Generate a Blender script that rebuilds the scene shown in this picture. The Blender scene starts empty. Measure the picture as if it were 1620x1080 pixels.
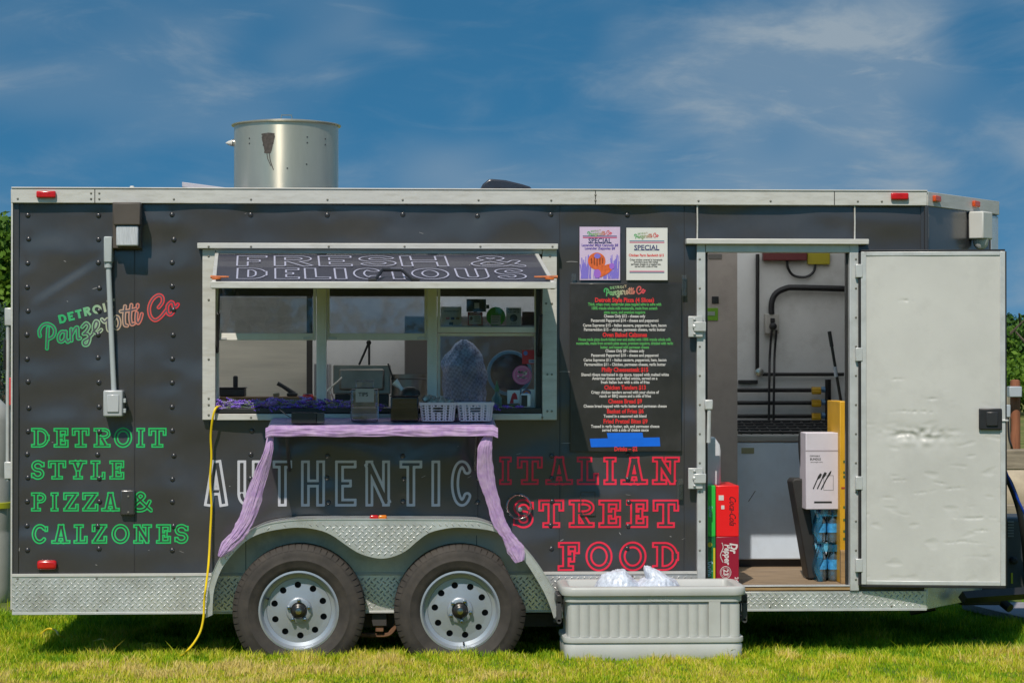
import bpy, math, random
import numpy as np
from mathutils import Vector, Matrix, Euler, noise

R = math.radians
random.seed(11)
rng = np.random.default_rng(11)
sc = bpy.context.scene
COL = sc.collection

# ------------------------------------------------------------------ camera
CAM = Vector((0.0, -12.5, 1.6))
YAW, PITCH, FPX = R(2.62), R(0.514), 3676.0
cam_d = bpy.data.cameras.new('camera')
cam = bpy.data.objects.new('camera', cam_d)
COL.objects.link(cam)
cam.location = CAM
cam.rotation_euler = (math.pi / 2 + PITCH, 0, -YAW)
cam_d.sensor_width = 36.0
cam_d.lens = FPX / 1620 * 36.0
cam_d.clip_end = 3000
cam_d.clip_start = 0.1
sc.camera = cam
RM = Euler((math.pi / 2 + PITCH, 0, -YAW)).to_matrix()

# ------------------------------------------------------------------ light
SUN_TRAVEL = Vector((0.34, 1.0, -1.28)).normalized()
to_sun = -SUN_TRAVEL
sun_el = math.asin(to_sun.z)
sun_az = math.atan2(to_sun.x, to_sun.y)
sl = bpy.data.lights.new('sun', 'SUN')
sl.energy = 3.3
sl.angle = R(0.55)
sl.color = (1.0, 0.905, 0.80)
so = bpy.data.objects.new('sun', sl)
COL.objects.link(so)
so.rotation_euler = SUN_TRAVEL.to_track_quat('-Z', 'Y').to_euler()
so.location = (-3, -10, 12)

world = bpy.data.worlds.new('World')
sc.world = world
world.use_nodes = True
wn, wl = world.node_tree.nodes, world.node_tree.links
wn.clear()
w_out = wn.new('ShaderNodeOutputWorld')
w_bg = wn.new('ShaderNodeBackground')
w_bg.inputs[1].default_value = 0.108
w_tc = wn.new('ShaderNodeTexCoord')
w_sky = wn.new('ShaderNodeTexSky')
w_sky.sky_type = 'NISHITA'
w_sky.sun_disc = False
w_sky.sun_elevation = sun_el
w_sky.sun_rotation = sun_az % (2 * math.pi)
w_sky.altitude = 300
w_sky.air_density = 1.0
w_sky.dust_density = 0.6
w_sky.ozone_density = 3.0
# the low sky is a clear, deep blue: look the sky up a little higher than the ray
w_map = wn.new('ShaderNodeVectorMath'); w_map.operation = 'MULTIPLY_ADD'
w_map.inputs[1].default_value = (1, 1, 1.6)
w_map.inputs[2].default_value = (0, 0, 0.34)
w_nrm = wn.new('ShaderNodeVectorMath'); w_nrm.operation = 'NORMALIZE'
wl.new(w_tc.outputs['Generated'], w_map.inputs[0])
wl.new(w_map.outputs[0], w_nrm.inputs[0])
wl.new(w_nrm.outputs[0], w_sky.inputs['Vector'])
SEED = (0.84, 0.0, 1.06)
# thin cirrus, streaked along one direction
def cloud(rot, scl, nscale, detail, dist, lo, hi, seed):
    m = wn.new('ShaderNodeMapping')
    m.inputs['Location'].default_value = seed
    m.inputs['Rotation'].default_value = (0, rot, 0)
    m.inputs['Scale'].default_value = scl
    wl.new(w_tc.outputs['Generated'], m.inputs[0])
    n = wn.new('ShaderNodeTexNoise')
    n.inputs['Scale'].default_value = nscale
    n.inputs['Detail'].default_value = detail
    n.inputs['Roughness'].default_value = 0.62
    n.inputs['Distortion'].default_value = dist
    wl.new(m.outputs[0], n.inputs['Vector'])
    r = wn.new('ShaderNodeMapRange')
    r.interpolation_type = 'SMOOTHSTEP'
    r.inputs[1].default_value = lo
    r.inputs[2].default_value = hi
    wl.new(n.outputs['Fac'], r.inputs[0])
    return r.outputs[0]
c_wisp = cloud(R(20), (0.7, 1, 2.0), 13.0, 12, 0.7, 0.46, 0.78, (0.31, 0.0, 0.12))
c_fine = cloud(R(-28), (0.6, 1, 2.6), 26.0, 12, 0.9, 0.50, 0.84, (1.7, 0.0, 0.4))
c_mass = cloud(R(24), (1, 1, 1.6), 5.0, 3, 0.2, 0.42, 0.66, SEED)
def wmath(op, a, b):
    n = wn.new('ShaderNodeMath'); n.operation = op
    for k, s in enumerate((a, b)):
        if isinstance(s, (int, float)): n.inputs[k].default_value = s
        else: wl.new(s, n.inputs[k])
    return n.outputs[0]
c1 = wmath('MULTIPLY', c_wisp, wmath('ADD', wmath('MULTIPLY', c_mass, 0.95), 0.22))
c2 = wmath('ADD', wmath('ADD', wmath('MULTIPLY', c_mass, 0.38), 0.03), wmath('MULTIPLY', c_fine, wmath('ADD', wmath('MULTIPLY', c_mass, 0.40), 0.10)))
c_all = wmath('MINIMUM', wmath('ADD', wmath('MULTIPLY', c1, 0.68), wmath('MULTIPLY', c2, 1.12)), 0.95)
w_tint = wn.new('ShaderNodeMix'); w_tint.data_type = 'RGBA'; w_tint.blend_type = 'MULTIPLY'
w_tint.inputs[0].default_value = 1.0
w_tint.inputs[7].default_value = (0.22, 0.74, 0.82, 1)
wl.new(w_sky.outputs[0], w_tint.inputs[6])
w_mix = wn.new('ShaderNodeMix'); w_mix.data_type = 'RGBA'
wl.new(c_all, w_mix.inputs[0])
wl.new(w_tint.outputs[2], w_mix.inputs[6])
w_mix.inputs[7].default_value = (2.4, 3.0, 3.55, 1)
wl.new(w_mix.outputs[2], w_bg.inputs[0])
wl.new(w_bg.outputs[0], w_out.inputs[0])

vs = sc.view_settings
vs.view_transform = 'Standard'; vs.look = 'None'; vs.gamma = 1.0; vs.exposure = 0.21
vs.use_curve_mapping = False
sc.cycles.max_bounces = 10
sc.cycles.diffuse_bounces = 6
sc.cycles.glossy_bounces = 4
sc.cycles.transmission_bounces = 8
sc.cycles.transparent_max_bounces = 16
sc.cycles.caustics_reflective = False
sc.cycles.caustics_refractive = False

# ------------------------------------------------------------------ helpers
def at(px, py, Y):
    """the point at depth Y that was measured at a pixel of the photograph"""
    d = RM @ Vector(((px - 810) / FPX, (540 - py) / FPX, -1))
    return CAM + d * ((Y - CAM.y) / d.y)
def X_(px, Y=0.0, py=573): return at(px, py, Y).x
def Z_(py, Y=0.0, px=810): return at(px, py, Y).z
def mm(px, Y=0.0): return px * (Y + 12.5) / FPX      # length of px pixels at depth Y

def lin(r, g, b):
    f = lambda c: (c / 255 / 12.92) if c <= 10 else ((c / 255 + 0.055) / 1.055) ** 2.4
    return (f(r), f(g), f(b))

MATS = {}
def mat(name, color=(0.5, 0.5, 0.5), rough=0.5, metal=0.0, var=0.0, vscale=8.0, bump=0.0, bscale=60.0,
        spec=0.5, coat=0.0, dirt=None, dirt_amt=0.5, dirt_scale=5.0, rvar=0.0, stretch=None, sheen=0.0, subsurf=0.0,
        alpha=1.0, coat_rough=0.03):
    if name in MATS: return MATS[name]
    m = bpy.data.materials.new(name); m.use_nodes = True
    N, L = m.node_tree.nodes, m.node_tree.links
    p = N['Principled BSDF']
    p.inputs['Base Color'].default_value = (*color, 1)
    p.inputs['Roughness'].default_value = rough
    p.inputs['Metallic'].default_value = metal
    p.inputs['Specular IOR Level'].default_value = spec
    p.inputs['Coat Weight'].default_value = coat
    p.inputs['Coat Roughness'].default_value = coat_rough
    p.inputs['Alpha'].default_value = alpha
    tc = N.new('ShaderNodeTexCoord')
    src = tc.outputs['Object']
    if stretch:
        mp = N.new('ShaderNodeMapping'); mp.inputs['Scale'].default_value = stretch
        L.new(src, mp.inputs[0]); src = mp.outputs[0]
    def nz(scale, detail=6, rough_=0.6):
        n = N.new('ShaderNodeTexNoise'); n.inputs['Scale'].default_value = scale
        n.inputs['Detail'].default_value = detail; n.inputs['Roughness'].default_value = rough_
        L.new(src, n.inputs['Vector']); return n.outputs['Fac']
    col = None
    if var > 0:
        mx = N.new('ShaderNodeMix'); mx.data_type = 'RGBA'
        mx.inputs[6].default_value = (*[c * (1 - var) for c in color], 1)
        mx.inputs[7].default_value = (*[min(1, c * (1 + var)) for c in color], 1)
        rr = N.new('ShaderNodeMapRange'); rr.inputs[1].default_value = 0.3; rr.inputs[2].default_value = 0.7
        L.new(nz(vscale), rr.inputs[0]); L.new(rr.outputs[0], mx.inputs[0]); col = mx.outputs[2]
    if dirt:
        mx = N.new('ShaderNodeMix'); mx.data_type = 'RGBA'
        if col: L.new(col, mx.inputs[6])
        else: mx.inputs[6].default_value = (*color, 1)
        mx.inputs[7].default_value = (*dirt, 1)
        rr = N.new('ShaderNodeMapRange'); rr.inputs[1].default_value = 0.5; rr.inputs[2].default_value = 0.75
        rr.inputs[4].default_value = dirt_amt
        L.new(nz(dirt_scale, 9, 0.7), rr.inputs[0]); L.new(rr.outputs[0], mx.inputs[0]); col = mx.outputs[2]
    if col: L.new(col, p.inputs['Base Color'])
    if rvar > 0:
        rr = N.new('ShaderNodeMapRange'); rr.inputs[1].default_value = 0.3; rr.inputs[2].default_value = 0.7
        rr.inputs[3].default_value = max(0.02, rough - rvar); rr.inputs[4].default_value = min(1, rough + rvar)
        L.new(nz(vscale * 1.7), rr.inputs[0]); L.new(rr.outputs[0], p.inputs['Roughness'])
    if bump > 0:
        b = N.new('ShaderNodeBump'); b.inputs['Strength'].default_value = bump; b.inputs['Distance'].default_value = 0.004
        L.new(nz(bscale, 5), b.inputs['Height']); L.new(b.outputs[0], p.inputs['Normal'])
    if sheen: p.inputs['Sheen Weight'].default_value = sheen
    if subsurf:
        p.inputs['Subsurface Weight'].default_value = subsurf
        p.inputs['Subsurface Radius'].default_value = (0.02, 0.02, 0.02)
    MATS[name] = m
    return m

def glass_mat(name, tint=(1, 1, 1), gloss=0.04, rough=0.02, ior=1.45, haze=0.0, hazecol=(0.6, 0.6, 0.6)):
    """thin clear sheet: lets light through, mirrors at grazing angles, a little dusty"""
    if name in MATS: return MATS[name]
    m = bpy.data.materials.new(name); m.use_nodes = True
    N, L = m.node_tree.nodes, m.node_tree.links
    N.clear()
    o = N.new('ShaderNodeOutputMaterial'); t = N.new('ShaderNodeBsdfTransparent'); t.inputs[0].default_value = (*tint, 1)
    g = N.new('ShaderNodeBsdfGlossy'); g.inputs['Roughness'].default_value = rough
    fr = N.new('ShaderNodeFresnel'); fr.inputs[0].default_value = ior
    mx = N.new('ShaderNodeMixShader')
    ad = N.new('ShaderNodeMath'); ad.operation = 'ADD'; ad.inputs[1].default_value = gloss
    L.new(fr.outputs[0], ad.inputs[0]); L.new(ad.outputs[0], mx.inputs[0])
    base = t.outputs[0]
    if haze > 0:
        d = N.new('ShaderNodeBsdfDiffuse'); d.inputs[0].default_value = (*hazecol, 1)
        tc = N.new('ShaderNodeTexCoord'); nn = N.new('ShaderNodeTexNoise'); nn.inputs['Scale'].default_value = 14
        nn.inputs['Detail'].default_value = 8
        L.new(tc.outputs['Object'], nn.inputs['Vector'])
        mu = N.new('ShaderNodeMath'); mu.operation = 'MULTIPLY'; mu.inputs[1].default_value = 2 * haze
        L.new(nn.outputs['Fac'], mu.inputs[0])
        hm = N.new('ShaderNodeMixShader'); L.new(mu.outputs[0], hm.inputs[0])
        L.new(t.outputs[0], hm.inputs[1]); L.new(d.outputs[0], hm.inputs[2]); base = hm.outputs[0]
    L.new(base, mx.inputs[1]); L.new(g.outputs[0], mx.inputs[2]); L.new(mx.outputs[0], o.inputs[0])
    MATS[name] = m
    return m

def ramp_mat(name, axis, stops, rough=0.4):
    """colour that runs along one axis of the piece (printed lettering)"""
    m = bpy.data.materials.new(name); m.use_nodes = True
    N, L = m.node_tree.nodes, m.node_tree.links
    p = N['Principled BSDF']; p.inputs['Roughness'].default_value = rough
    tc = N.new('ShaderNodeTexCoord'); sp = N.new('ShaderNodeSeparateXYZ'); L.new(tc.outputs['Generated'], sp.inputs[0])
    r = N.new('ShaderNodeValToRGB'); L.new(sp.outputs[axis], r.inputs[0])
    e = r.color_ramp.elements
    e[0].position, e[0].color = stops[0][0], (*stops[0][1], 1)
    e[1].position, e[1].color = stops[-1][0], (*stops[-1][1], 1)
    for pos, c in stops[1:-1]:
        x = e.new(pos); x.color = (*c, 1)
    L.new(r.outputs[0], p.inputs['Base Color'])
    return m

def offset_of(o):
    v = Vector((0, 0, 0))
    while o is not None:
        v += o.location; o = o.parent
    return v

def tag(o, label=None, cat=None, group=None, kind=None):
    if label: o['label'] = label
    if cat: o['category'] = cat
    if group: o['group'] = group
    if kind: o['kind'] = kind
    return o

def thing(name, label, cat, loc=(0, 0, 0), group=None):
    o = bpy.data.objects.new(name, None); COL.objects.link(o)
    o.location = loc; o.empty_display_size = 0.1
    return tag(o, label, cat, group)

class MB:
    def __init__(s): s.v = []; s.f = []
    def add(s, vs, fs):
        k = len(s.v); s.v += [tuple(v) for v in vs]; s.f += [tuple(i + k for i in f) for f in fs]; return s
    def box(s, x0, x1, y0, y1, z0, z1):
        if x0 > x1: x0, x1 = x1, x0
        if y0 > y1: y0, y1 = y1, y0
        if z0 > z1: z0, z1 = z1, z0
        v = [(x0, y0, z0), (x1, y0, z0), (x1, y1, z0), (x0, y1, z0), (x0, y0, z1), (x1, y0, z1), (x1, y1, z1), (x0, y1, z1)]
        return s.add(v, [(0, 3, 2, 1), (4, 5, 6, 7), (0, 1, 5, 4), (1, 2, 6, 5), (2, 3, 7, 6), (3, 0, 4, 7)])
    def obox(s, c, size, rot):
        m = Euler(rot).to_matrix(); a, b, d = size[0] / 2, size[1] / 2, size[2] / 2
        v = [Vector(c) + m @ Vector(p) for p in ((-a, -b, -d), (a, -b, -d), (a, b, -d), (-a, b, -d), (-a, -b, d), (a, -b, d), (a, b, d), (-a, b, d))]
        return s.add(v, [(0, 3, 2, 1), (4, 5, 6, 7), (0, 1, 5, 4), (1, 2, 6, 5), (2, 3, 7, 6), (3, 0, 4, 7)])
    def pbox(s, px0, px1, py0, py1, y0, y1):
        """box whose front face (depth y0) spans these pixels of the photograph"""
        a = at(px0, py1, y0); b = at(px1, py0, y0)
        return s.box(a.x, b.x, y0, y1, a.z, b.z)
    def prism(s, poly, y0, y1):
        """polygon of (x, z) points, extruded from y0 (front) to y1"""
        n = len(poly)
        area = sum(poly[i][0] * poly[(i + 1) % n][1] - poly[(i + 1) % n][0] * poly[i][1] for i in range(n))
        if area < 0: poly = poly[::-1]
        v = [(x, y0, z) for x, z in poly] + [(x, y1, z) for x, z in poly]
        f = [tuple(range(n)), tuple(range(2 * n - 1, n - 1, -1))] + [((i + 1) % n, i, n + i, n + (i + 1) % n) for i in range(n)]
        return s.add(v, f)
    def tube(s, pts, r, n=8, cap=True):
        pts = [Vector(p) for p in pts]; m = len(pts)
        rs = r if isinstance(r, (list, tuple)) else [r] * m
        up = None; rings = []
        for i, p in enumerate(pts):
            t = (pts[min(i + 1, m - 1)] - pts[max(i - 1, 0)]).normalized()
            if up is None:
                up = Vector((0, 0, 1)) if abs(t.z) < 0.9 else Vector((1, 0, 0))
            u = (up - t * up.dot(t)).normalized(); w = t.cross(u); up = u
            rings.append([p + (u * math.cos(2 * math.pi * k / n) + w * math.sin(2 * math.pi * k / n)) * rs[i] for k in range(n)])
        v = [q for ring in rings for q in ring]; f = []
        for i in range(m - 1):
            for k in range(n):
                f.append((i * n + k, i * n + (k + 1) % n, (i + 1) * n + (k + 1) % n, (i + 1) * n + k))
        if cap: f += [tuple(range(n - 1, -1, -1)), tuple(range((m - 1) * n, m * n))]
        return s.add(v, f)
    def lathe(s, prof, c, axis='z', n=24, a0=0.0):
        """profile of (radius, height) spun about an axis through c"""
        v = []; f = []
        for (r, h) in prof:
            for k in range(n):
                a = a0 + 2 * math.pi * k / n; p, q = r * math.cos(a), r * math.sin(a)
                v.append({'z': (c[0] + p, c[1] + q, c[2] + h), 'y': (c[0] + p, c[1] + h, c[2] - q), 'x': (c[0] + h, c[1] + p, c[2] + q)}[axis])
        for i in range(len(prof) - 1):
            for k in range(n):
                f.append((i * n + k, i * n + (k + 1) % n, (i + 1) * n + (k + 1) % n, (i + 1) * n + k))
        f.append(tuple(range(n - 1, -1, -1))); f.append(tuple(range((len(prof) - 1) * n, len(prof) * n)))
        return s.add(v, f)
    def grid(s, fn, nu, nv, skip=None):
        v = [fn(i / nu, j / nv) for j in range(nv + 1) for i in range(nu + 1)]
        f = [(j * (nu + 1) + i, j * (nu + 1) + i + 1, (j + 1) * (nu + 1) + i + 1, (j + 1) * (nu + 1) + i)
             for j in range(nv) for i in range(nu) if not (skip and skip((i + .5) / nu, (j + .5) / nv))]
        return s.add(v, f)
    def build(s, name, m, parent=None, base=None, smooth=False, bevel=0.0, seg=2, angle=35):
        off = offset_of(parent) if parent is not None else Vector(base or (0, 0, 0))
        me = bpy.data.meshes.new(name)
        me.from_pydata([(x - off.x, y - off.y, z - off.z) for x, y, z in s.v], [], s.f)
        me.update()
        if m is not None: me.materials.append(m)
        o = bpy.data.objects.new(name, me); COL.objects.link(o)
        if parent is not None: o.parent = parent
        else: o.location = off
        if smooth or bevel:
            me.polygons.foreach_set('use_smooth', [True] * len(me.polygons))
            me.set_sharp_from_angle(angle=R(angle))
        if bevel:
            b = o.modifiers.new('bevel', 'BEVEL'); b.width = bevel; b.segments = seg; b.limit_method = 'ANGLE'; b.angle_limit = R(40)
            b.harden_normals = False
        return o

def spline(pts, n=8):
    """Catmull-Rom through the points"""
    P = [Vector(p) for p in pts]; out = []
    for i in range(len(P) - 1):
        a, b, c, d = P[max(i - 1, 0)], P[i], P[i + 1], P[min(i + 2, len(P) - 1)]
        for k in range(n):
            t = k / n
            out.append(0.5 * ((2 * b) + (c - a) * t + (2 * a - 5 * b + 4 * c - d) * t * t + (3 * b - a - 3 * c + d) * t ** 3))
    out.append(P[-1]); return out

def share(o, loc, parent, name=None):
    c = o.copy(); c.location = loc; c.parent = parent; COL.objects.link(c)
    return c

# ------------------------------------------------------------------ lettering
def d_box(X, Y, x0, y0, x1, y1):
    cx, cy, a, b = (x0 + x1) / 2, (y0 + y1) / 2, abs(x1 - x0) / 2, abs(y1 - y0) / 2
    qx, qy = np.abs(X - cx) - a, np.abs(Y - cy) - b
    return np.hypot(np.maximum(qx, 0), np.maximum(qy, 0)) + np.minimum(np.maximum(qx, qy), 0)
def d_bar(X, Y, x0, y0, x1, y1, t):
    L = math.hypot(x1 - x0, y1 - y0); ux, uy = (x1 - x0) / L, (y1 - y0) / L
    cx, cy = (x0 + x1) / 2, (y0 + y1) / 2
    a = (X - cx) * ux + (Y - cy) * uy; b = -(X - cx) * uy + (Y - cy) * ux
    return d_box(a, b, -L / 2, -t / 2, L / 2, t / 2)
def d_path(X, Y, pts, t):
    d = np.full(X.shape, 9.0)
    for (x0, y0), (x1, y1) in zip(pts[:-1], pts[1:]):
        vx, vy = x1 - x0, y1 - y0; q = vx * vx + vy * vy + 1e-12
        h = np.clip(((X - x0) * vx + (Y - y0) * vy) / q, 0, 1)
        d = np.minimum(d, np.hypot(X - x0 - h * vx, Y - y0 - h * vy))
    return d - t / 2
def arc(cx, cy, rx, ry, a0, a1, n=28):
    return [(cx + rx * math.cos(R(a0 + (a1 - a0) * k / n)), cy + ry * math.sin(R(a0 + (a1 - a0) * k / n))) for k in range(n + 1)]
AMP = [(.98, .06), (.60, .40), (.30, .70), (.27, .84), (.42, .94), (.58, .86), (.57, .72), (.24, .46), (.10, .28), (.16, .11), (.40, .06), (.68, .16), (.90, .52)]

def glyph(ch, W, t, serif):
    """a list of ('b', x0,y0,x1,y1) boxes, ('s', ...) bars and ('p', pts, t) strokes; letter box W x 1"""
    h = t * (0.78 if serif else 0.9); s = t * 0.55 if serif else 0.0; d = t * 0.85
    b = lambda *a: ('b', *a)
    P = []
    def slab(xc, top, w=None):
        if serif:
            w = w or (t / 2 + s)
            P.append(b(xc - w, 1 - h if top else 0, xc + w, 1 if top else h))
    xl, xr = s + t / 2, W - s - t / 2
    if ch == 'I':
        P.append(b(W / 2 - t / 2, 0, W / 2 + t / 2, 1)); slab(W / 2, 1, W / 2); slab(W / 2, 0, W / 2)
    elif ch == 'T':
        P += [b(W / 2 - t / 2, 0, W / 2 + t / 2, 1), b(0, 1 - h, W, 1)]
        slab(W / 2, 0, t / 2 + s * 1.3)
        if serif: P += [b(0, 1 - h - d, h, 1), b(W - h, 1 - h - d, W, 1)]
    elif ch in 'EFL':
        P.append(b(s, 0, s + t, 1))
        if ch in 'EF': P += [b(0, 1 - h, W, 1), b(s, .5 - h / 2, W * .78, .5 + h / 2)]
        if ch in 'EL': P.append(b(0, 0, W, h))
        if ch == 'L': slab(xl, 1)
        if ch == 'F': slab(xl, 0, t / 2 + s * 1.1)
        if serif:
            if ch in 'EF': P += [b(W - h, 1 - h - d, W, 1), b(W * .78 - h, .5 - h / 2 - d * .5, W * .78, .5 + h / 2 + d * .5)]
            if ch in 'EL': P.append(b(W - h, 0, W, h + d))
    elif ch == 'D':
        P += [b(s, 0, s + t, 1), b(0, 1 - h, W * .5, 1), b(0, 0, W * .5, h), ('p', arc(W * .46, .5, W * .54 - t / 2, .5 - h / 2, -90, 90), h)]
        P.append(b(W - t, .34, W, .66) if serif else b(W - t, .3, W, .7))
    elif ch in 'PR':
        lo = .42
        P += [b(s, 0, s + t, 1), b(0, 1 - h, W * .6, 1), b(s, lo, W * .6, lo + h),
              ('p', arc(W * .58, (1 + lo) / 2, W * .40 - h / 2, (1 - lo - h) / 2, -90, 90), h)]
        slab(xl, 0, t / 2 + s)
        if ch == 'R':
            P.append(('s', W * .42, lo + h * .6, xr + t * .1, 0.0 + (h * .3 if serif else 0), t))
            slab(xr, 0, t / 2 + s * .9)
    elif ch == 'O':
        P.append(('p', arc(W / 2, .5, W / 2 - t / 2, .5 - h / 2, 0, 360, 48), (t + h) / 2))
    elif ch == 'C':
        P.append(('p', arc(W / 2, .5, W / 2 - t / 2, .5 - h / 2, 42, 318, 40), (t + h) / 2))
        if serif: P.append(b(W - h, .60, W, .90))
    elif ch == 'S':
        q = (1 - h) / 4
        up = arc(W / 2, h / 2 + 3 * q, W / 2 - t / 2, q, 25, 270); dn = arc(W / 2, h / 2 + q, W / 2 - t / 2, q, 90, -155)
        P.append(('p', up + dn, (t + h) / 2))
        if serif: P += [b(W - h * 1.1, .64, W, .92), b(0, .08, h * 1.1, .36)]
    elif ch == 'N':
        P += [b(s, 0, s + t * .9, 1), b(W - s - t * .9, 0, W - s, 1), ('s', s + t * .3, 1 - t * .25, W - s - t * .3, t * .25, t * 1.05)]
        slab(xl, 0); slab(xr, 1)
        if serif: P += [b(0, 1 - h, s + t, 1)]
    elif ch == 'A':
        P += [('s', xl, 0.0, W / 2 - t * .05, 1.0, t), ('s', xr, 0.0, W / 2 + t * .05, 1.0, t), b(W * .28, .24, W * .72, .24 + h)]
        slab(xl, 0, t / 2 + s); slab(xr, 0, t / 2 + s)
        if serif: P.append(b(W / 2 - t * .7, 1 - h, W / 2 + t * .7, 1))
    elif ch == 'Y':
        P += [('s', xl, 1.0, W / 2, .42, t), ('s', xr, 1.0, W / 2, .42, t), b(W / 2 - t / 2, 0, W / 2 + t / 2, .5)]
        slab(xl, 1); slab(xr, 1); slab(W / 2, 0, t / 2 + s)
    elif ch == 'Z':
        P += [b(0, 1 - h, W, 1), b(0, 0, W, h), ('s', t * .5, h * .4, W - t * .5, 1 - h * .4, t)]
        if serif: P += [b(0, 1 - h - d, h, 1), b(W - h, 0, W, h + d)]
    elif ch == 'H':
        P += [b(0, 0, t, 1), b(W - t, 0, W, 1), b(0, .5 - h / 2, W, .5 + h / 2)]
    elif ch == 'U':
        r = W / 2 - t / 2
        P += [b(0, min(.4, W * .5), t, 1), b(W - t, min(.4, W * .5), W, 1), ('p', arc(W / 2, min(.4, W * .5), r, min(.4, W * .5) - h / 2, 180, 360), (t + h) / 2)]
    elif ch == '&':
        pts = [(p.x, p.y) for p in spline([(x * W, y, 0) for x, y in AMP], 5)]
        P.append(('p', pts, t * .9))
    return P

def eval_prims(P, X, Y):
    D = np.full(X.shape, 9.0)
    for p in P:
        if p[0] == 'b': q = d_box(X, Y, *p[1:])
        elif p[0] == 's': q = d_bar(X, Y, *p[1:])
        else: q = d_path(X, Y, p[1], p[2])
        D = np.minimum(D, q)
    return D

def contour(g, X, Y, put, mb):
    """mesh of the region g < 0 on the grid; put(x, y) gives the 3-D point"""
    ny, nx = g.shape
    neg = g < 0
    anyn = neg[:-1, :-1] | neg[1:, :-1] | neg[:-1, 1:] | neg[1:, 1:]
    alln = neg[:-1, :-1] & neg[1:, :-1] & neg[:-1, 1:] & neg[1:, 1:]
    for j, i in zip(*np.nonzero(anyn)):
        c = [(X[j, i], Y[j, i], g[j, i]), (X[j, i + 1], Y[j, i + 1], g[j, i + 1]), (X[j + 1, i + 1], Y[j + 1, i + 1], g[j + 1, i + 1]), (X[j + 1, i], Y[j + 1, i], g[j + 1, i])]
        if alln[j, i]:
            mb.add([put(a, b_) for a, b_, _ in c], [(0, 1, 2, 3)]); continue
        for tri in ((c[0], c[1], c[2]), (c[0], c[2], c[3])):
            out = []
            for k in range(3):
                p, q = tri[k], tri[(k + 1) % 3]
                if p[2] < 0: out.append((p[0], p[1]))
                if (p[2] < 0) != (q[2] < 0):
                    u = p[2] / (p[2] - q[2]); out.append((p[0] + (q[0] - p[0]) * u, p[1] + (q[1] - p[1]) * u))
            if len(out) >= 3: mb.add([put(a, b_) for a, b_ in out], [tuple(range(len(out)))])
    return mb

def letter_mesh(P, W, H, put, mb, band=None, cell=None, fill=None, marg=0.06):
    cell = cell or 1 / 56
    nx, ny = int((W + 2 * marg) / cell) + 1, int((1 + 2 * marg) / cell) + 1
    X, Y = np.meshgrid(np.linspace(-marg, W + marg, nx), np.linspace(-marg, 1 + marg, ny))
    D = eval_prims(P, X, Y)
    if band: g = np.abs(D + band / 2) - band / 2
    else: g = D
    contour(g, X, Y, put, mb)
    if fill is not None: contour(D + band, X, Y, put, fill)

def text_mesh(body, size, bold=0.0, align='CENTER', shear=0.0, xs=1.0, spacing=1.0):
    cu = bpy.data.curves.new('print', 'FONT'); cu.body = body; cu.size = size; cu.align_x = align; cu.align_y = 'CENTER'
    cu.offset = bold * size; cu.shear = shear; cu.space_character = spacing; cu.resolution_u = 2
    o = bpy.data.objects.new('print', cu); COL.objects.link(o)
    dg = bpy.context.evaluated_depsgraph_get(); dg.update()
    me = bpy.data.meshes.new_from_object(o.evaluated_get(dg))
    v = np.empty(len(me.vertices) * 3); me.vertices.foreach_get('co', v); v = v.reshape(-1, 3); v[:, 0] *= xs
    f = [tuple(p.vertices) for p in me.polygons]
    bpy.data.objects.remove(o); bpy.data.meshes.remove(me); bpy.data.curves.remove(cu)
    return v, f
def put_text(mb, body, size, c, bold=0.0, align='CENTER', shear=0.0, xs=1.0, width=None, rot=0.0, plane=None):
    """flat print facing the camera side (-Y), centred at c; width squeezes it to that many metres"""
    v, f = text_mesh(body, size, bold, align, shear, xs)
    if width: v[:, 0] *= width / max(1e-6, (v[:, 0].max() - v[:, 0].min()))
    ca, sa = math.cos(rot), math.sin(rot)
    if plane is None: plane = lambda a, b_: (c[0] + a, c[1], c[2] + b_)
    mb.add([plane(x * ca - y * sa, x * sa + y * ca) for x, y, _ in v], f)
    return mb

# ------------------------------------------------------------------ materials
M_wall = mat('black_vinyl_wrap', (0.043, 0.041, 0.044), 0.36, var=0.12, vscale=2.2, spec=0.5, coat=0.9, coat_rough=0.16, dirt=(0.085, 0.078, 0.078), dirt_amt=0.3, dirt_scale=2.2, bump=0.04, bscale=9)
M_rivet = mat('black_rivet', (0.03, 0.03, 0.034), 0.28, spec=0.8)
M_trim = mat('aluminium_trim', (0.60, 0.59, 0.555), 0.45, metal=0.1, var=0.08, vscale=7, dirt=(0.36, 0.33, 0.26), dirt_amt=0.5, dirt_scale=9, stretch=(1, 1, 5))
M_alu = mat('bare_aluminium', (0.60, 0.61, 0.60), 0.40, metal=0.3, var=0.10, vscale=9, rvar=0.1, dirt=(0.33, 0.32, 0.28), dirt_amt=0.4, dirt_scale=7)
M_plate = mat('diamond_plate', (0.73, 0.745, 0.74), 0.30, metal=0.6, var=0.14, vscale=5, rvar=0.10, dirt=(0.34, 0.33, 0.29), dirt_amt=0.6, dirt_scale=4)
M_screw = mat('screw_head', (0.20, 0.19, 0.16), 0.5, metal=0.4)
M_well = mat('wheel_arch_liner', (0.78, 0.75, 0.64), 0.5, metal=0.15, var=0.12, vscale=3, dirt=(0.2, 0.18, 0.13), dirt_amt=0.5, dirt_scale=4)
M_white = mat('white_paint', (0.62, 0.62, 0.58), 0.5, var=0.05, vscale=5)
M_inwall = mat('interior_lining', (0.77, 0.77, 0.75), 0.55, var=0.08, vscale=3, dirt=(0.38, 0.36, 0.32), dirt_amt=0.4)
M_floor = mat('plywood_floor', (0.26, 0.19, 0.12), 0.7, var=0.3, vscale=6, stretch=(1, 6, 1), dirt=(0.12, 0.09, 0.06))
M_wood = mat('raw_wood', (0.36, 0.23, 0.10), 0.65, var=0.25, vscale=9, stretch=(1, 8, 8))
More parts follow.
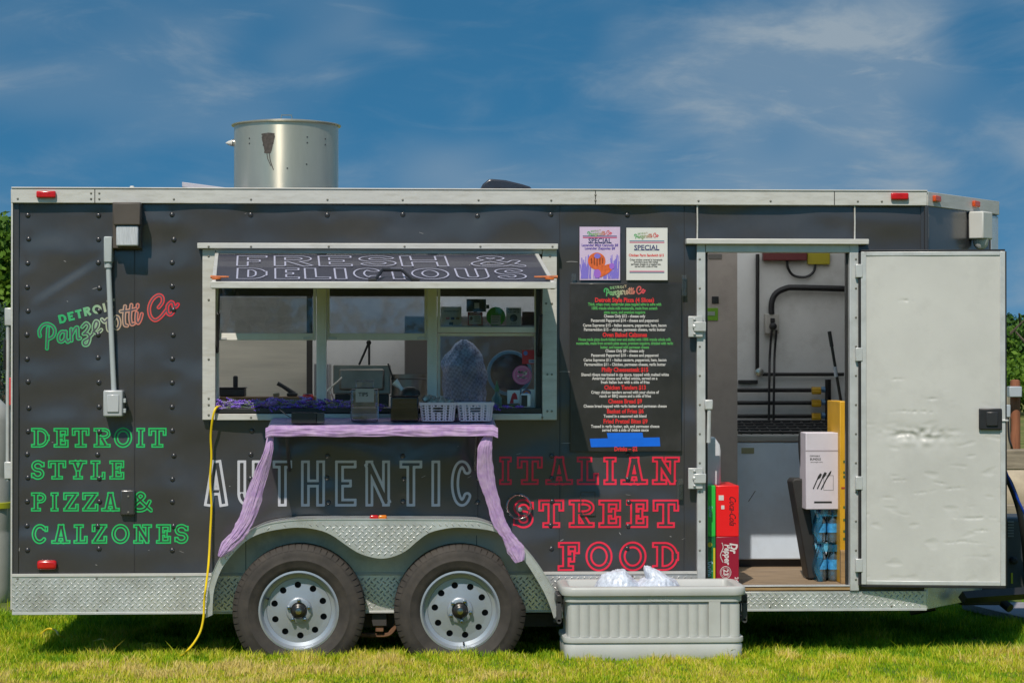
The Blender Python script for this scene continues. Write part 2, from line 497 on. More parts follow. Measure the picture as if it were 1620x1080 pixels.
M_black = mat('black_plastic', (0.018, 0.018, 0.02), 0.42, var=0.2, vscale=20)
M_dark = mat('dark_metal', (0.035, 0.034, 0.034), 0.4, metal=0.3, var=0.2)
M_steel = mat('stainless_steel', (0.55, 0.54, 0.50), 0.28, metal=0.95, var=0.12, vscale=6, rvar=0.08)
M_grey = mat('grey_pvc', (0.42, 0.46, 0.47), 0.45, var=0.05)
M_rubber = mat('tyre_rubber', (0.041, 0.035, 0.030), 0.75, var=0.3, vscale=14, dirt=(0.085, 0.068, 0.052), dirt_amt=0.5, dirt_scale=8, bump=0.15, bscale=90)
M_rim = mat('silver_rim', (0.37, 0.41, 0.455), 0.34, metal=0.45, var=0.06, vscale=10, dirt=(0.30, 0.28, 0.24), dirt_amt=0.35, dirt_scale=12)
M_chrome = mat('chrome', (0.40, 0.40, 0.40), 0.2, metal=1.0)
M_rust = mat('rusty_steel', (0.17, 0.085, 0.045), 0.8, var=0.4, vscale=25, bump=0.3)
M_brown = mat('bronze_housing', (0.085, 0.070, 0.058), 0.5, var=0.1)
M_red = mat('red_lens', (0.55, 0.010, 0.012), 0.18, coat=0.5, var=0.2, vscale=30)
M_amber = mat('amber_lens', (0.75, 0.20, 0.01), 0.2, coat=0.5)
M_green_l = mat('green_vinyl', (0.025, 0.50, 0.13), 0.4)
M_red_l = mat('red_vinyl', (0.82, 0.024, 0.065), 0.4)
M_white_l = mat('silver_vinyl', (0.56, 0.57, 0.62), 0.4)
M_glass = glass_mat('window_glass', (0.86, 0.88, 0.90), gloss=0.0, haze=0.05, hazecol=(0.30, 0.31, 0.33))
M_clear = glass_mat('clear_plastic', (0.86, 0.84, 0.90), gloss=0.05, haze=0.10, hazecol=(0.6, 0.55, 0.65))
M_smoke = glass_mat('smoked_plastic', (0.22, 0.20, 0.22), gloss=0.04, haze=0.10, hazecol=(0.1, 0.09, 0.1))
M_sash = mat('white_sash_lifted', (0.80, 0.79, 0.74), 0.45, var=0.05, vscale=6, dirt=(0.55, 0.52, 0.44), dirt_amt=0.35, dirt_scale=9)  # white vinyl, made lighter to lift the shade under the awning
M_glass2 = glass_mat('double_glass', (0.62, 0.645, 0.68), gloss=0.03, haze=0.07, hazecol=(0.28, 0.30, 0.34))
M_sheet = mat('white_sheet', (0.74, 0.73, 0.68), 0.5)

# ------------------------------------------------------------------ ground
def ground_z(x, y):
    t = min(1, max(0, (-y + 0.05) / 0.5)); z = 0.060 * t * t * (3 - 2 * t)
    return z + 0.012 * noise.noise(Vector((x * 0.9, y * 0.9, 3.1)))
gm = bpy.data.materials.new('lawn_soil'); gm.use_nodes = True
N, L = gm.node_tree.nodes, gm.node_tree.links
p = N['Principled BSDF']; p.inputs['Roughness'].default_value = 0.95
tc = N.new('ShaderNodeTexCoord')
n1 = N.new('ShaderNodeTexNoise'); n1.inputs['Scale'].default_value = 1.3; n1.inputs['Detail'].default_value = 9
n2 = N.new('ShaderNodeTexNoise'); n2.inputs['Scale'].default_value = 40; n2.inputs['Detail'].default_value = 6
L.new(tc.outputs['Object'], n1.inputs[0]); L.new(tc.outputs['Object'], n2.inputs[0])
r1 = N.new('ShaderNodeValToRGB'); r1.color_ramp.elements[0].position = 0.38; r1.color_ramp.elements[1].position = 0.66
r1.color_ramp.elements[0].color = (0.09, 0.15, 0.012, 1); r1.color_ramp.elements[1].color = (0.27, 0.23, 0.07, 1)
mx = N.new('ShaderNodeMix'); mx.data_type = 'RGBA'; mx.inputs[7].default_value = (0.10, 0.075, 0.035, 1)
rr = N.new('ShaderNodeMapRange'); rr.inputs[1].default_value = 0.45; rr.inputs[2].default_value = 0.7; rr.inputs[4].default_value = 0.6
L.new(n1.outputs['Fac'], r1.inputs[0]); L.new(n2.outputs['Fac'], rr.inputs[0]); L.new(rr.outputs[0], mx.inputs[0])
L.new(r1.outputs[0], mx.inputs[6]); L.new(mx.outputs[2], p.inputs['Base Color'])
bp = N.new('ShaderNodeBump'); bp.inputs['Strength'].default_value = 0.7; bp.inputs['Distance'].default_value = 0.03
L.new(n2.outputs['Fac'], bp.inputs['Height']); L.new(bp.outputs[0], p.inputs['Normal'])
xs = [-900, -300, -120, -50, -20, -10] + list(np.linspace(-6, 8, 57)) + [12, 20, 50, 120, 300, 900]
ys = [-900, -300, -100, -40, -16, -8] + list(np.linspace(-4, 6, 41)) + [10, 20, 40, 80, 150, 300, 900]
g = MB()
nx_, ny_ = len(xs), len(ys)
g.add([(x, y, ground_z(x, y)) for y in ys for x in xs],
      [(j * nx_ + i, j * nx_ + i + 1, (j + 1) * nx_ + i + 1, (j + 1) * nx_ + i) for j in range(ny_ - 1) for i in range(nx_ - 1)])
tag(g.build('ground', gm, smooth=True), 'wide lawn ground stretching to the trees', None, kind='structure')

# grass blades ---------------------------------------------------------------
def grass_material():
    m = bpy.data.materials.new('grass_blade'); m.use_nodes = True
    N, L = m.node_tree.nodes, m.node_tree.links
    p = N['Principled BSDF']; p.inputs['Roughness'].default_value = 0.55; p.inputs['Specular IOR Level'].default_value = 0.3
    a = N.new('ShaderNodeAttribute'); a.attribute_name = 'tint'
    r = N.new('ShaderNodeValToRGB'); L.new(a.outputs['Fac'], r.inputs[0])
    e = r.color_ramp.elements
    e[0].position, e[0].color = 0.0, (0.14, 0.32, 0.010, 1)
    e[1].position, e[1].color = 1.0, (0.84, 0.68, 0.24, 1)
    x = e.new(0.40); x.color = (0.42, 0.58, 0.010, 1)
    x = e.new(0.68); x.color = (0.72, 0.66, 0.05, 1)
    L.new(r.outputs[0], p.inputs['Base Color'])
    t = N.new('ShaderNodeBsdfTranslucent'); L.new(r.outputs[0], t.inputs[0])
    ms = N.new('ShaderNodeMixShader'); ms.inputs[0].default_value = 0.35
    o = N['Material Output']; L.new(p.outputs[0], ms.inputs[1]); L.new(t.outputs[0], ms.inputs[2]); L.new(ms.outputs[0], o.inputs[0])
    return m
M_grass = grass_material()
def vnoise(x, y, s, seed=0.0):
    return np.array([noise.noise(Vector((a * s, b * s, seed))) for a, b in zip(x, y)])
def blades(name, n, x0, x1, y0, y1, hmin, hmax, wid, label, keep=None):
    x = rng.uniform(x0, x1, n); y = rng.uniform(y0, y1, n)
    if keep is not None:
        k = keep(x, y); x, y = x[k], y[k]; n = len(x)
    # patchiness from a coarse noise table
    gx, gy = np.meshgrid(np.linspace(x0, x1, 160), np.linspace(y0, y1, 110))
    tab = vnoise(gx.ravel(), gy.ravel(), 1.7, 2.2).reshape(gx.shape); tab2 = vnoise(gx.ravel(), gy.ravel(), 7.0, 7.7).reshape(gx.shape)
    ii = ((x - x0) / (x1 - x0) * 159).astype(int); jj = ((y - y0) / (y1 - y0) * 109).astype(int)
    pn, pn2 = tab[jj, ii], tab2[jj, ii]
    bare = rng.random(n) < np.clip(-(pn + 0.8 * pn2) - 0.30, 0, .55) * 1.6
    x, y, ii, jj, pn, pn2 = x[~bare], y[~bare], ii[~bare], jj[~bare], pn[~bare], pn2[~bare]; n = len(x)
    z = np.array([ground_z(a, b) for a, b in zip(gx.ravel(), gy.ravel())]).reshape(gx.shape)[jj, ii]
    dry = np.clip((-y - 0.10) / 0.45, 0, 1)                      # the lawn dries out away from the trailer's shade
    right = np.clip((x - 0.6) / 2.5, -0.6, 1)
    tint = np.clip(0.20 + 0.36 * dry + 0.46 * pn + 0.62 * pn2 - 0.14 * right + rng.normal(0, 0.20, n), 0, 1)
    tall = 1 - 0.40 * dry + 0.75 * pn2 + 0.35 * pn - 0.2 * (tint > .75)
    h = rng.uniform(hmin, hmax, n) * np.clip(tall, 0.35, 1.5) * np.where(rng.random(n) < 0.03, 1.4, 1.0)
    az = rng.uniform(0, 2 * np.pi, n); lean = rng.uniform(0.05, 0.85, n) * h
    dx, dy = np.cos(az), np.sin(az); w = wid * rng.uniform(0.6, 1.3, n)
    fa = rng.uniform(0, np.pi, n); px, py = np.cos(fa) * w, np.sin(fa) * w
    V = np.empty((n, 5, 3))
    V[:, 0] = np.stack([x - px, y - py, z - 0.005], 1); V[:, 1] = np.stack([x + px, y + py, z - 0.005], 1)
    mxp, myp, mz = x + dx * lean * 0.35, y + dy * lean * 0.35, z + h * 0.6
    V[:, 2] = np.stack([mxp + px * 0.8, myp + py * 0.8, mz], 1); V[:, 3] = np.stack([mxp - px * 0.8, myp - py * 0.8, mz], 1)
    V[:, 4] = np.stack([x + dx * lean, y + dy * lean, z + h], 1)
    me = bpy.data.meshes.new(name)
    me.vertices.add(n * 5); me.vertices.foreach_set('co', V.ravel())
    me.loops.add(n * 7); me.polygons.add(n * 2)
    base = np.arange(n)[:, None] * 5
    me.loops.foreach_set('vertex_index', (base + np.array([0, 1, 2, 3, 3, 2, 4])).ravel().astype(np.int32))
    st = (np.arange(n)[:, None] * 7 + np.array([0, 4])).ravel().astype(np.int32)
    me.polygons.foreach_set('loop_start', st)
    me.update(calc_edges=True)
    at_ = me.attributes.new('tint', 'FLOAT', 'POINT'); at_.data.foreach_set('value', np.repeat(tint, 5).astype(np.float32))
    me.materials.append(M_grass)
    o = bpy.data.objects.new(name, me); COL.objects.link(o)
    tag(o, label, 'grass', kind='stuff')
    return o
blades('grass', 300000, -3.2, 4.5, -1.7, 2.4, 0.022, 0.060, 0.0026, 'mown grass in front of and under the food trailer, green to straw')
blades('grass', 60000, -9, 12, 2.6, 14, 0.04, 0.09, 0.005, 'rougher grass on the far side of the food trailer')
# weeds / long tufts at tyres and cooler
def tufts(spots):
    ob = []
    for (x, y, r, n) in spots:
        ob.append((x, y, r, n))
    return ob

# ------------------------------------------------------------------ trailer shell
XL, XR = at(20, 620, 0).x, at(1465, 620, 0).x
ZT = (at(20, 299, 0).z + at(1465, 303, 0).z) / 2          # top of roof trim
ZTB = (at(20, 322, 0).z + at(1465, 325, 0).z) / 2         # bottom of roof trim
ZS = at(300, 907, 0).z                                    # top of the diamond skirt
ZB = (at(20, 970, 0).z + at(1465, 963, 0).z) / 2          # bottom of the skirt
ZF = at(1230, 929, 0).z                                   # interior floor
WID = 2.13                                                # trailer width
NX, NY = 0.58, 0.735                                      # run of the V nose
T = thing('food_trailer', 'black enclosed food trailer with open serving window and open side door', 'trailer', (XL + 2.45, 1.0, 0.0))

RCOLS = [43, 155, 273, 397, 518, 638, 757, 873, 994]
RROWS = [340, 378, 416, 454, 491, 530, 567, 605, 644, 682, 720, 757, 794, 832, 869]
rivets = []
for cx in RCOLS:
    for cy in RROWS:
        if 312 < cx < 886 and 376 < cy < 672: continue
        if 340 < cx < 870 and cy > 806: continue
        if cx == 994 and 352 < cy < 718: continue
        if cx == 873 and 376 < cy < 700: continue
        q = at(cx + random.uniform(-1.5, 1.5), cy + random.uniform(-1.5, 1.5), 0)
        rivets.append((q.x, q.z))
RV = np.array(rivets)
def wd(x, z):
    """how far the sheet is pushed in at (x, z): soft buckling plus a pull at each rivet"""
    a = noise.noise(Vector((x * 1.5 + 3, z * 2.1, 0.3))) + 0.45 * noise.noise(Vector((x * 4.1, z * 3.3 + 5, 1.7)))
    f = 0.0195 + 0.0070 * a + 0.0155 * noise.noise(Vector((x * 3.0 + 9, z * 5.5, 4.4))) + 0.0022 * noise.noise(Vector((x * 8 + 1, z * 11, 2.4)))
    # long diagonal crease by the script lettering
    u = (x + 1.95) * 0.62 - (z - 1.98) * -0.78
    c = at(110, 440, 0); dx, dz = x - c.x, z - c.z
    along, across = dx * 0.84 + dz * 0.54, -dx * 0.54 + dz * 0.84
    f += 0.018 * math.exp(-(along / 0.22) ** 2) * (1 / (1 + math.exp(-across / 0.006)) - 0.5) * math.exp(-abs(across) / 0.07)
    d2 = (RV[:, 0] - x) ** 2 + (RV[:, 1] - z) ** 2
    f += 0.0035 * float(np.exp(-d2 / 0.0013).sum()) + 0.0022 * float(np.exp(-d2 / 0.010).sum())
    if f > .017: f = .017 + .010 * math.tanh((f - .017) / .010)
    return max(0.0004, f)
def keyed(keys, step):
    out = []
    for a, b_ in zip(keys[:-1], keys[1:]):
        n = max(1, int(round((b_ - a) / step))); out += [a + (b_ - a) * k / n for k in range(n)]
    return np.array(out + [keys[-1]])
WX0, WX1, WZ0, WZ1 = at(330, 520, 0).x, at(868, 520, 0).x, at(600, 658, 0).z, at(600, 393, 0).z
DX0, DX1, DZ0, DZ1 = at(1112, 660, 0).x, at(1348, 660, 0).x, at(1230, 933, 0).z, at(1230, 390, 0).z
AX0, AX1, AZ1 = at(352, 900, 0).x, at(868, 900, 0).x, at(600, 834, 0).z
gx = keyed([XL, WX0, WX1, DX0, DX1, XR], 0.022); gz = keyed([DZ0, ZS, WZ0, WZ1, DZ1, ZTB + 0.01] if WZ1 < DZ1 else [DZ0, ZS, WZ0, DZ1, WZ1, ZTB + 0.01], 0.022)
def hole(x, z):
    if WX0 < x < WX1 and WZ0 < z < WZ1: return True
    if DX0 < x < DX1 and z < DZ1: return True
    if z < ZS and x < DX1: return True
    return False
w = MB(); nX, nZ = len(gx), len(gz)
w.add([(x, wd(x, z), z) for z in gz for x in gx],
      [(j * nX + i, j * nX + i + 1, (j + 1) * nX + i + 1, (j + 1) * nX + i) for j in range(nZ - 1) for i in range(nX - 1)
       if not hole((gx[i] + gx[i + 1]) / 2, (gz[j] + gz[j + 1]) / 2)])
W_side = w.build('side_wall', M_wall, T, smooth=True, angle=80)
# rivets
rv = MB().lathe([(0.0142, 0.003), (0.0142, -0.001), (0.0125, -0.0045), (0.0085, -0.0075), (0.003, -0.0088)], (0, 0, 0), 'y', 12)
first = None
base_off = offset_of(W_side)
for (x, z) in rivets:
    if first is None:
        first = rv.build('rivet', M_rivet, None, smooth=True, angle=60); first.parent = W_side
        o = first
    else: o = share(first, (0, 0, 0), W_side)
    o.location = (x - base_off.x, wd(x, z) - base_off.y, z - base_off.z)

# bare aluminium behind the wheels (in front of the black sheet, below the fender)
# (built with the fender)

# diamond plate ---------------------------------------------------------------
def lugs(mb, x0, x1, z0, z1, ysurf, test=None, pitch=0.034, h=0.0046):
    nI, nJ = int((x1 - x0) / pitch), int((z1 - z0) / (pitch))
    for j in range(2 * nJ + 1):
        for i in range(nI + 1):
            x = x0 + (i + (0.5 if j % 2 else 0.0)) * pitch + 0.008; z = z0 + 0.010 + j * pitch / 2
            if x > x1 - 0.010 or z > z1 - 0.008: continue
            if test and not test(x, z): continue
            a = R(45) if j % 2 else R(-45)
            a += random.uniform(-0.05, 0.05)
            u = (math.cos(a), math.sin(a)); n = (-u[1], u[0]); l, b_ = 0.0125, 0.0042
            y = ysurf(x, z) if callable(ysurf) else ysurf
            P = lambda s, t, q: (x + u[0] * s + n[0] * t, y - q, z + u[1] * s + n[1] * t)
            mb.add([P(-l, 0, 0), P(-l * .4, -b_, 0), P(l * .4, -b_, 0), P(l, 0, 0), P(l * .4, b_, 0), P(-l * .4, b_, 0), P(-l * .5, 0, h), P(l * .5, 0, h)],
                   [(0, 1, 6), (1, 2, 7, 6), (2, 3, 7), (3, 4, 7), (4, 5, 6, 7), (5, 0, 6)])
    return mb
sk = MB().box(XL, at(1103, 930, 0).x, -0.006, 0.01, ZB, ZS)
skirt = sk.build('diamond_skirt', M_plate, T, bevel=0.001)
tag(lugs(MB(), XL, at(1103, 930, 0).x, ZB + 0.012, ZS - 0.018, -0.006).build('raised_lugs', M_plate, skirt), kind='stuff')
sk2 = MB().box(at(1104, 930, 0).x, XR, -0.0065, 0.01, ZB, at(1230, 935, 0).z)
skirt2 = sk2.build('diamond_skirt', M_plate, T, bevel=0.001)
tag(lugs(MB(), at(1106, 930, 0).x, XR - .01, ZB + 0.010, at(1230, 935, 0).z, -0.0065).build('raised_lugs', M_plate, skirt2), kind='stuff')
MB().box(XL, at(1103, 930, 0).x, -0.011, -0.0062, ZS - 0.012, ZS + 0.004).build('skirt_trim', M_trim, T, bevel=0.001)
MB().box(XL, XR, -0.010, 0.012, ZB - 0.006, ZB + 0.006).build('skirt_edge', M_alu, T, bevel=0.001)
scr = MB().lathe([(0.0062, 0.0), (0.0056, -0.002), (0.003, -0.003)], (0, 0, 0), 'y', 8)
SCREW = None
def screw(x, y, z, parent, m=None):
    global SCREW
    if SCREW is None:
        SCREW = scr.build('screw', M_screw, None, smooth=True); o = SCREW; o.parent = parent
    else: o = share(SCREW, (0, 0, 0), parent)
    q = offset_of(parent); o.location = (x - q.x, y - q.y, z - q.z)
for px in (28, 153, 276, 722, 1000): screw(at(px, 914, 0).x, -0.0065, ZS - 0.022, skirt)
for px in (154, 1218, 1410): screw(at(px, 962, 0).x, -0.0075, ZB + 0.018, skirt)

# roof trim, roof, nose, rear ------------------------------------------------------
XN = XR + NX
trim = MB().box(XL - 0.004, XR + 0.004, -0.016, 0.02, ZTB, ZT).build('roof_trim', M_trim, T, bevel=0.003)
MB().box(XL - 0.006, XR + 0.006, -0.021, 0.02, ZT + 0.0005, ZT + 0.008).build('roof_trim_lip', M_trim, T, bevel=0.002)
for px in (28, 144, 157, 144, 275, 397, 518, 637, 757, 872, 942, 1105, 1219, 1357, 1395):
    q = at(px, 316, -0.016); screw(q.x, -0.0165, ZTB + 0.022, trim)
for px in (144, 157, 942): q = at(px, 306, -0.016); screw(q.x, -0.0165, ZT - 0.024, trim)
for px in (150, 942, 1320): q = at(px, 306, -0.016); MB().box(q.x - .002, q.x + .002, -0.0175, -0.0165, ZTB + .002, ZT - .001).build('trim_seam', M_dark, trim)
poly = [(XL, 0.015), (XR, 0.015), (XN, NY), (XN, WID - NY), (XR, WID), (XL, WID)]
n = len(poly)
# roof deck with two unseen translucent panels added to brighten the inside
FILL_BAYS = [(XL + .15, X_(1050)), (X_(1090), XR - .06)]; SY0, SY1 = 0.14, 2.0
def deck(z0, z1, x_l, x_r, y_n, y_f, nose):
    d = MB(); d.box(x_l, x_r, y_n, SY0, z0, z1); d.box(x_l, x_r, SY1, y_f, z0, z1)
    cuts = [x_l] + [c for s in FILL_BAYS for c in s] + [x_r]
    for a, b_ in zip(cuts[0::2], cuts[1::2]): d.box(a, b_, SY0, SY1, z0, z1)
    if nose:
        pp = [(XR, 0.015), (XN, NY), (XN, WID - NY), (XR, WID)]
        d.add([(x, y, z1) for x, y in pp] + [(x, y, z0) for x, y in pp], [(0, 1, 2, 3), (7, 6, 5, 4), (0, 4, 5, 1), (1, 5, 6, 2), (2, 6, 7, 3)])
    return d
roof = deck(ZT - .04, ZT - .012, XL, XR, 0.015, WID, True).build('roof', mat('roof_sheet', (0.55, 0.55, 0.52), 0.4, metal=0.3, var=0.1), T)
ms_ = bpy.data.materials.new('fill_panel_sheet'); ms_.use_nodes = True
N, L = ms_.node_tree.nodes, ms_.node_tree.links; t_ = N.new('ShaderNodeBsdfTranslucent'); t_.inputs[0].default_value = (.93, .94, .94, 1)
mx_ = N.new('ShaderNodeMixShader'); mx_.inputs[0].default_value = .95; L.new(N['Principled BSDF'].outputs[0], mx_.inputs[1]); L.new(t_.outputs[0], mx_.inputs[2]); L.new(mx_.outputs[0], N['Material Output'].inputs[0])
for a, b_ in FILL_BAYS:
    MB().add([(a, SY0, ZT - .02), (b_, SY0, ZT - .02), (b_, SY1, ZT - .02), (a, SY1, ZT - .02)], [(0, 1, 2, 3)]).build('fill_light_panel', ms_, roof)
fl = MB(); fl.add([(x, y, ZF) for x, y in poly] + [(x, y, ZF - 0.03) for x, y in poly], [tuple(range(n)), tuple(range(2 * n - 1, n - 1, -1))] + [(i, n + i, n + (i + 1) % n, (i + 1) % n) for i in range(n)])
fl.build('floor', M_floor, T)
fb = MB(); pb = [(x + (0.02 if x < XL + .1 else -0.02), min(max(y, 0.03), WID - .03)) for x, y in poly]
fb.add([(x, y, ZF - 0.035) for x, y in pb] + [(x, y, ZB + 0.012) for x, y in pb], [tuple(range(2 * n - 1, n - 1, -1)), tuple(range(n))] + [(i, n + i, n + (i + 1) % n, (i + 1) % n) for i in range(n)])
fb.build('chassis', M_dark, T)
# nose panels
def panel(a, b_, z0, z1, th, name, m, out=0.0, inner=False):
    d = Vector((b_[0] - a[0], b_[1] - a[1], 0)).normalized(); nrm = Vector((d.y, -d.x, 0))
    p = MB(); q0, q1 = Vector((*a, 0)) + nrm * out, Vector((*b_, 0)) + nrm * out
    i0, i1 = q0 - nrm * th, q1 - nrm * th
    p.add([(q0.x, q0.y, z0), (q1.x, q1.y, z0), (q1.x, q1.y, z1), (q0.x, q0.y, z1), (i0.x, i0.y, z0), (i1.x, i1.y, z0), (i1.x, i1.y, z1), (i0.x, i0.y, z1)],
          [(0, 1, 2, 3), (5, 4, 7, 6), (4, 0, 3, 7), (1, 5, 6, 2), (3, 2, 6, 7), (4, 5, 1, 0)])
    return p.build(name, m, T, bevel=0.002)
A, B, C_, D_ = (XR, 0.0), (XN, NY), (XN, WID - NY), (XR, WID)
for a, b_ in ((A, B), (B, C_), (C_, D_)):
    panel(a, b_, ZS - 0.08, ZTB + 0.005, 0.03, 'nose_wall', M_wall)
    panel(a, b_, ZTB, ZT, 0.02, 'nose_trim', M_trim, out=0.014)
    panel(a, b_, ZB, ZS - 0.08, 0.02, 'nose_skirt', M_plate, out=0.006)
dn = Vector((NX, NY, 0)).normalized(); nn = Vector((dn.y, -dn.x, 0))
def on_nose(s, z, o): v = Vector((XR, 0, z)) + dn * s + nn * o; return v
MB().tube([on_nose(0.0, ZS - .08, .004), on_nose(0.0, ZTB, .004)], 0.014, 8).build('corner_trim', M_wall, T, smooth=True)
LN = math.hypot(NX, NY)
panel((XN - 0.06, NY - 0.076), (XN + .002, NY + .002), ZB + .1, ZTB - .01, 0.004, 'stone_guard', M_plate, out=0.007)
# rear wall, far wall, inner linings
MB().box(XL, XL + 0.03, 0.012, WID, ZB + .02, ZTB + 0.005).build('rear_wall', M_wall, T, bevel=0.002)
MB().box(XL, XR, WID - 0.03, WID, ZB + .02, ZTB + 0.005).build('far_wall', M_wall, T)
MB().box(XL - 0.012, XL + 0.02, 0.0, WID, ZTB, ZT - 0.002).build('rear_trim', M_trim, T, bevel=0.003)
MB().box(XL + 0.031, XR - 0.02, WID - 0.07, WID - 0.031, ZF, ZT - 0.042).build('back_lining', M_inwall, T)
MB().box(XL + 0.031, XL + 0.05, 0.05, WID - 0.071, ZF, ZT - 0.042).build('end_lining', M_inwall, T)
deck(ZT - .055, ZT - .042, XL + .05, XR, .05, WID - .071, False).build('ceiling_lining', M_inwall, T)
il = MB()
for x0, x1, z0, z1 in ((XL + .031, WX0, ZF, ZT - .056), (WX1, DX0, ZF, ZT - .056), (DX1, XR, ZF, ZT - .056), (WX0, WX1, ZF, WZ0), (WX0, WX1, WZ1, ZT - .056), (DX0, DX1, DZ1, ZT - .056)):
    il.box(x0, x1, 0.036, 0.046, z0, z1)
il.build('side_lining', M_inwall, T)
# rear door hardware at the left edge
xq = at(13, 600, 0.06).x
MB().tube([(xq, 0.05, at(13, 490, .05).z), (xq, 0.05, at(13, 760, .05).z)], 0.011, 10).build('cam_bar', M_alu, T, smooth=True)
for y0, y1 in ((487, 515), (730, 757)):
    MB().box(xq - .016, XL - .001, 0.032, 0.068, at(13, y1, .05).z, at(13, y0, .05).z).build('bar_bracket', M_alu, T, bevel=0.004)
MB().box(xq - .022, xq - .012, 0.03, 0.08, at(13, 585, .05).z, at(13, 535, .05).z).build('bar_handle', M_black, T, bevel=0.004)
MB().box(XL - .020, XL - .001, 0.004, 0.03, at(16, 641, .01).z, at(16, 597, .01).z).build('tail_light', M_red, T, bevel=0.004)
MB().box(XL - .010, XL - .0005, 0.0, 0.02, ZB + .02, ZTB).build('rear_corner_trim', M_trim, T, bevel=0.002)
# marker lights
def lens(px0, px1, py0, py1, y, m, depth=0.022, bev=0.008):
    return MB().pbox(px0, px1, py0, py1, y - depth, y).build('marker_light', m, T, bevel=bev, seg=3)
lens(57, 88, 302, 313, -0.016, M_red); lens(1410, 1438, 305, 316, -0.016, M_red)
lens(58, 89, 886, 901, wd(at(73, 893, 0).x, at(73, 893, 0).z), M_red, 0.034, 0.014)
M_nose = mat('orange_lens', (0.62, 0.075, 0.010), 0.2, coat=0.5)
for s, m in ((0.09, M_nose), (0.60, M_nose)):
    c = on_nose(s, (ZT + ZTB) / 2 + .004, 0.024)
    MB().obox(c, (0.075, 0.02, 0.034), (0, 0, math.atan2(dn.y, dn.x))).build('marker_light', m, T, bevel=0.006, seg=3)
# flood light on the nose
c = on_nose(0.60, at(1555, 358, .5).z, 0.05)
MB().obox(c, (0.13, 0.09, 0.155), (0, 0, math.atan2(dn.y, dn.x))).build('flood_light', M_white, T, bevel=0.008)
MB().lathe([(0.045, 0.0), (0.040, -0.03), (0.025, -0.05), (0.005, -0.056)], (c.x, c.y, c.z - 0.079), 'z', 16).build('flood_lamp', mat('lamp_glass', (.6, .6, .58), .15), T, smooth=True)
# white sealant runs above the door corners
for px in (1103, 1352):
    a = at(px, 323, 0); b_ = at(px, 380, 0)
    MB().tube([(a.x, -.002, a.z), (a.x + .002, .002, (a.z + b_.z) / 2), (b_.x, -.003, b_.z)], 0.0045, 6).build('sealant_line', M_trim, T, smooth=True)

# ------------------------------------------------------------------ lettering on the wall
def wall_put(x0, z0, H): return lambda x, y: (x0 + x * H, wd(x0 + x * H, z0 + y * H) - 0.0022, z0 + y * H)
def wall_word(chars, y0, y1, t, serif, band, m, parent=None):
    for ch, a, b_ in chars:
        q0, q1 = at(a, y1, 0), at(b_, y0, 0); H = q1.z - q0.z; Wd = (q1.x - q0.x) / H
        mb = MB(); letter_mesh(glyph(ch, Wd, t, serif), Wd, H, wall_put(q0.x, q0.z, H), mb, band=band)
        mb.build('letter', m, parent or W_side)
GR = dict(t=0.25, serif=True, band=0.072, m=M_green_l)
wall_word([('D', 48, 78), ('E', 84, 108), ('T', 113, 141), ('R', 147, 175), ('O', 179, 209), ('I', 215, 229), ('T', 234, 263)], 676.5, 708, **GR)
wall_word([('S', 48, 70), ('T', 75, 104), ('Y', 108, 137), ('L', 142, 166), ('E', 172, 196)], 728, 758.5, **GR)
wall_word([('P', 48, 73), ('I', 79, 92), ('Z', 99, 124), ('Z', 129, 155), ('A', 159, 189), ('&', 209, 239)], 778.5, 809, **GR)
wall_word([('C', 49, 75.5), ('A', 80.5, 111), ('L', 115.5, 138), ('Z', 144, 169), ('O', 175, 205), ('N', 210, 240), ('E', 246, 270), ('S', 275, 298)], 829, 860, **GR)
RD = dict(t=0.26, serif=True, band=0.068, m=M_red_l)
wall_word([('I', 790, 810), ('T', 818, 859), ('A', 863, 907), ('L', 913, 948), ('I', 955, 976), ('A', 982, 1026), ('N', 1032, 1076)], 722, 767, **RD)
wall_word([('S', 812, 845), ('T', 852, 893), ('R', 900, 942), ('E', 947, 983), ('E', 991, 1026), ('T', 1033, 1075)], 790, 835, **RD)
wall_word([('F', 883, 918), ('O', 926, 970), ('O', 979, 1024), ('D', 1032, 1075)], 857, 903, **RD)
wall_word([('A', 322, 361), ('U', 375, 412), ('T', 431, 462), ('H', 476, 514), ('E', 530, 564), ('N', 578, 617), ('T', 632, 668), ('I', 682, 697), ('C', 713, 749)],
          728, 801, t=0.19, serif=False, band=0.056, m=M_white_l)
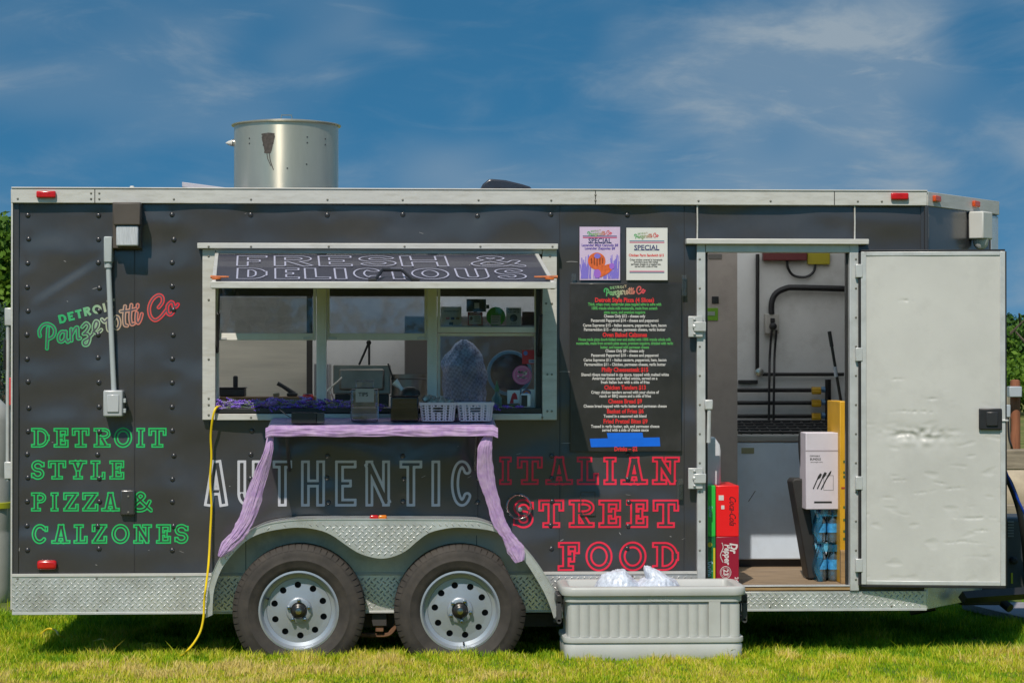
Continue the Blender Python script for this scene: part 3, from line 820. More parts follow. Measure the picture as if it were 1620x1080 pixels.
# script logo, traced as pen strokes in a 260 x 140 px patch (scaled x6.23)
LOGO = [[(140, 570), (133, 520), (165, 465), (215, 450), (265, 475), (285, 520), (270, 572), (225, 600)], [(218, 490), (212, 600), (207, 692)],
        [(385, 530), (350, 528), (322, 570), (326, 615), (356, 624), (388, 585), (392, 525)], [(392, 525), (390, 590), (410, 628), (430, 610)],
        [(445, 500), (448, 615)], [(450, 560), (480, 500), (505, 485), (508, 540), (512, 592), (532, 590)],
        [(552, 480), (590, 442), (618, 470), (600, 512), (565, 548)], [(565, 548), (605, 548), (624, 590), (606, 650), (572, 655), (566, 622), (610, 592), (655, 545)],
        [(655, 530), (700, 480), (708, 435), (682, 424), (664, 470), (670, 522), (700, 540), (738, 508)],
        [(745, 405), (772, 430), (800, 402), (800, 450), (808, 508), (832, 518)],
        [(884, 378), (860, 420), (868, 480), (898, 492), (918, 445), (905, 388), (884, 378)],
        [(972, 275), (962, 380), (968, 455), (992, 466)], [(1034, 262), (1022, 380), (1034, 450), (1058, 446)], [(930, 325), (1005, 318), (1078, 300)],
        [(1086, 340), (1082, 410), (1100, 440), (1122, 405), (1136, 352)], [(1096, 262), (1094, 282)],
        [(1302, 285), (1338, 236), (1336, 182), (1295, 166), (1240, 210), (1208, 290), (1220, 372), (1266, 412), (1322, 380), (1372, 316)],
        [(1422, 232), (1388, 270), (1390, 338), (1420, 356), (1450, 312), (1444, 246), (1422, 232)], [(1445, 268), (1470, 280), (1490, 256)]]
def logo_prims(t):
    P = []
    for st in LOGO:
        P.append(('p', [(p.x, p.y) for p in spline([(x / 872, (872 - y) / 872, 0) for x, y in st], 4)], t))
    return P
DET = [('D', 322, 398, 358, 466), ('E', 412, 474, 338, 440), ('T', 488, 552, 312, 418), ('R', 566, 636, 290, 392), ('O', 650, 742, 268, 374), ('I', 758, 780, 246, 350), ('T', 800, 880, 226, 318)]
def detroit(put, mb, band, t=0.28, fill=None):
    sa = math.sin(R(13)); ca = math.cos(R(13))
    for ch, x0, x1, y0, y1 in DET:
        H = 88 / 872; Wd = (x1 - x0) / 88; ox, oy = x0 / 872, (872 - y1 + 16) / 872
        p2 = lambda x, y: put(ox + (x * ca - y * sa) * H + 0.012, oy + (x * sa + y * ca) * H)
        letter_mesh(glyph(ch, Wd, t, False), Wd, H, p2, mb, band=band, cell=1 / 26, fill=fill)
def make_logo(put, parent, m, t=0.046, band=0.0145, cell=1 / 250, fillm=None):
    mb = MB(); fi = MB() if fillm else None
    X, Y = np.meshgrid(np.arange(0.13, 1.75, cell), np.arange(0.16, 0.86, cell))
    D = eval_prims(logo_prims(t), X, Y)
    contour(np.abs(D + band / 2) - band / 2 if band else D, X, Y, put, mb)
    if fillm: contour(D + band, X, Y, put, fi)
    detroit(put, mb, 0.16 if band else None, fill=fi)
    o = mb.build('script_lettering', m, parent)
    if fillm: fi.build('script_fill', fillm, parent)
    return o
q0 = at(40, 580, 0); LH = at(40, 440, 0).z - q0.z
M_logo = ramp_mat('logo_vinyl', 0, [(0.0, (0.01, 0.40, 0.12)), (0.28, (0.05, 0.42, 0.16)), (0.46, (0.42, 0.50, 0.36)), (0.60, (0.55, 0.36, 0.26)), (0.78, (0.70, 0.09, 0.08)), (1.0, (0.75, 0.02, 0.05))])
make_logo(lambda x, y: (q0.x + x * LH, wd(q0.x + x * LH, q0.z + y * LH) - 0.0022, q0.z + y * LH), W_side, M_logo, fillm=mat('logo_fill', (0.085, 0.085, 0.105), 0.4))

# panel seams and scratches, laid on the buckled sheet
def ribbon(pts, w, m, name, off=.0011):
    b = MB(); P = spline([(x, y, 0) for x, y in pts], 10); V = []
    for k, p_ in enumerate(P):
        a, c = P[max(0, k - 1)], P[min(len(P) - 1, k + 1)]; d_ = (c - a).normalized()
        tp = w * min(1, 4 * k / len(P) + .2, 4 * (len(P) - 1 - k) / len(P) + .2) if name == 'scratch' else w
        for s in (-1, 1):
            q = at(p_.x - d_.y * s * tp / 2, p_.y + d_.x * s * tp / 2, 0); V.append((q.x, wd(q.x, q.z) - off, q.z))
    b.add(V, [(2 * k, 2 * k + 1, 2 * k + 3, 2 * k + 2) for k in range(len(P) - 1)]); return b.build(name, m, W_side)
M_seam = mat('seam_dark', (.012, .012, .013), .5); M_lap = mat('seam_lap', (.060, .058, .062), .35); M_scr = mat('scratch_pale', (.30, .29, .29), .6)  # dark line and paler lap of each panel seam
for px, y0, y1 in ((331, 667, 905), (756, 692, 822), (886, 326, 905), (1083, 326, 905), (212, 395, 905)):
    ribbon([(px, y0 + (y1 - y0) * k / 6) for k in range(7)], .8, M_seam, 'panel_seam'); ribbon([(px + 1.1, y0 + (y1 - y0) * k / 6) for k in range(7)], .9, M_lap, 'panel_seam')
rs_ = random.Random(21)
for pts in ([(100, 412), (104, 414)], [(145, 457), (152, 455), (160, 453)], [(896, 414), (905, 413.5), (915, 414.2)], [(885, 588), (893, 587.4), (903, 588)], [(105, 476), (107, 477)], [(888, 701), (915, 700.6), (940, 701)], [(1060, 848), (1063, 849)], [(886, 856), (892, 853)], [(980, 842), (983, 846)], [(30, 866), (29.5, 872)], [(150, 893), (153, 894)], [(517, 795), (518.5, 791)]):
    ribbon(pts, 1.1, M_scr, 'scratch')
for k in range(16):
    x0, y0 = rs_.choice([(rs_.uniform(40, 310), rs_.uniform(340, 880)), (rs_.uniform(330, 860), rs_.uniform(700, 815)), (rs_.uniform(330, 880), rs_.uniform(335, 378)), (rs_.uniform(885, 1080), rs_.uniform(730, 890))]); l = rs_.uniform(2, 9); a = rs_.uniform(-.5, .5)
    ribbon([(x0, y0), (x0 + l / 2 * math.cos(a), y0 + l / 2 * math.sin(a) + .3), (x0 + l * math.cos(a), y0 + l * math.sin(a))], rs_.uniform(.4, .8), M_scr, 'scratch')
# small fittings on the wall
def wy(px, py): q = at(px, py, 0); return wd(q.x, q.z)
MB().pbox(190, 213, 775, 815, -0.012, 0.03).build('hatch_cover', M_wall, T, bevel=0.008, seg=3)
for y in (785, 810): q = at(203, y, -0.012); screw(q.x, -0.0125, q.z, T)
q = at(821, 801, 0)
b_in = MB().lathe([(0.070, 0.03), (0.070, -0.006), (0.064, -0.010), (0.060, -0.006), (0.058, 0.014)], (q.x, 0.0, q.z), 'y', 32)
b_in.f = b_in.f[:-2]; b_in = b_in.build('water_inlet', glass_mat('clear_cap', (.9, .9, .9), gloss=.16), T, smooth=True, angle=40)
MB().lathe([(.012, .02), (.012, -.004), (.004, -.007)], (q.x + .006, 0.0, q.z - .015), 'y', 12).build('inlet_latch', mat('latch_nickel', (.5, .5, .48), .2, metal=.8), b_in, smooth=True)
hf_ = MB(); y_h = wy(930, 796) - .004
for a in ((918, 942, 777, 778.6), (918, 942, 813.4, 815), (918, 919.5, 778.7, 813.3), (940.5, 942, 778.7, 813.3)): hf_.pbox(*a, y_h, y_h + .03)
hf_.build('outlet_hatch', mat('hatch_frame', (0.05, 0.05, 0.053), 0.25, spec=0.7), T)
lt = thing
# porch light and conduit
lamp = MB().pbox(178, 223, 320, 393, -0.05, 0.03).build('wall_light', M_brown, T, bevel=0.004)
MB().pbox(179, 222, 320.5, 356, -0.115, -0.049).build('light_hood', M_brown, lamp, bevel=0.006)
MB().pbox(183.5, 218.5, 357, 389, -0.105, -0.0505).build('light_lens', mat('ribbed_lens', (0.55, 0.57, 0.60), 0.15, var=0.2, vscale=20, stretch=(12, 12, 1), coat=0.4), lamp, bevel=0.008, seg=3)
MB().pbox(164, 177, 374, 415, -0.05, 0.03).build('junction_box', M_grey, T, bevel=0.006)
a, b_ = at(171, 413, -.03), at(180, 618, -.03)
MB().tube([(a.x, -.022, a.z), ((a.x + b_.x) / 2 - .001, -.020, (a.z + b_.z) / 2), (b_.x, -.022, b_.z)], 0.0145, 12).build('conduit', M_grey, T, smooth=True)
MB().lathe([(0.021, 0), (0.021, -.035), (0.015, -.036)], (a.x, -.022, a.z), 'z', 14).build('conduit_coupling', M_grey, T, smooth=True)
ob = MB().pbox(163, 194, 617, 659, -0.075, 0.03).build('outlet_box', mat('outlet_cover', (0.44, 0.46, 0.47), 0.25, coat=0.3), T, bevel=0.009, seg=3)
MB().pbox(169, 188, 624, 652, -0.082, -0.074).build('cover_window', mat('cover_window', (0.50, 0.52, 0.54), 0.2, coat=0.4), ob, bevel=0.004)
for y in (630, 646): MB().pbox(194.2, 199, y, y + 7, -0.06, -0.03).build('cover_hinge', M_grey, ob, bevel=0.002)

# ------------------------------------------------------------------ serving window
SW = MB()
SW.pbox(320, 341, 394, 664, -0.030, 0.03); 
win = SW.build('serving_window', M_trim, T, bevel=0.003)
MB().pbox(858, 881, 394, 664, -0.030, 0.03).build('frame_side', M_trim, win, bevel=0.003)
MB().pbox(341.5, 857.5, 654, 664.5, -0.031, 0.03).build('frame_bottom', M_trim, win, bevel=0.003)
MB().pbox(341.5, 857.5, 393, 401, -0.031, 0.03).build('frame_top', M_trim, win, bevel=0.003)
MB().pbox(312, 883, 385.5, 393, -0.062, 0.01).build('drip_cap', M_trim, win, bevel=0.003)
for px, py in ((330, 405), (330, 474), (330, 568), (330, 630), (330, 640), (330, 656), (870, 405), (864, 480), (873, 480), (866, 592), (873, 592), (866, 650), (873, 650), (397, 660), (858, 660)):
    q = at(px, py, -0.031); screw(q.x, -0.0315, q.z, win)
for px in (330, 397, 520, 640, 760, 874): q = at(px, 390, -.062); screw(q.x, -0.0625, q.z, win)
YS = 0.05
for a, b_ in ((500.5, 516.5), (676, 691.5)):
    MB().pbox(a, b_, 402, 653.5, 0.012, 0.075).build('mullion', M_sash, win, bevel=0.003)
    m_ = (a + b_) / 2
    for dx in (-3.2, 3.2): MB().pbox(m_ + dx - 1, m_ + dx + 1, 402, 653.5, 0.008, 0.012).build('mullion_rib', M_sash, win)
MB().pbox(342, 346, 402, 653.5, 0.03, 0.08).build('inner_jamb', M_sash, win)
MB().pbox(848, 857.5, 402, 653.5, 0.03, 0.08).build('inner_jamb', M_dark, win)
MB().pbox(342, 857, 645, 653.5, -0.028, 0.08).build('window_sill', M_dark, win, bevel=0.003)
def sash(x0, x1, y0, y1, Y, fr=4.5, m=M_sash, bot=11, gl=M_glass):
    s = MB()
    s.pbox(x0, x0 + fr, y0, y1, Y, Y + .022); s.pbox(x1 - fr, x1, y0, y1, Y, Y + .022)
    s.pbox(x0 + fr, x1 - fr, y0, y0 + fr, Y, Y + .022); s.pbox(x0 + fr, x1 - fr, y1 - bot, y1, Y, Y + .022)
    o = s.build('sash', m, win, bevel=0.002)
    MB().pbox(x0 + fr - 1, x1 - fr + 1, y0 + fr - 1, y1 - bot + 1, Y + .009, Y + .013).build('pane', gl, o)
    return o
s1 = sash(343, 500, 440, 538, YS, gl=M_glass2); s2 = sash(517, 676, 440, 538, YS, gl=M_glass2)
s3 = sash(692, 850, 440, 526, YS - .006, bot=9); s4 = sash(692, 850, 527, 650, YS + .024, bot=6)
for s_, x in ((s1, 345), (s1, 480), (s2, 520), (s2, 660)): MB().pbox(x, x + 13, 533.5, 537, YS - .006, YS - .0005).build('sash_latch', M_alu, s_, bevel=0.001)
# roll of dark blind above the panes
MB().pbox(347, 846, 452, 468, 0.14, 0.2).build('header_board', mat('dark_wood', (0.06, 0.045, 0.03), 0.6), win)

# ------------------------------------------------------------------ awning
AYH, AYF = -0.035, -0.84
hL, hR = at(340, 402, AYH), at(852, 402, AYH)
fL, fR = at(335, 447, AYF), at(878, 447, AYF)
zh, zf = hL.z, fL.z
def aw(u, v, off=0.0):
    """u across, v 0 at the front edge .. 1 at the hinge; off lifts off the outer face"""
    l = fL.lerp(hL, v); r = fR.lerp(hR, v); p_ = l.lerp(r, u)
    z = zf + (zh - zf) * v; d = Vector((0, AYH - AYF, zh - zf)).normalized(); nrm = Vector((0, -d.z, d.y))
    return Vector((p_.x, p_.y, z)) + nrm * off
ap = MB()
ap.grid(lambda u, v: aw(u, v, 0.0 + 0.002 * noise.noise(Vector((u * 4, v * 3, 0)))), 40, 24)
k = len(ap.v); ap.grid(lambda u, v: aw(1 - u, v, -0.03), 1, 1)
awn = ap.build('awning', mat('awning_skin', (0.050, 0.049, 0.068), 0.45, var=0.15, vscale=3, coat=0.15), T, smooth=True, angle=70)
def abox(u0, u1, v0, v1, o0, o1, name, m, bevel=0.003):
    b = MB(); P = [aw(u0, v0, o0), aw(u1, v0, o0), aw(u1, v1, o0), aw(u0, v1, o0), aw(u0, v0, o1), aw(u1, v0, o1), aw(u1, v1, o1), aw(u0, v1, o1)]
    b.add(P, [(0, 3, 2, 1), (4, 5, 6, 7), (0, 1, 5, 4), (1, 2, 6, 5), (2, 3, 7, 6), (3, 0, 4, 7)])
    return b.build(name, m, awn, bevel=bevel)
abox(0.0, 0.012, 0.012, 0.99, -0.035, 0.008, 'side_rail', M_trim); abox(0.988, 1.0, 0.012, 0.99, -0.035, 0.008, 'side_rail', M_trim)
pl, pr = at(333, 456, AYF), at(880, 446, AYF)
MB().box(pl.x, pr.x, AYF - 0.006, AYF + 0.022, pl.z, pr.z).build('front_rail', M_trim, awn, bevel=0.003)
def aw_word(chars, v0, v1):
    vm = (v0 + v1) / 2; H = (v1 - v0) * math.hypot(AYF - AYH, zh - zf)
    for ch, a, b_ in chars:
        p0 = aw(0, vm); p1 = aw(1, vm); Ym = p0.y
        u0 = (X_(a, Ym) - p0.x) / (p1.x - p0.x); u1 = (X_(b_, Ym) - p0.x) / (p1.x - p0.x)
        Wd = (u1 - u0) * (p1.x - p0.x) / H; mb = MB()
        letter_mesh(glyph(ch, Wd, 0.21, False), Wd, H, lambda x, y: aw(u0 + (u1 - u0) * x / Wd, v0 + (v1 - v0) * y, 0.0045), mb, band=0.030)
        mb.build('letter', mat('pale_vinyl', (0.46, 0.46, 0.58), 0.4), awn)
aw_word([('F', 374, 423), ('R', 433, 495), ('E', 503, 557), ('S', 567, 627), ('H', 633, 708), ('&', 744, 823)], 0.545, 0.915)
aw_word([('D', 374, 423), ('E', 434, 474), ('L', 481, 523), ('I', 530, 547), ('C', 558, 606), ('I', 621, 638), ('O', 650, 711), ('U', 721, 773), ('S', 783, 832)], 0.10, 0.47)
hp = [aw(0.455, .03, .01), aw(0.475, .03, .012), aw(0.50, .17, .04), aw(0.555, .17, .04), aw(0.585, .03, .012), aw(0.605, .03, .01)]
MB().tube(hp, 0.0085, 8).build('pull_handle', M_black, awn, smooth=True)
for px0, px1, m1 in ((333, 362, 1), (845, 882, -1)):
    a, b_ = at(px0, 438, AYF + .05), at(px1, 438, AYF + .05)
    MB().tube([a, b_], [0.008 if m1 > 0 else 0.004, 0.004 if m1 > 0 else 0.008], 8).build('latch_pin', mat('orange_enamel', (0.50, 0.12, 0.015), 0.5, var=0.4, vscale=40), awn, smooth=True)
    cx = a.x + .03 if m1 > 0 else b_.x - .04
    MB().box(cx - .022, cx + .022, AYF + .035, AYF + .065, a.z - .014, a.z - .004).build('latch_block', mat('orange_enamel'), awn, bevel=0.003)
# gas struts
for pa, pb_ in (((346, 452), (343, 556)), ((851, 452), (853, 562))):
    a = aw(0.02 if pa[0] < 600 else 0.98, .35, -.04); b_ = at(pb_[0], pb_[1], .02)
    mid = a.lerp(b_, .45)
    MB().tube([a, mid], 0.005, 8).build('strut_rod', M_dark, awn, smooth=True)
    MB().tube([mid, b_], 0.0105, 8).build('strut_body', M_black, awn, smooth=True)

# ------------------------------------------------------------------ shelf and its brackets
SYF = -0.34
zsf = Z_(675, SYF); zsb = Z_(660.5, 0)
xs0, xs1 = X_(424, SYF), X_(784, SYF)
def sh_z(y): return zsf + (zsb - zsf) * (y - SYF) / (0 - SYF)
sb_ = MB(); sb_.add([(xs0, SYF, zsf), (xs1, SYF, zsf), (xs1, -.032, zsb), (xs0, -.032, zsb), (xs0, SYF, zsf - .045), (xs1, SYF, zsf - .045), (xs1, -.032, zsb - .03), (xs0, -.032, zsb - .03)],
                    [(0, 1, 2, 3), (7, 6, 5, 4), (4, 5, 1, 0), (5, 6, 2, 1), (6, 7, 3, 2), (7, 4, 0, 3)])
shelf = sb_.build('serving_shelf', M_alu, T, bevel=0.003)
for u in (0.08, 0.92):
    x = xs0 + (xs1 - xs0) * u
    MB().tube([(x, SYF + .05, zsf - .045), (x, 0.0, zsf - .24)], 0.010, 6).build('shelf_bracket', M_dark, shelf)

# ------------------------------------------------------------------ side door opening and open door
dj = MB().pbox(1103, 1116, 386, 934, -0.02, 0.05).build('door_frame', M_alu, T, bevel=0.003)
MB().pbox(1345, 1358.5, 386, 934, -0.02, 0.05).build('frame_jamb', M_alu, dj, bevel=0.003)
MB().pbox(1116.5, 1344.5, 387, 399, -0.021, 0.05).build('frame_head', M_alu, dj, bevel=0.003)
MB().pbox(1086, 1375, 378, 386, -0.055, 0.012).build('drip_cap', M_trim, dj, bevel=0.004)
MB().pbox(1338.5, 1344.5, 400, 932, 0.03, 0.06).build('door_seal', M_dark, dj)
MB().pbox(1116.5, 1119.5, 400, 932, 0.02, 0.05).build('door_seal', M_dark, dj)
MB().pbox(1117, 1345, 928.5, 933.5, -0.012, 0.0).build('threshold', M_wood, dj)
MB().pbox(1117, 1345, 925.5, 928, -0.013, 0.05).build('threshold_strip', M_alu, dj, bevel=0.001)
for py in range(410, 930, 46):
    q = at(1107, py, -.02); screw(q.x, -.0205, q.z, dj); q = at(1354, py, -.02); screw(q.x, -.0205, q.z, dj)
# latches on the left jamb
for y in (500, 740):
    hgy = MB().pbox(1089, 1112, y, y + 33, -0.040, -0.021).build('door_latch', M_alu, dj, bevel=0.003)
    MB().pbox(1098, 1117, y + 9, y + 24, -0.055, -0.041).build('latch_tongue', M_alu, hgy, bevel=0.003)
    for dy in (5, 16, 28): q = at(1099, y + dy, -.056); MB().lathe([(.011 if dy == 16 else .007, 0.015), (.011 if dy == 16 else .007, -.004), (.003, -.007)], (q.x, -.05, q.z), 'y', 8).build('bolt', M_alu, hgy)
q = at(1122, 638, -.02)
MB().pbox(1115, 1128, 632, 648, -0.05, -0.02).build('bar_guide', M_alu, dj, bevel=0.006)
MB().tube([at(1122, 646, -.034), at(1121, 700, -.034)], 0.011, 8).build('cam_bar', M_alu, dj, smooth=True)
# the leaf, swung back against the side
h0, h1 = at(1362, 399, -0.035), at(1362, 924, -0.035)
e0 = at(1590, 397, -0.15); e1 = at(1590, 926, -0.15)
dz0, dz1 = (h1.z + e1.z) / 2, (h0.z + e0.z) / 2
def dp(u, v, off=0.0):
    x = h0.x + (e0.x - h0.x) * u; y = -0.035 + (-0.15 + 0.035) * u
    d = Vector((e0.x - h0.x, -0.115, 0)).normalized(); nrm = Vector((d.y, -d.x, 0))
    return Vector((x, y, dz0 + (dz1 - dz0) * v)) + nrm * off
def dent(u, v):
    x, z = u * 0.78, v * 1.8
    f = 0.0035 * noise.noise(Vector((x * 3, z * 2.2, 4)))
    # crumpled dent across the middle
    f += 0.013 * math.exp(-((v - 0.452) / 0.016) ** 2) * math.exp(-((u - 0.38) / 0.22) ** 2) * noise.noise(Vector((x * 26, z * 34, 6)))
    c = math.exp(-((v - 0.445 - 0.012 * math.sin(u * 9)) / 0.030) ** 2) * math.exp(-((u - 0.40) / 0.24) ** 2)
    f -= 0.010 * c * (0.75 + 0.8 * noise.noise(Vector((x * 14, z * 9, 2))))
    c2 = math.exp(-((v - 0.425) / 0.010) ** 2) * math.exp(-((u - 0.42) / 0.2) ** 2)
    f += 0.008 * c2 * (0.5 + noise.noise(Vector((x * 22, z * 6, 8))))
    low = max(0, 1 - max(0, v - .42) / .2)
    nz_ = noise.noise(Vector((x * 9, z * 26, 11))); f -= 0.006 * low * max(0, nz_ - 0.34)
    for (du, dv, w) in ((.80, .195, .16), (.72, .12, .14), (.55, .30, .05), (.25, .31, .05), (.16, .255, .04), (.86, .155, .06), (.3, .86, .05), (.34, .52, .16), (.24, .62, .05), (.5, .56, .06), (.66, .285, .07), (.4, .27, .05)):
        f -= 0.0026 * (0.6 + 1.2 * noise.noise(Vector((u * 40, dv * 90, 1)))) * math.exp(-((v - dv - .004 * noise.noise(Vector((u * 9, dv * 50, 3)))) / 0.0035) ** 2) * math.exp(-((u - du) / w) ** 4)
    return f
EDG = 0.036
dl = MB(); dl.grid(lambda u, v: dp(EDG + (1 - 2 * EDG) * u, 0.012 + 0.976 * v, dent(u, v)), 150, 330)
M_door = mat('dented_white_door', (0.565, 0.562, 0.530), 0.42, var=0.07, vscale=2.2, dirt=(0.40, 0.395, 0.375), dirt_amt=0.45, dirt_scale=3.5, bump=0.12, bscale=20)
leaf = dl.build('open_door', M_door, T, smooth=True, angle=80)
def dbox(u0, u1, v0, v1, o0, o1, name, m, bevel=0.002, parent=None):
    b = MB(); P = [dp(u0, v0, o0), dp(u1, v0, o0), dp(u1, v1, o0), dp(u0, v1, o0), dp(u0, v0, o1), dp(u1, v0, o1), dp(u1, v1, o1), dp(u0, v1, o1)]
    b.add(P, [(0, 3, 2, 1), (4, 5, 6, 7), (0, 1, 5, 4), (1, 2, 6, 5), (2, 3, 7, 6), (3, 0, 4, 7)])
    return b.build(name, m, parent or leaf, bevel=bevel)
dbox(0.0, EDG, 0.0, 1.0, -0.035, 0.006, 'edge_rail', M_alu); dbox(1 - EDG, 1.0, 0.0, 1.0, -0.035, 0.006, 'edge_rail', M_alu)
dbox(EDG, 1 - EDG, 0.988, 1.0, -0.035, 0.005, 'edge_rail', M_alu); dbox(EDG, 1 - EDG, 0.0, 0.012, -0.035, 0.005, 'edge_rail', M_alu)
dbox(1.0005, 1.010, 0.0, 1.0, -0.038, 0.002, 'rubber_edge', M_black); dbox(0.0, 1.0, -0.008, -0.0005, -0.038, 0.003, 'rubber_edge', M_black); dbox(0, 1, 1.0005, 1.006, -0.038, 0.003, 'rubber_edge', M_black)
dbox(EDG, 1 - EDG, 0.013, .987, -0.036, -0.030, 'outer_skin', M_wall)
hd = dbox(0.815, 0.975, 0.466, 0.530, 0.004, 0.022, 'paddle_latch', M_black, bevel=0.006)
dbox(0.865, 0.945, 0.478, 0.520, 0.0225, 0.032, 'latch_paddle', mat('satin_black', (.03, .03, .032), .3), parent=hd, bevel=0.004)
dbox(0.975, 1.02, 0.491, 0.497, 0.006, 0.014, 'latch_bolt', M_alu, parent=hd)
for v in (0.935, 0.50 + .085 * 5, 0.16, 0.62, 0.36):
    pass
for py in (418, 550, 753, 883):
    a = at(1353, py, -.03); b_ = at(1364, py + 21, -.03)
    MB().box(a.x, b_.x, -0.046, -0.0215, b_.z, a.z).build('hinge', M_alu, leaf, bevel=0.003)
MB().tube([at(1360, 400, -.03), at(1360, 925, -.03)], 0.008, 8).build('hinge_pin', M_dark, leaf)

# ------------------------------------------------------------------ fender and wheels
FY = -0.235
def pxz(pts, Y): return [(at(x, y, Y).x, at(x, y, Y).z) for x, y in pts]
OUT = [(325, 977), (328, 945), (334, 915), (345, 888), (360, 868), (384, 848), (414, 832), (446, 825), (484, 822), (560, 821.5), (660, 822), (741, 823), (767, 827), (796, 840), (820, 858), (841, 880), (860, 906), (876, 932), (886, 955), (891, 977)]
INN = [(336, 972), (337, 945), (340, 927), (348, 905), (359, 887), (388, 856), (420, 841), (468, 834), (500, 837), (523, 845), (545, 860), (565, 873), (584, 880), (603, 883), (622, 880), (642, 871), (661, 855), (680, 842), (709, 835), (732, 834), (767, 837), (789, 843), (805, 856), (821, 874), (841, 903), (860, 935), (870, 958), (876, 977)]
def resample(pts, n):
    P = [(q.x, q.y) for q in spline([(x, y, 0) for x, y in pts], 6)]
    L = [0]
    for a, b_ in zip(P[:-1], P[1:]): L.append(L[-1] + math.dist(a, b_))
    out = []
    for k in range(n + 1):
        s = L[-1] * k / n; i = min(len(P) - 2, max(0, int(np.searchsorted(L, s)) - 1)); t = (s - L[i]) / max(1e-9, L[i + 1] - L[i])
        out.append((P[i][0] + (P[i + 1][0] - P[i][0]) * t, P[i][1] + (P[i + 1][1] - P[i][1]) * t))
    return out
NF = 90
# match by horizontal run so that the face strips stay upright
Oc = [(q.x, q.y) for q in spline([(x, y, 0) for x, y in OUT], 8)]; Ic = [(q.x, q.y) for q in spline([(x, y, 0) for x, y in INN], 8)]
O_, I_ = resample(OUT, NF), resample(INN, NF)
def by_x(curve, x):
    for a, b_ in zip(curve[:-1], curve[1:]):
        if min(a[0], b_[0]) <= x <= max(a[0], b_[0]) and abs(b_[0] - a[0]) > 1e-6:
            return a[1] + (b_[1] - a[1]) * (x - a[0]) / (b_[0] - a[0])
    return None
Om, Im = [], []
for o_, i_ in zip(O_, I_):
    Om.append(o_); Im.append(i_)
for k in range(NF + 1):
    if 420 < Om[k][0] < 775:
        y = by_x(Ic, Om[k][0]); Im[k] = (Om[k][0], y)
Ow = pxz(Om, FY); n = NF + 1
ff = MB()
ff.prism(Ow + pxz(I_, FY)[::-1], FY, FY + .006)
fender = ff.build('fender', M_plate, T, smooth=True, angle=30)
xzo = pxz(Oc, FY); xzi = pxz(Ic, FY)
def in_face(x, z):
    a, b_ = by_x(xzo, x), by_x(xzi, x)
    return a is not None and b_ is not None and b_ + 0.014 < z < a - 0.016
tag(lugs(MB(), at(345, 900, FY).x, at(870, 900, FY).x, at(600, 884, FY).z, at(600, 822, FY).z, FY, test=in_face).build('raised_lugs', M_plate, fender), kind='stuff')
ft = MB()
for th, s in ((0.0, 1),):
    ft.add([(x, FY - .004, z) for x, z in Ow] + [(x, 0.0, z) for x, z in Ow] + [(x, FY - .004, z + .006) for x, z in Ow] + [(x, 0.0, z + .006) for x, z in Ow],
           [(i, i + 1, n + i + 1, n + i) for i in range(NF)] + [(2 * n + i, 3 * n + i, 3 * n + i + 1, 2 * n + i + 1) for i in range(NF)] + [(i, 2 * n + i, 2 * n + i + 1, i + 1) for i in range(NF)])
ft.build('fender_top', M_plate, fender, smooth=True, angle=30)
ln = [(x, z) for x, z in Ow if z > ZB + .004]; ln = [(ln[0][0], ZS)] + [(x, z - .004) for x, z in ln if z - .004 > ZS] + [(ln[-1][0], ZS)]
MB().prism(ln, -.0055, -.001).build('wheel_arch_liner', M_well, T)
for px in (389, 754): q_ = at(px, 860, 0); MB().box(q_.x - .0015, q_.x + .0015, -.0065, -.0055, ZS, Z_(846, 0)).build('liner_seam', M_dark, T)
la, lb = at(585, 814, FY + .03), at(612, 822, FY + .03)
MB().box(la.x, (la.x + lb.x) / 2 - .0005, FY + .005, FY + .04, lb.z, la.z).build('fender_marker_red', M_red, fender, bevel=0.008, seg=3)
MB().box((la.x + lb.x) / 2 + .0005, lb.x, FY + .005, FY + .04, lb.z, la.z).build('fender_marker_amber', M_amber, fender, bevel=0.008, seg=3)

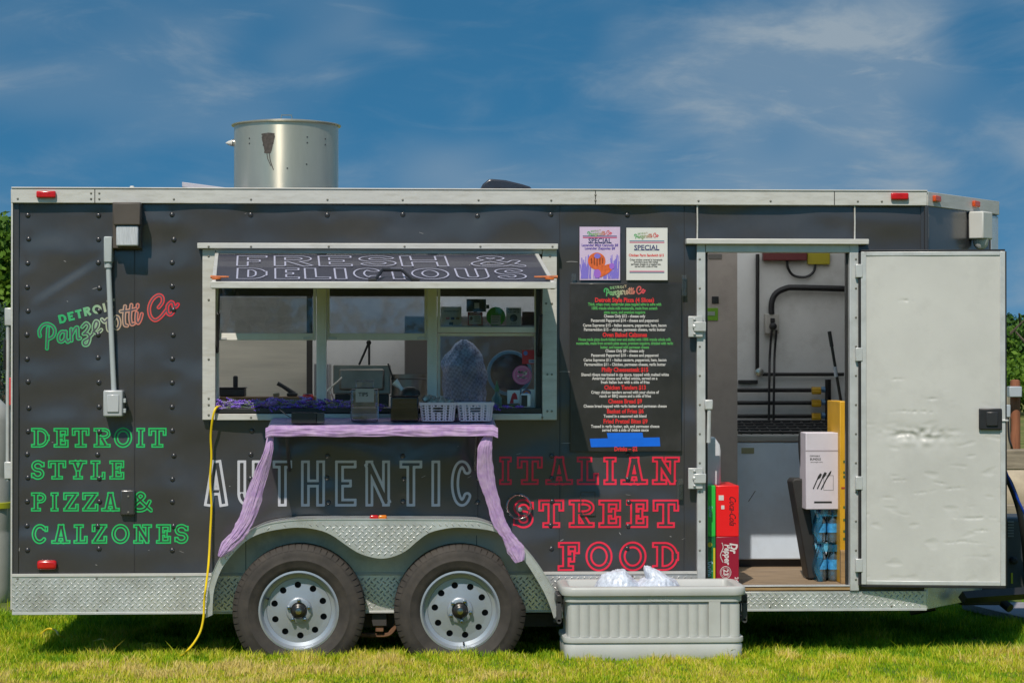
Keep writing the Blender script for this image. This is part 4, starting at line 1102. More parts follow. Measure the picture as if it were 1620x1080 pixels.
def make_wheel():
    RO, RI, WH = 0.347, 0.208, 0.10
    rim = MB()
    # lip, barrel and dish (y is outwards = negative)
    rim.lathe([(RI - .004, .10), (RI - .004, -.055), (RI + .004, -.075), (RI + .004, -.082), (RI - .006, -.084), (RI - .012, -.074), (RI - .018, -.045), (RI - .036, -.038), (RI - .040, -.030)], (0, 0, 0), 'y', 64)
    rim.f = rim.f[:-2]
    # disc with ten round holes
    c = 0.004; X, Y = np.meshgrid(np.arange(-.176, .1761, c), np.arange(-.176, .1761, c)); r = np.hypot(X, Y)
    g_ = np.maximum(r - (RI - .039), 0.066 - r)
    for k in range(10):
        a = 2 * math.pi * (k + .5) / 10 + .05
        g_ = np.maximum(g_, 0.0175 - np.hypot(X - .134 * math.cos(a), Y - .134 * math.sin(a)))
    contour(g_, X, Y, lambda x, z: (x, -.034 - .010 * max(0, (0.14 - math.hypot(x, z)) / .07), z), rim)
    rim.lathe([(0.070, -.046), (0.066, -.056), (0.058, -.060), (0.044, -.060), (0.040, -.050)], (0, 0, 0), 'y', 40); rim.f = rim.f[:-2]
    root = rim.build('wheel', M_rim, None, smooth=True, angle=40)
    MB().lathe([(.19, .02), (.19, .0), (.05, .0)], (0, 0, 0), 'y', 32).build('brake_drum', mat('drum', (.02, .019, .018), .8), root)
    hr = MB().lathe([(.0178, -.033), (.0178, -.018)], (0, 0, 0), 'y', 14); hr.f = hr.f[:-2]; h1_ = None
    for k in range(10):
        a = 2 * math.pi * (k + .5) / 10 + .05
        if h1_ is None: h1_ = hr.build('hole_rim', M_rim, root, smooth=True); ho = h1_
        else: ho = share(h1_, (0, 0, 0), root)
        ho.location = (.134 * math.cos(a), 0, .134 * math.sin(a))
    MB().lathe([(.041, -.03), (.041, -.066), (.034, -.074), (.028, -.076), (.028, -.094), (.020, -.100), (.004, -.101)], (0, 0, 0), 'y', 24).build('hub_cap', mat('greasy_hub', (.05, .048, .045), .3, metal=.6, var=.4, vscale=50), root, smooth=True, angle=40)
    MB().lathe([(.017, -.099), (.016, -.1035), (.004, -.105)], (.0, 0, .0), 'y', 16).build('hub_plug', M_chrome, root, smooth=True)
    for k in range(5):
        a = 2 * math.pi * k / 5 + R(90)
        MB().lathe([(.0115, -.055), (.0115, -.068), (.009, -.078), (.003, -.080)], (.0555 * math.cos(a), 0, .0555 * math.sin(a)), 'y', 6).build('lug_nut', M_chrome, root)
    MB().tube([(-.160, -.045, .060), (-.168, -.062, .064)], .005, 6).build('valve_stem', M_black, root)
    ty = MB()
    prof = [(RI + .002, -.078), (RI + .012, -.088), (RI + .030, -.096), (RI + .055, -.1015), (RI + .058, -.1035), (RI + .061, -.1035), (RI + .064, -.1015), (RI + .085, -.100), (RI + .105, -.096), (RI + .118, -.089), (RO - .014, -.082), (RO - .004, -.070), (RO, -.045), (RO, .045), (RO - .014, .082), (RI + .03, .096), (RI, .08)]
    nseg = 96
    ty.lathe(prof, (0, 0, 0), 'y', nseg); ty.f = ty.f[:-2]
    # shoulder blocks with sipes between them
    for k in range(62):
        a0, a1 = 2 * math.pi * (k + .09) / 62, 2 * math.pi * (k + .91) / 62
        pr_ = [(RI + .112, -.0945), (RO - .013, -.0875), (RO + .0005, -.074), (RO + .0035, -.045), (RO - .004, -.045), (RI + .112, -.085)]
        m_ = len(pr_); vs = [(r_ * math.cos(a), y, r_ * math.sin(a)) for a in (a0, a1) for r_, y in pr_]
        ty.add(vs, [tuple(range(m_)), tuple(range(2 * m_ - 1, m_ - 1, -1))] + [((i + 1) % m_, i, m_ + i, m_ + (i + 1) % m_) for i in range(m_)])
    for y0 in (-.03, .005, .04):
        ty.lathe([(RO - .001, y0 - .013), (RO + .003, y0 - .011), (RO + .003, y0 + .011), (RO - .001, y0 + .013)], (0, 0, 0), 'y', 60); ty.f = ty.f[:-2]
    # sit flat on the ground
    ty.v = [(x, y * (1 + .05 * max(0, -(z + .25)) / .1), max(z, -.318)) for x, y, z in ty.v]
    ty.build('tyre', M_rubber, root, smooth=True, angle=35)
    return root
toff = offset_of(T)
wheel = make_wheel(); wheel.parent = T
def place(o, p_): o.location = Vector(p_) - toff
q = at(472.5, 966, -0.2); place(wheel, (q.x, -0.115, q.z))
w2 = wheel.copy(); COL.objects.link(w2); w2.parent = T; q = at(728, 966, -0.2); place(w2, (q.x, -0.115, q.z))
for ch in list(wheel.children):
    c2 = ch.copy(); c2.parent = w2; COL.objects.link(c2)
w2.rotation_euler = (0, R(-117), 0)
# running gear seen between and beside the wheels
MB().pbox(588, 612, 962, 990, 0.02, 0.10).build('spring_hanger', mat('frame_steel', (.05, .047, .045), .6), T, bevel=0.004)
MB().tube(spline([at(567, 1003, .06), at(590, 1004, .06), at(612, 1003, .06), at(622, 996, .06), at(628, 984, .06)], 4), 0.014, 6).build('equaliser', M_rust, T, smooth=True)
MB().pbox(594, 607, 985, 999, 0.03, 0.08).build('equaliser_bolt', M_rust, T, bevel=0.004)
for px in (472, 728):
    q = at(px, 966, 0)
    MB().tube([(q.x, -.05, q.z), (q.x, WID + .05, q.z)], 0.035, 12).build('axle', M_dark, T, smooth=True)
for x in (X_(520), X_(780)):
    MB().box(x - .5, x + .4, 0.15, 0.2, ZB - .1, ZB - .03).build('leaf_spring', M_dark, T)
# far-side wheels
for px in (472, 728):
    q = at(px, 966, 0); w3 = wheel.copy(); COL.objects.link(w3); w3.parent = T; w3.rotation_euler = (0, 0, math.pi); place(w3, (q.x, WID + .115, at(472, 966, -.2).z))
    for ch in list(wheel.children):
        c2 = ch.copy(); c2.parent = w3; COL.objects.link(c2)
# tongue at the nose
MB().box(XN - .25, XN + 1.2, WID / 2 - .06, WID / 2 + .06, ZB - .02, ZB + .10).build('tongue', M_dark, T, bevel=0.005)
for s in (-1, 1):
    MB().tube([(XR + .25, WID / 2 + s * .85, ZB + .04), (XN + 1.1, WID / 2 + s * .05, ZB + .04)], 0.035, 4).build('tongue_rail', M_dark, T)
MB().pbox(1520, 1583, 930, 957, 0.55, 0.7).build('step_box', M_dark, T, bevel=0.006)
MB().tube([at(1480, 960, .4), at(1440, 968, .45)], 0.018, 6).build('stabiliser_leg', M_dark, T)
# roof vent
MBv = MB(); P0 = [(759, 300), (764, 291), (773, 284), (778, 283), (800, 285), (825, 291), (838, 295), (843, 300)]
MBv.prism(pxz(P0, 0.6), 0.6, 1.1); MBv.build('roof_vent', mat('smoked_vent', (.035, .035, .045), .2, coat=.5), T, bevel=0.012, seg=3)
MB().box(at(205, 299, .2).x, at(212, 299, .2).x, .2, .24, ZT - .02, at(208, 294, .2).z).build('roof_bolt', M_white, T, bevel=.006)

# ------------------------------------------------------------------ background
def leaf_mat(name, c0, c1):
    m = bpy.data.materials.new(name); m.use_nodes = True
    N, L = m.node_tree.nodes, m.node_tree.links
    p = N['Principled BSDF']; p.inputs['Roughness'].default_value = 0.6; p.inputs['Specular IOR Level'].default_value = 0.25
    a = N.new('ShaderNodeAttribute'); a.attribute_name = 'tint'
    r = N.new('ShaderNodeValToRGB'); L.new(a.outputs['Fac'], r.inputs[0])
    r.color_ramp.elements[0].color = (*c0, 1); r.color_ramp.elements[1].color = (*c1, 1)
    L.new(r.outputs[0], p.inputs['Base Color'])
    t = N.new('ShaderNodeBsdfTranslucent'); L.new(r.outputs[0], t.inputs[0])
    ms = N.new('ShaderNodeMixShader'); ms.inputs[0].default_value = 0.3
    L.new(p.outputs[0], ms.inputs[1]); L.new(t.outputs[0], ms.inputs[2]); L.new(ms.outputs[0], N['Material Output'].inputs[0])
    return m
LEAF = [leaf_mat('leaf_bright', (0.05, 0.13, 0.014), (0.16, 0.28, 0.025)), leaf_mat('leaf_deep', (0.035, 0.10, 0.022), (0.11, 0.23, 0.035)), leaf_mat('needle_blue', (0.03, 0.06, 0.05), (0.08, 0.13, 0.10))]
M_bark = mat('bark', (0.09, 0.07, 0.05), 0.9, var=0.4, vscale=6, bump=0.6, bscale=20)
def crown_mesh(name, n, lobes, size, m, parent, base, vs=1.0):
    """leaf-sized faces through several overlapping lobes (x, y, z, r)"""
    L = np.array(lobes); k = rng.choice(len(L), n, p=(L[:, 3] ** 2) / (L[:, 3] ** 2).sum())
    d = rng.normal(size=(n, 3)); d /= np.linalg.norm(d, axis=1)[:, None]
    rad = L[k, 3] * rng.uniform(0.55, 1.04, n) ** 0.5 * (1 + 0.14 * np.sin(d[:, 0] * 9 + k) * np.cos(d[:, 2] * 8 + 2 * k))
    c = L[k, :3] + d * rad[:, None] * np.array([1, 1, vs])
    nrm = d * 0.7 + rng.normal(size=(n, 3)) * 0.6; nrm /= np.linalg.norm(nrm, axis=1)[:, None]
    a = np.cross(nrm, rng.normal(size=(n, 3))); a /= np.linalg.norm(a, axis=1)[:, None]; b = np.cross(nrm, a)
    s = (size * rng.uniform(0.6, 1.4, n))[:, None]
    V = np.stack([c - a * s, c - b * s * 0.55, c + a * s, c + b * s * 0.55], 1) - np.array(base)
    me = bpy.data.meshes.new(name); me.vertices.add(n * 4); me.vertices.foreach_set('co', V.ravel())
    me.loops.add(n * 4); me.loops.foreach_set('vertex_index', np.arange(n * 4, dtype=np.int32))
    me.polygons.add(n); me.polygons.foreach_set('loop_start', np.arange(0, n * 4, 4, dtype=np.int32)); me.update(calc_edges=True)
    tv = np.clip(rng.normal(0.45, 0.2, n) + 0.2 * np.sin(k * 2.3), 0, 1)
    at_ = me.attributes.new('tint', 'FLOAT', 'POINT'); at_.data.foreach_set('value', np.repeat(tv, 4).astype(np.float32))
    me.materials.append(m); o = bpy.data.objects.new(name, me); COL.objects.link(o); o.parent = parent
    return o
def tree(x, y, h, r, kind, label, n=9000, trunk=0.25, group=None):
    z0 = ground_z(x, y)
    t = thing('broadleaf_tree' if kind < 2 else 'spruce_tree', label, 'tree', (x, y, z0), group)
    rs = random.Random(int(x * 13 + y * 7))
    tr = MB(); top = h * 0.75
    tr.tube([(x, y, z0 - .1), (x + rs.uniform(-.1, .1), y, z0 + h * .3), (x + rs.uniform(-.3, .3), y, z0 + top)], [r * .075, r * .055, r * .02], 8)
    if kind < 2:
        for k in range(7):
            a = rs.uniform(0, 6.28); zz = z0 + h * rs.uniform(.25, .6); l = r * rs.uniform(.4, .75)
            tr.tube([(x, y, zz), (x + math.cos(a) * l * .6, y + math.sin(a) * l * .6, zz + l * .4), (x + math.cos(a) * l, y + math.sin(a) * l, zz + l * .8)], [r * .035, r * .022, r * .008], 5)
    tr.build('trunk', M_bark, t, smooth=True)
    lob = []
    if kind < 2:
        for k in range(22):
            a = rs.uniform(0, 6.28); q = rs.uniform(0, 1) ** .5; zz = rs.uniform(.12, .95)
            prof = math.sin(math.pi * min(1, .22 + zz * .75)) ** .7
            lob.append((x + math.cos(a) * q * r * .75 * prof, y + math.sin(a) * q * r * .75 * prof, z0 + h * (.06 + .86 * zz), r * rs.uniform(.22, .40)))
    else:
        for k in range(26):
            zz = k / 26; a = k * 2.4; q = r * (1 - zz) * .62
            lob.append((x + math.cos(a) * q, y + math.sin(a) * q, z0 + h * (.05 + .93 * zz), r * (.12 + .34 * (1 - zz))))
    crown_mesh('crown', n, lob, r * (.030 if kind < 2 else .03), LEAF[kind], t, (x, y, z0), .8)
    return t
def bg(px, dist): return X_(px, dist - 12.5), dist - 12.5
GT = 'trees behind the food trailer'
TL = [(-60, 66, 5.6, 4.0, 0, 'bright green broadleaf tree left of the trailer, largest at the photo edge'),
      (14, 80, 6.4, 3.2, 1, 'dark broadleaf tree just behind the trailer\'s rear corner'),
      (-190, 84, 6.6, 4.4, 1, 'deep green tree farthest left beyond the trailer'),
      (150, 92, 5, 4, 0, 'small light green tree hidden mostly behind the trailer\'s rear half'),
      (1530, 72, 2.6, 2.6, 0, 'light green tree behind the open door\'s edge'),
      (1622, 90, 3.3, 3.4, 1, 'dark tree rising behind the brown post at the right edge'),
      (1712, 68, 2.9, 3.0, 0, 'light green tree just past the right edge of the photo'),
      (1800, 82, 4.0, 3.6, 1, 'deep green tree farthest right beyond the trailer')]
TL += [(1900, 74, 4.4, 4.0, 0, 'light green tree second past the right photo edge'), (2040, 86, 5.2, 4.6, 1, 'deep green tree third past the right photo edge'),
       (-360, 76, 6.4, 4.6, 0, 'light green tree well left of the photo edge'), (420, 96, 4.6, 4.4, 1, 'deep green tree hidden behind the serving window side'), (1380, 94, 3.2, 4.0, 1, 'deep green tree hidden behind the side door')]
for px, dd, h, r, kd, lb in TL:
    x, y = bg(px, dd); tree(x, y, h, r, kd, lb, n=17000 if abs(px - 810) < 900 else 9000, group=GT)
x, y = bg(2, 48); tree(x, y, 2.9, 1.2, 2, 'small blue green spruce at the left edge behind the tank', n=5000, group=GT)
for px, dd, h, r, lb in ((1612, 96, 1.9, 2.4, 'low light green shrub behind the brown post'), (1560, 92, 2.0, 2.4, 'low green shrub mostly behind the open door'), (1690, 94, 2.0, 2.6, 'low green shrub right of the brown post')):
    x, y = bg(px, dd); z0 = ground_z(x, y)
    sh = thing('shrub', lb, 'shrub', (x, y, z0), 'shrubs below the far trees')
    rs = random.Random(px); lob = [(x + rs.uniform(-.6, .6) * r, y + rs.uniform(-.5, .5) * r, z0 + rs.uniform(.15, .72) * h, r * rs.uniform(.25, .4)) for _ in range(14)]
    st = MB()
    for k in range(5): st.tube([(x, y, z0 - .05), (x + rs.uniform(-.5, .5) * r, y + rs.uniform(-.4, .4) * r, z0 + h * .6)], [.05, .015], 5)
    st.build('stem', M_bark, sh); crown_mesh('foliage', 4000, lob, r * .05, LEAF[0], sh, (x, y, z0), .8)

# grey tank with a yellow band at the left edge
x, y = X_(-22, 3.2), 3.2; z0 = ground_z(x, y)
tk = thing('storage_tank', 'pale grey upright tank with a yellow strap behind the trailer\'s rear corner', 'tank', (x, y, z0))
rt = X_(19, 3.2) - x
M_tank = mat('tank_plastic', (0.44, 0.45, 0.42), 0.5, var=0.08, dirt=(0.3, 0.29, 0.26), dirt_amt=.4)
zt_ = at(10, 640, 3.2).z
MB().lathe([(rt * .93, 0.0), (rt * .98, .03), (rt, .10), (rt, zt_ * .35), (rt * .985, zt_ * .36), (rt, zt_ * .37), (rt, zt_ * .62), (rt * .985, zt_ * .63), (rt, zt_ * .64), (rt, zt_ * .92), (rt * .9, zt_ * .98), (rt * .5, zt_ * 1.03), (.02, zt_ * 1.04)], (x, y, z0), 'z', 40).build('tank_body', M_tank, tk, smooth=True, angle=40)
zs_ = at(10, 798, 3.2).z
MB().lathe([(rt + .006, -.02), (rt + .012, -.018), (rt + .012, .018), (rt + .006, .02)], (x, y, zs_), 'z', 40).build('tank_strap', mat('yellow_strap', (.48, .50, .02), .5), tk, smooth=True)

# brown post with electrical boxes
x, y = X_(1606, 14), 14.0; z0 = ground_z(x, y)
po = thing('power_post', 'round brown wooden post carrying grey electrical boxes', 'post', (x, y, z0))
M_post = mat('stained_post', (0.26, 0.095, 0.045), 0.8, var=0.25, vscale=8, stretch=(6, 6, .6), bump=.3)
rp = mm(8.0, 14)
MB().lathe([(rp, 0), (rp, Z_(606, 14) - z0), (rp * .9, Z_(602, 14) - z0), (rp * .5, Z_(600.5, 14) - z0)], (x, y, z0), 'z', 20).build('post', M_post, po, smooth=True, angle=50)
MB().pbox(1597, 1617, 611, 628, 14 - rp - .12, 14 - rp).build('electrical_box', mat('box_grey', (.42, .46, .50), .4), po, bevel=.01)
MB().pbox(1590, 1599, 640, 660, 14 - rp - .10, 14 - rp + .02).build('electrical_box', mat('box_grey'), po, bevel=.01)
MB().tube(spline([at(1595, 660, 13.6), at(1596, 690, 13.6), at(1600, 705, 13.6), at(1602, 712, 13.7)], 4), .012, 6).build('cable', M_black, po)
x2 = X_(1593, 15)
tag(MB().tube([(x2, 15, ground_z(x2, 15) - .05), (x2, 15, Z_(612, 15))], .05, 8).build('fence_post', mat('grey_wood', (.30, .26, .19), .85, var=.25, vscale=8, stretch=(6, 6, .6)), base=(x2, 15, ground_z(x2, 15)), smooth=True), 'thin weathered fence post left of the brown post', 'post')
# low timber barrier: weathered beams on stub posts
bm = thing('timber_barrier', 'weathered grey timber barrier with two beams right of the trailer', 'fence', (X_(1640, 8.5), 8.5, 0))
M_beam = mat('weathered_beam', (0.27, 0.225, 0.165), 0.85, var=0.3, vscale=7, stretch=(.6, 6, 6), bump=.4, bscale=30)
for y0, y1 in ((712, 745), (800, 828)):
    zt1, zb1 = Z_(y0, 8.5), Z_(y1, 8.5)
    MB().box(X_(1500, 8.5), X_(1900, 8.5), 8.5, 8.62, zb1, zt1).build('beam', M_beam, bm, bevel=.015)
for px in (1520, 1700, 1880):
    MB().box(X_(px, 8.6) - .06, X_(px, 8.6) + .06, 8.622, 8.74, -.05, Z_(705, 8.6)).build('stub_post', M_beam, bm, bevel=.012)
# pale rocks behind it
rk = random.Random(5)
M_rock = mat('pale_rock', (0.42, 0.35, 0.25), 0.9, var=.25, vscale=4, bump=.6, bscale=14)
for i, (px, w_, lb) in enumerate(((1604, .50, 'pale tan boulder seen between the two timber beams'), (1668, .55, 'pale tan boulder just past the right photo edge'), (1560, .5, 'pale tan boulder behind the open door'))):
    x, y = X_(px, 10.5), 10.5; b = MB(); c = (x, y, .20)
    b.lathe([(.02, -.30), (.6, -.22), (1.0, -.02), (.92, .16), (.55, .30), (.02, .34)], (0, 0, 0), 'z', 14)
    b.v = [(c[0] + v[0] * w_ * (1 + .2 * noise.noise(Vector((v[0] * 2, v[1] * 2, v[2] * 4 + i)))), c[1] + v[1] * w_ * .7, max(-.02, c[2] + v[2] * 1.2 + .08 * noise.noise(Vector((v[0] * 2 + i, v[1] * 2, 3))))) for v in b.v]
    tag(b.build('boulder', M_rock, base=(x, y, 0), smooth=True, angle=70), lb, 'rock', 'rocks behind the timber barrier')
# generator on the tongue with its hoses
gx0, gx1 = X_(1566, .95), X_(1566, .95) + 0.52
gz0, gz1 = Z_(952, .95), Z_(822, .95)
gen = thing('generator', 'dark grey portable generator behind the open door at the right edge', 'generator', (gx0 + .26, 1.1, gz0))
M_gen = mat('generator_case', (0.055, 0.058, 0.062), .5, var=.1)
MB().prism([(gx0, gz0), (gx1, gz0 + .05), (gx1, gz1 - .08), (gx1 - .12, gz1), (gx0, gz1)], .95, 1.4).build('case', M_gen, gen, bevel=.02, seg=3)
for k in range(6): MB().box(X_(1594, .945), X_(1603, .945), .940, .949, Z_(829 + k * 4.5, .94), Z_(826.5 + k * 4.5, .94)).build('vent_slat', mat('slat_grey', (.2, .2, .2), .4), gen)
q = at(1604, 886, .93); MB().lathe([(.022, .02), (.022, -.02), (.012, -.028)], (q.x, .94, q.z), 'y', 14).build('knob', M_black, gen, smooth=True)
MB().box(X_(1599, .94), X_(1602, .94), .943, .949, Z_(926, .94), Z_(909, .94)).build('caution_tag', mat('yellow_tag', (.6, .5, .02), .5), gen)
MB().tube([at(1597, 935, .92), at(1612, 934, .92)], .012, 8).build('handle', M_black, gen, smooth=True)
MB().tube([at(1586, 952, .9), at(1598, 962, .85)], .026, 10).build('exhaust_pipe', M_black, gen, smooth=True)
def cable(name, label, cat, pts, r, m, n=10):
    P = spline(pts, 8); return tag(MB().tube(P, r, n).build(name, m, base=tuple(P[-1]), smooth=True), label, cat)
cable('black_hose', 'thick black hose looping down beside the open door\'s right edge', 'hose', [at(1585, 745, .6), at(1598, 765, .62), at(1612, 805, .66), at(1620, 850, .7), at(1624, 900, .85), at(1628, 930, 1.0)], .018, M_black)
cable('blue_hose', 'thin blue hose slanting past the open door\'s right edge', 'hose', [at(1588, 735, .5), at(1594, 752, .5), at(1606, 780, .5), at(1618, 806, .5), at(1634, 840, .55), at(1650, 890, .7)], .007, mat('blue_hose', (.012, .05, .35), .35))
# weathered board lying on the grass
bd = MB(); P = [at(1534, 974, 2.1), at(1660, 974, 2.1), at(1660, 1001, 1.25), at(1590, 999, 1.3)]
x0, x1 = X_(1536, 1.9), X_(1700, 1.9)
bd.add([(x0, 2.15, .075), (x1, 2.15, .075), (x1, 1.35, .05), (x0 + .25, 1.35, .05), (x0, 2.15, .03), (x1, 2.15, .03), (x1, 1.35, .005), (x0 + .25, 1.35, .005)],
       [(3, 2, 1, 0), (4, 5, 6, 7), (7, 6, 2, 3), (6, 5, 1, 2), (5, 4, 0, 1), (4, 7, 3, 0)])
tag(bd.build('ground_board', mat('grey_board', (.30, .29, .32), .8, var=.3, vscale=10, stretch=(1, 8, 8)), base=(x0 + .5, 1.7, 0), bevel=.004), 'weathered grey board lying on the grass at the right', 'board')

# the wood behind the viewer, which the window panes mirror
for k, (x, y, h, r) in enumerate(((-26, -58, 9, 6), (-15, -64, 10, 6.5), (-5, -60, 7.5, 5.5), (4, -66, 9, 6), (14, -60, 8, 6), (25, -64, 10, 6.5), (36, -58, 8, 6), (-38, -60, 9, 6.5))):
    tree(x, y, h, r, k % 2, 'broadleaf tree behind the viewer, seen only as a dark shape mirrored in the window panes', n=4500, group='trees mirrored in the window panes')

# ------------------------------------------------------------------ posters and menu on the side
def sheet(px0, px1, py0, py1, Y, m, name, label, cat, th=0.003, bevel=0.0):
    a, b_ = at(px0, py1, Y), at(px1, py0, Y)
    t = thing(name, label, cat, ((a.x + b_.x) / 2, Y, a.z))
    MB().box(a.x, b_.x, Y, Y + th, a.z, b_.z).build('sheet', m, t, bevel=bevel)
    return t
def line(t, Y, body, cx, cy, wpx, spx, m, bold=0.03, rot=0.0, shear=0.0, name='print'):
    q = at(cx, cy, Y)
    return put_text(MB(), body, mm(spx, Y), (q.x, Y - 0.0008, q.z), bold=bold, width=mm(wpx, Y) if wpx else None, rot=rot, shear=shear).build(name, m, t)
MY = -0.005
I_red = mat('print_red', (0.72, 0.03, 0.03), .5); I_green = mat('print_green', (0.10, 0.42, 0.10), .5); I_white = mat('print_white', (0.62, 0.60, 0.58), .5)
I_navy = mat('print_navy', (0.04, 0.05, 0.16), .5); I_black = mat('print_black', (0.02, 0.02, 0.02), .5)
menu = sheet(902, 1078, 448, 714, MY, mat('menu_board', (0.030, 0.028, 0.026), .3, var=.35, vscale=4, coat=.25, dirt=(.08, .08, .09), dirt_amt=.35, dirt_scale=5), 'menu_board', 'large black menu sheet with red, green and white print beside the door', 'menu', th=.005, bevel=.002)
ML = [('r', 'Detroit Style Pizza (4 Slices)', 474.8, 941, 1035), ('g', 'Thick, crispy crust, rectangular pizza topped edge to edge with', 481.4, 930, 1046.6), ('g', '100% grande whole milk mozzarella, made from scratch', 487.7, 935.6, 1040),
      ('g', 'pizza sauce, and premium toppings', 494, 955.4, 1021), ('w', 'Cheese Only $12 - cheese only', 500.1, 955, 1021), ('w', 'Panzerotti Pepperoni $14 - cheese and pepperoni', 507, 934.6, 1042),
      ('w', 'Carne Supreme $15 - Italian sausage, pepperoni, ham, bacon', 514.6, 921.8, 1054.8), ('w', 'Parmageddon $15 - chicken, parmesan cheese, garlic butter', 521.3, 923.2, 1053.2),
      ('r', 'Oven Baked Calzones', 529.7, 953, 1023.8), ('g', 'House made pizza dough folded over and stuffed with 100% grande whole milk', 537, 914.6, 1061.7), ('g', 'mozzarella, made from scratch pizza sauce, premium toppings, drizzled with garlic', 543, 911.2, 1065.4),
      ('g', 'butter, and topped with parmesan cheese', 549.2, 949.7, 1027), ('w', 'Cheese Only $9 - cheese only', 555, 957.4, 1019.5), ('w', 'Panzerotti Pepperoni $10 - cheese and pepperoni', 562, 935, 1042),
      ('w', 'Carne Supreme $11 - Italian sausage, pepperoni, ham, bacon', 569.3, 922.8, 1054.8), ('w', 'Parmageddon $11 - Chicken, parmesan cheese, garlic butter', 576.4, 924.2, 1053.6), ('r', 'Philly Cheesesteak $15', 584.8, 951.7, 1025.9),
      ('w', 'Shaved ribeye marinated in zip sauce, topped with melted white', 592.5, 919, 1058.7), ('w', 'American cheese and grilled onions, served on a', 598.4, 936.4, 1040.5), ('w', 'fresh Italian bun with a side of fries', 604.5, 950.3, 1027.9),
      ('r', 'Chicken Tenders $13', 612.9, 955.8, 1022), ('w', 'Crispy chicken tenders served with your choice of', 620.4, 934.6, 1042.6), ('w', 'ranch or BBQ sauce and a side of fries', 626.3, 948.2, 1030),
      ('r', 'Cheese Bread $9', 634.7, 962, 1015.9), ('w', 'Cheese bread topped with garlic butter and parmesan cheese', 642.2, 922.8, 1055.2), ('r', 'Basket of Fries $6', 650.4, 960, 1018.5), ('w', 'Tossed in a seasoned salt blend', 658, 954.8, 1023),
      ('r', 'Fried Pretzel Bites $9', 666.3, 954.4, 1024.6), ('w', 'Tossed in garlic butter, salt, and parmesan cheese', 674.2, 934.6, 1043.6), ('w', 'served with a side of cheese sauce', 680, 952.3, 1026.3), ('r', 'Drinks – $2', 710, 971.7, 1008.3)]
for c, s, y, x0, x1 in ML:
    line(menu, MY, s, (x0 + x1) / 2, y, x1 - x0, 9.6 if c == 'r' else 6.6, {'r': I_red, 'g': I_green, 'w': I_white}[c], bold=0.035 if c == 'r' else 0.03, name='menu_line')
def small_logo(t, Y, px0, py1, wpx, rot=0, name='logo'):
    s = mm(wpx, Y) / 1.62; q = at(px0, py1, Y)
    return make_logo(lambda x, y: (q.x + (x - .13) * s, Y - .0009, q.z + (y - .16) * s * (1 - .45 * 0) - (x - .13) * s * .20), t, ramp_mat('logo_print', 0, [(0, (0.03, 0.38, 0.10)), (.45, (.40, .40, .26)), (.7, (.55, .16, .12)), (1, (.72, .05, .08))]), t=0.046, band=None, cell=1 / 70)
small_logo(menu, MY, 955, 469, 68)
MB().add([at(x, y, MY - .0012) for x, y in ((933, 693.5), (1043.5, 691.5), (1044.5, 705.5), (935, 707))], [(0, 3, 2, 1)]).build('blue_tape', mat('blue_tape', (0.0, 0.14, 0.75), .5, var=.1), menu)
MB().add([at(x, y, MY - .0017) for x, y in ((960, 684.5), (1016.5, 684), (1018, 694), (962, 695))], [(0, 3, 2, 1)]).build('blue_tape', mat('blue_tape'), menu)
PY = -0.004
p1 = sheet(917, 981, 359, 443, PY, mat('pink_poster', (0.66, 0.52, 0.70), .3, var=.05, coat=.3), 'lavender_poster', 'pink special poster with orange bun, cannoli and lavender pictures', 'poster')
small_logo(p1, PY, 929, 374, 40)
MB().pbox(922, 976, 373.0, 374.2, PY - .0008, PY).build('rule', I_navy, p1); MB().pbox(922, 976, 375.3, 376.6, PY - .0008, PY).build('rule', mat('print_rose', (.6, .08, .2), .5), p1)
line(p1, PY, 'SPECIAL', 949, 381, 37, 11, I_navy, .02); MB().pbox(931, 967, 384.2, 385, PY - .0008, PY).build('rule', I_navy, p1)
I_pur = mat('print_purple', (.10, .06, .35), .5)
line(p1, PY, 'Lavender Mint Cannolis $8', 949, 388, 58, 5.8, I_pur, .03); line(p1, PY, 'Lavender Zeppoles $8', 949, 393, 48, 5.8, I_pur, .03)
lp = MB(); rs = random.Random(3)
for k in range(70):
    px = rs.choice([rs.uniform(919, 935), rs.uniform(962, 979), rs.uniform(919, 979)]); y1 = 441; y0 = rs.uniform(402, 426) if (px < 932 or px > 968) else rs.uniform(418, 434)
    q0_, q1_ = at(px, y1, PY - .0009), at(px + rs.uniform(-4, 4), y0, PY - .0009)
    if abs(q1_.x - at(949, 0, PY).x) > .11: q1_.x = q0_.x
    w_ = rs.uniform(.0012, .003)
    ye = PY - .0009 - k * 5e-6
    lp.add([(q0_.x - w_, ye, q0_.z), (q0_.x + w_, ye, q0_.z), (q1_.x + w_, ye, q1_.z), (q1_.x - w_, ye, q1_.z)], [(0, 1, 2, 3)])
lp.build('lavender_print', mat('print_lilac', (.22, .17, .62), .5), p1)
def disc_print(t, Y, cx, cy, rx, ry, m, off, name='picture', rot=0):
    q = at(cx, cy, Y); n = 26; ca, sa = math.cos(rot), math.sin(rot)
    V = []
    for k in range(n):
        a, b_ = mm(rx, Y) * math.cos(2 * math.pi * k / n), mm(ry, Y) * math.sin(2 * math.pi * k / n); V.append((q.x + a * ca - b_ * sa, Y - off, q.z + a * sa + b_ * ca))
    return MB().add(V, [tuple(range(n))]).build(name, m, t)
I_or = mat('print_orange', (.68, .13, .03), .5, var=.3, vscale=60); I_br = mat('print_brown', (.20, .04, .01), .5)
disc_print(p1, PY, 944, 413, 14, 13.5, I_or, .0015)
for k in range(5): MB().pbox(935 + k * 4.4, 936.6 + k * 4.4, 406 + abs(k - 2), 421 - abs(k - 2) * 2, PY - .0018, PY - .0016).build('picture', I_br, p1)
disc_print(p1, PY, 945, 405, 5, 4, mat('print_lilac'), .0021)
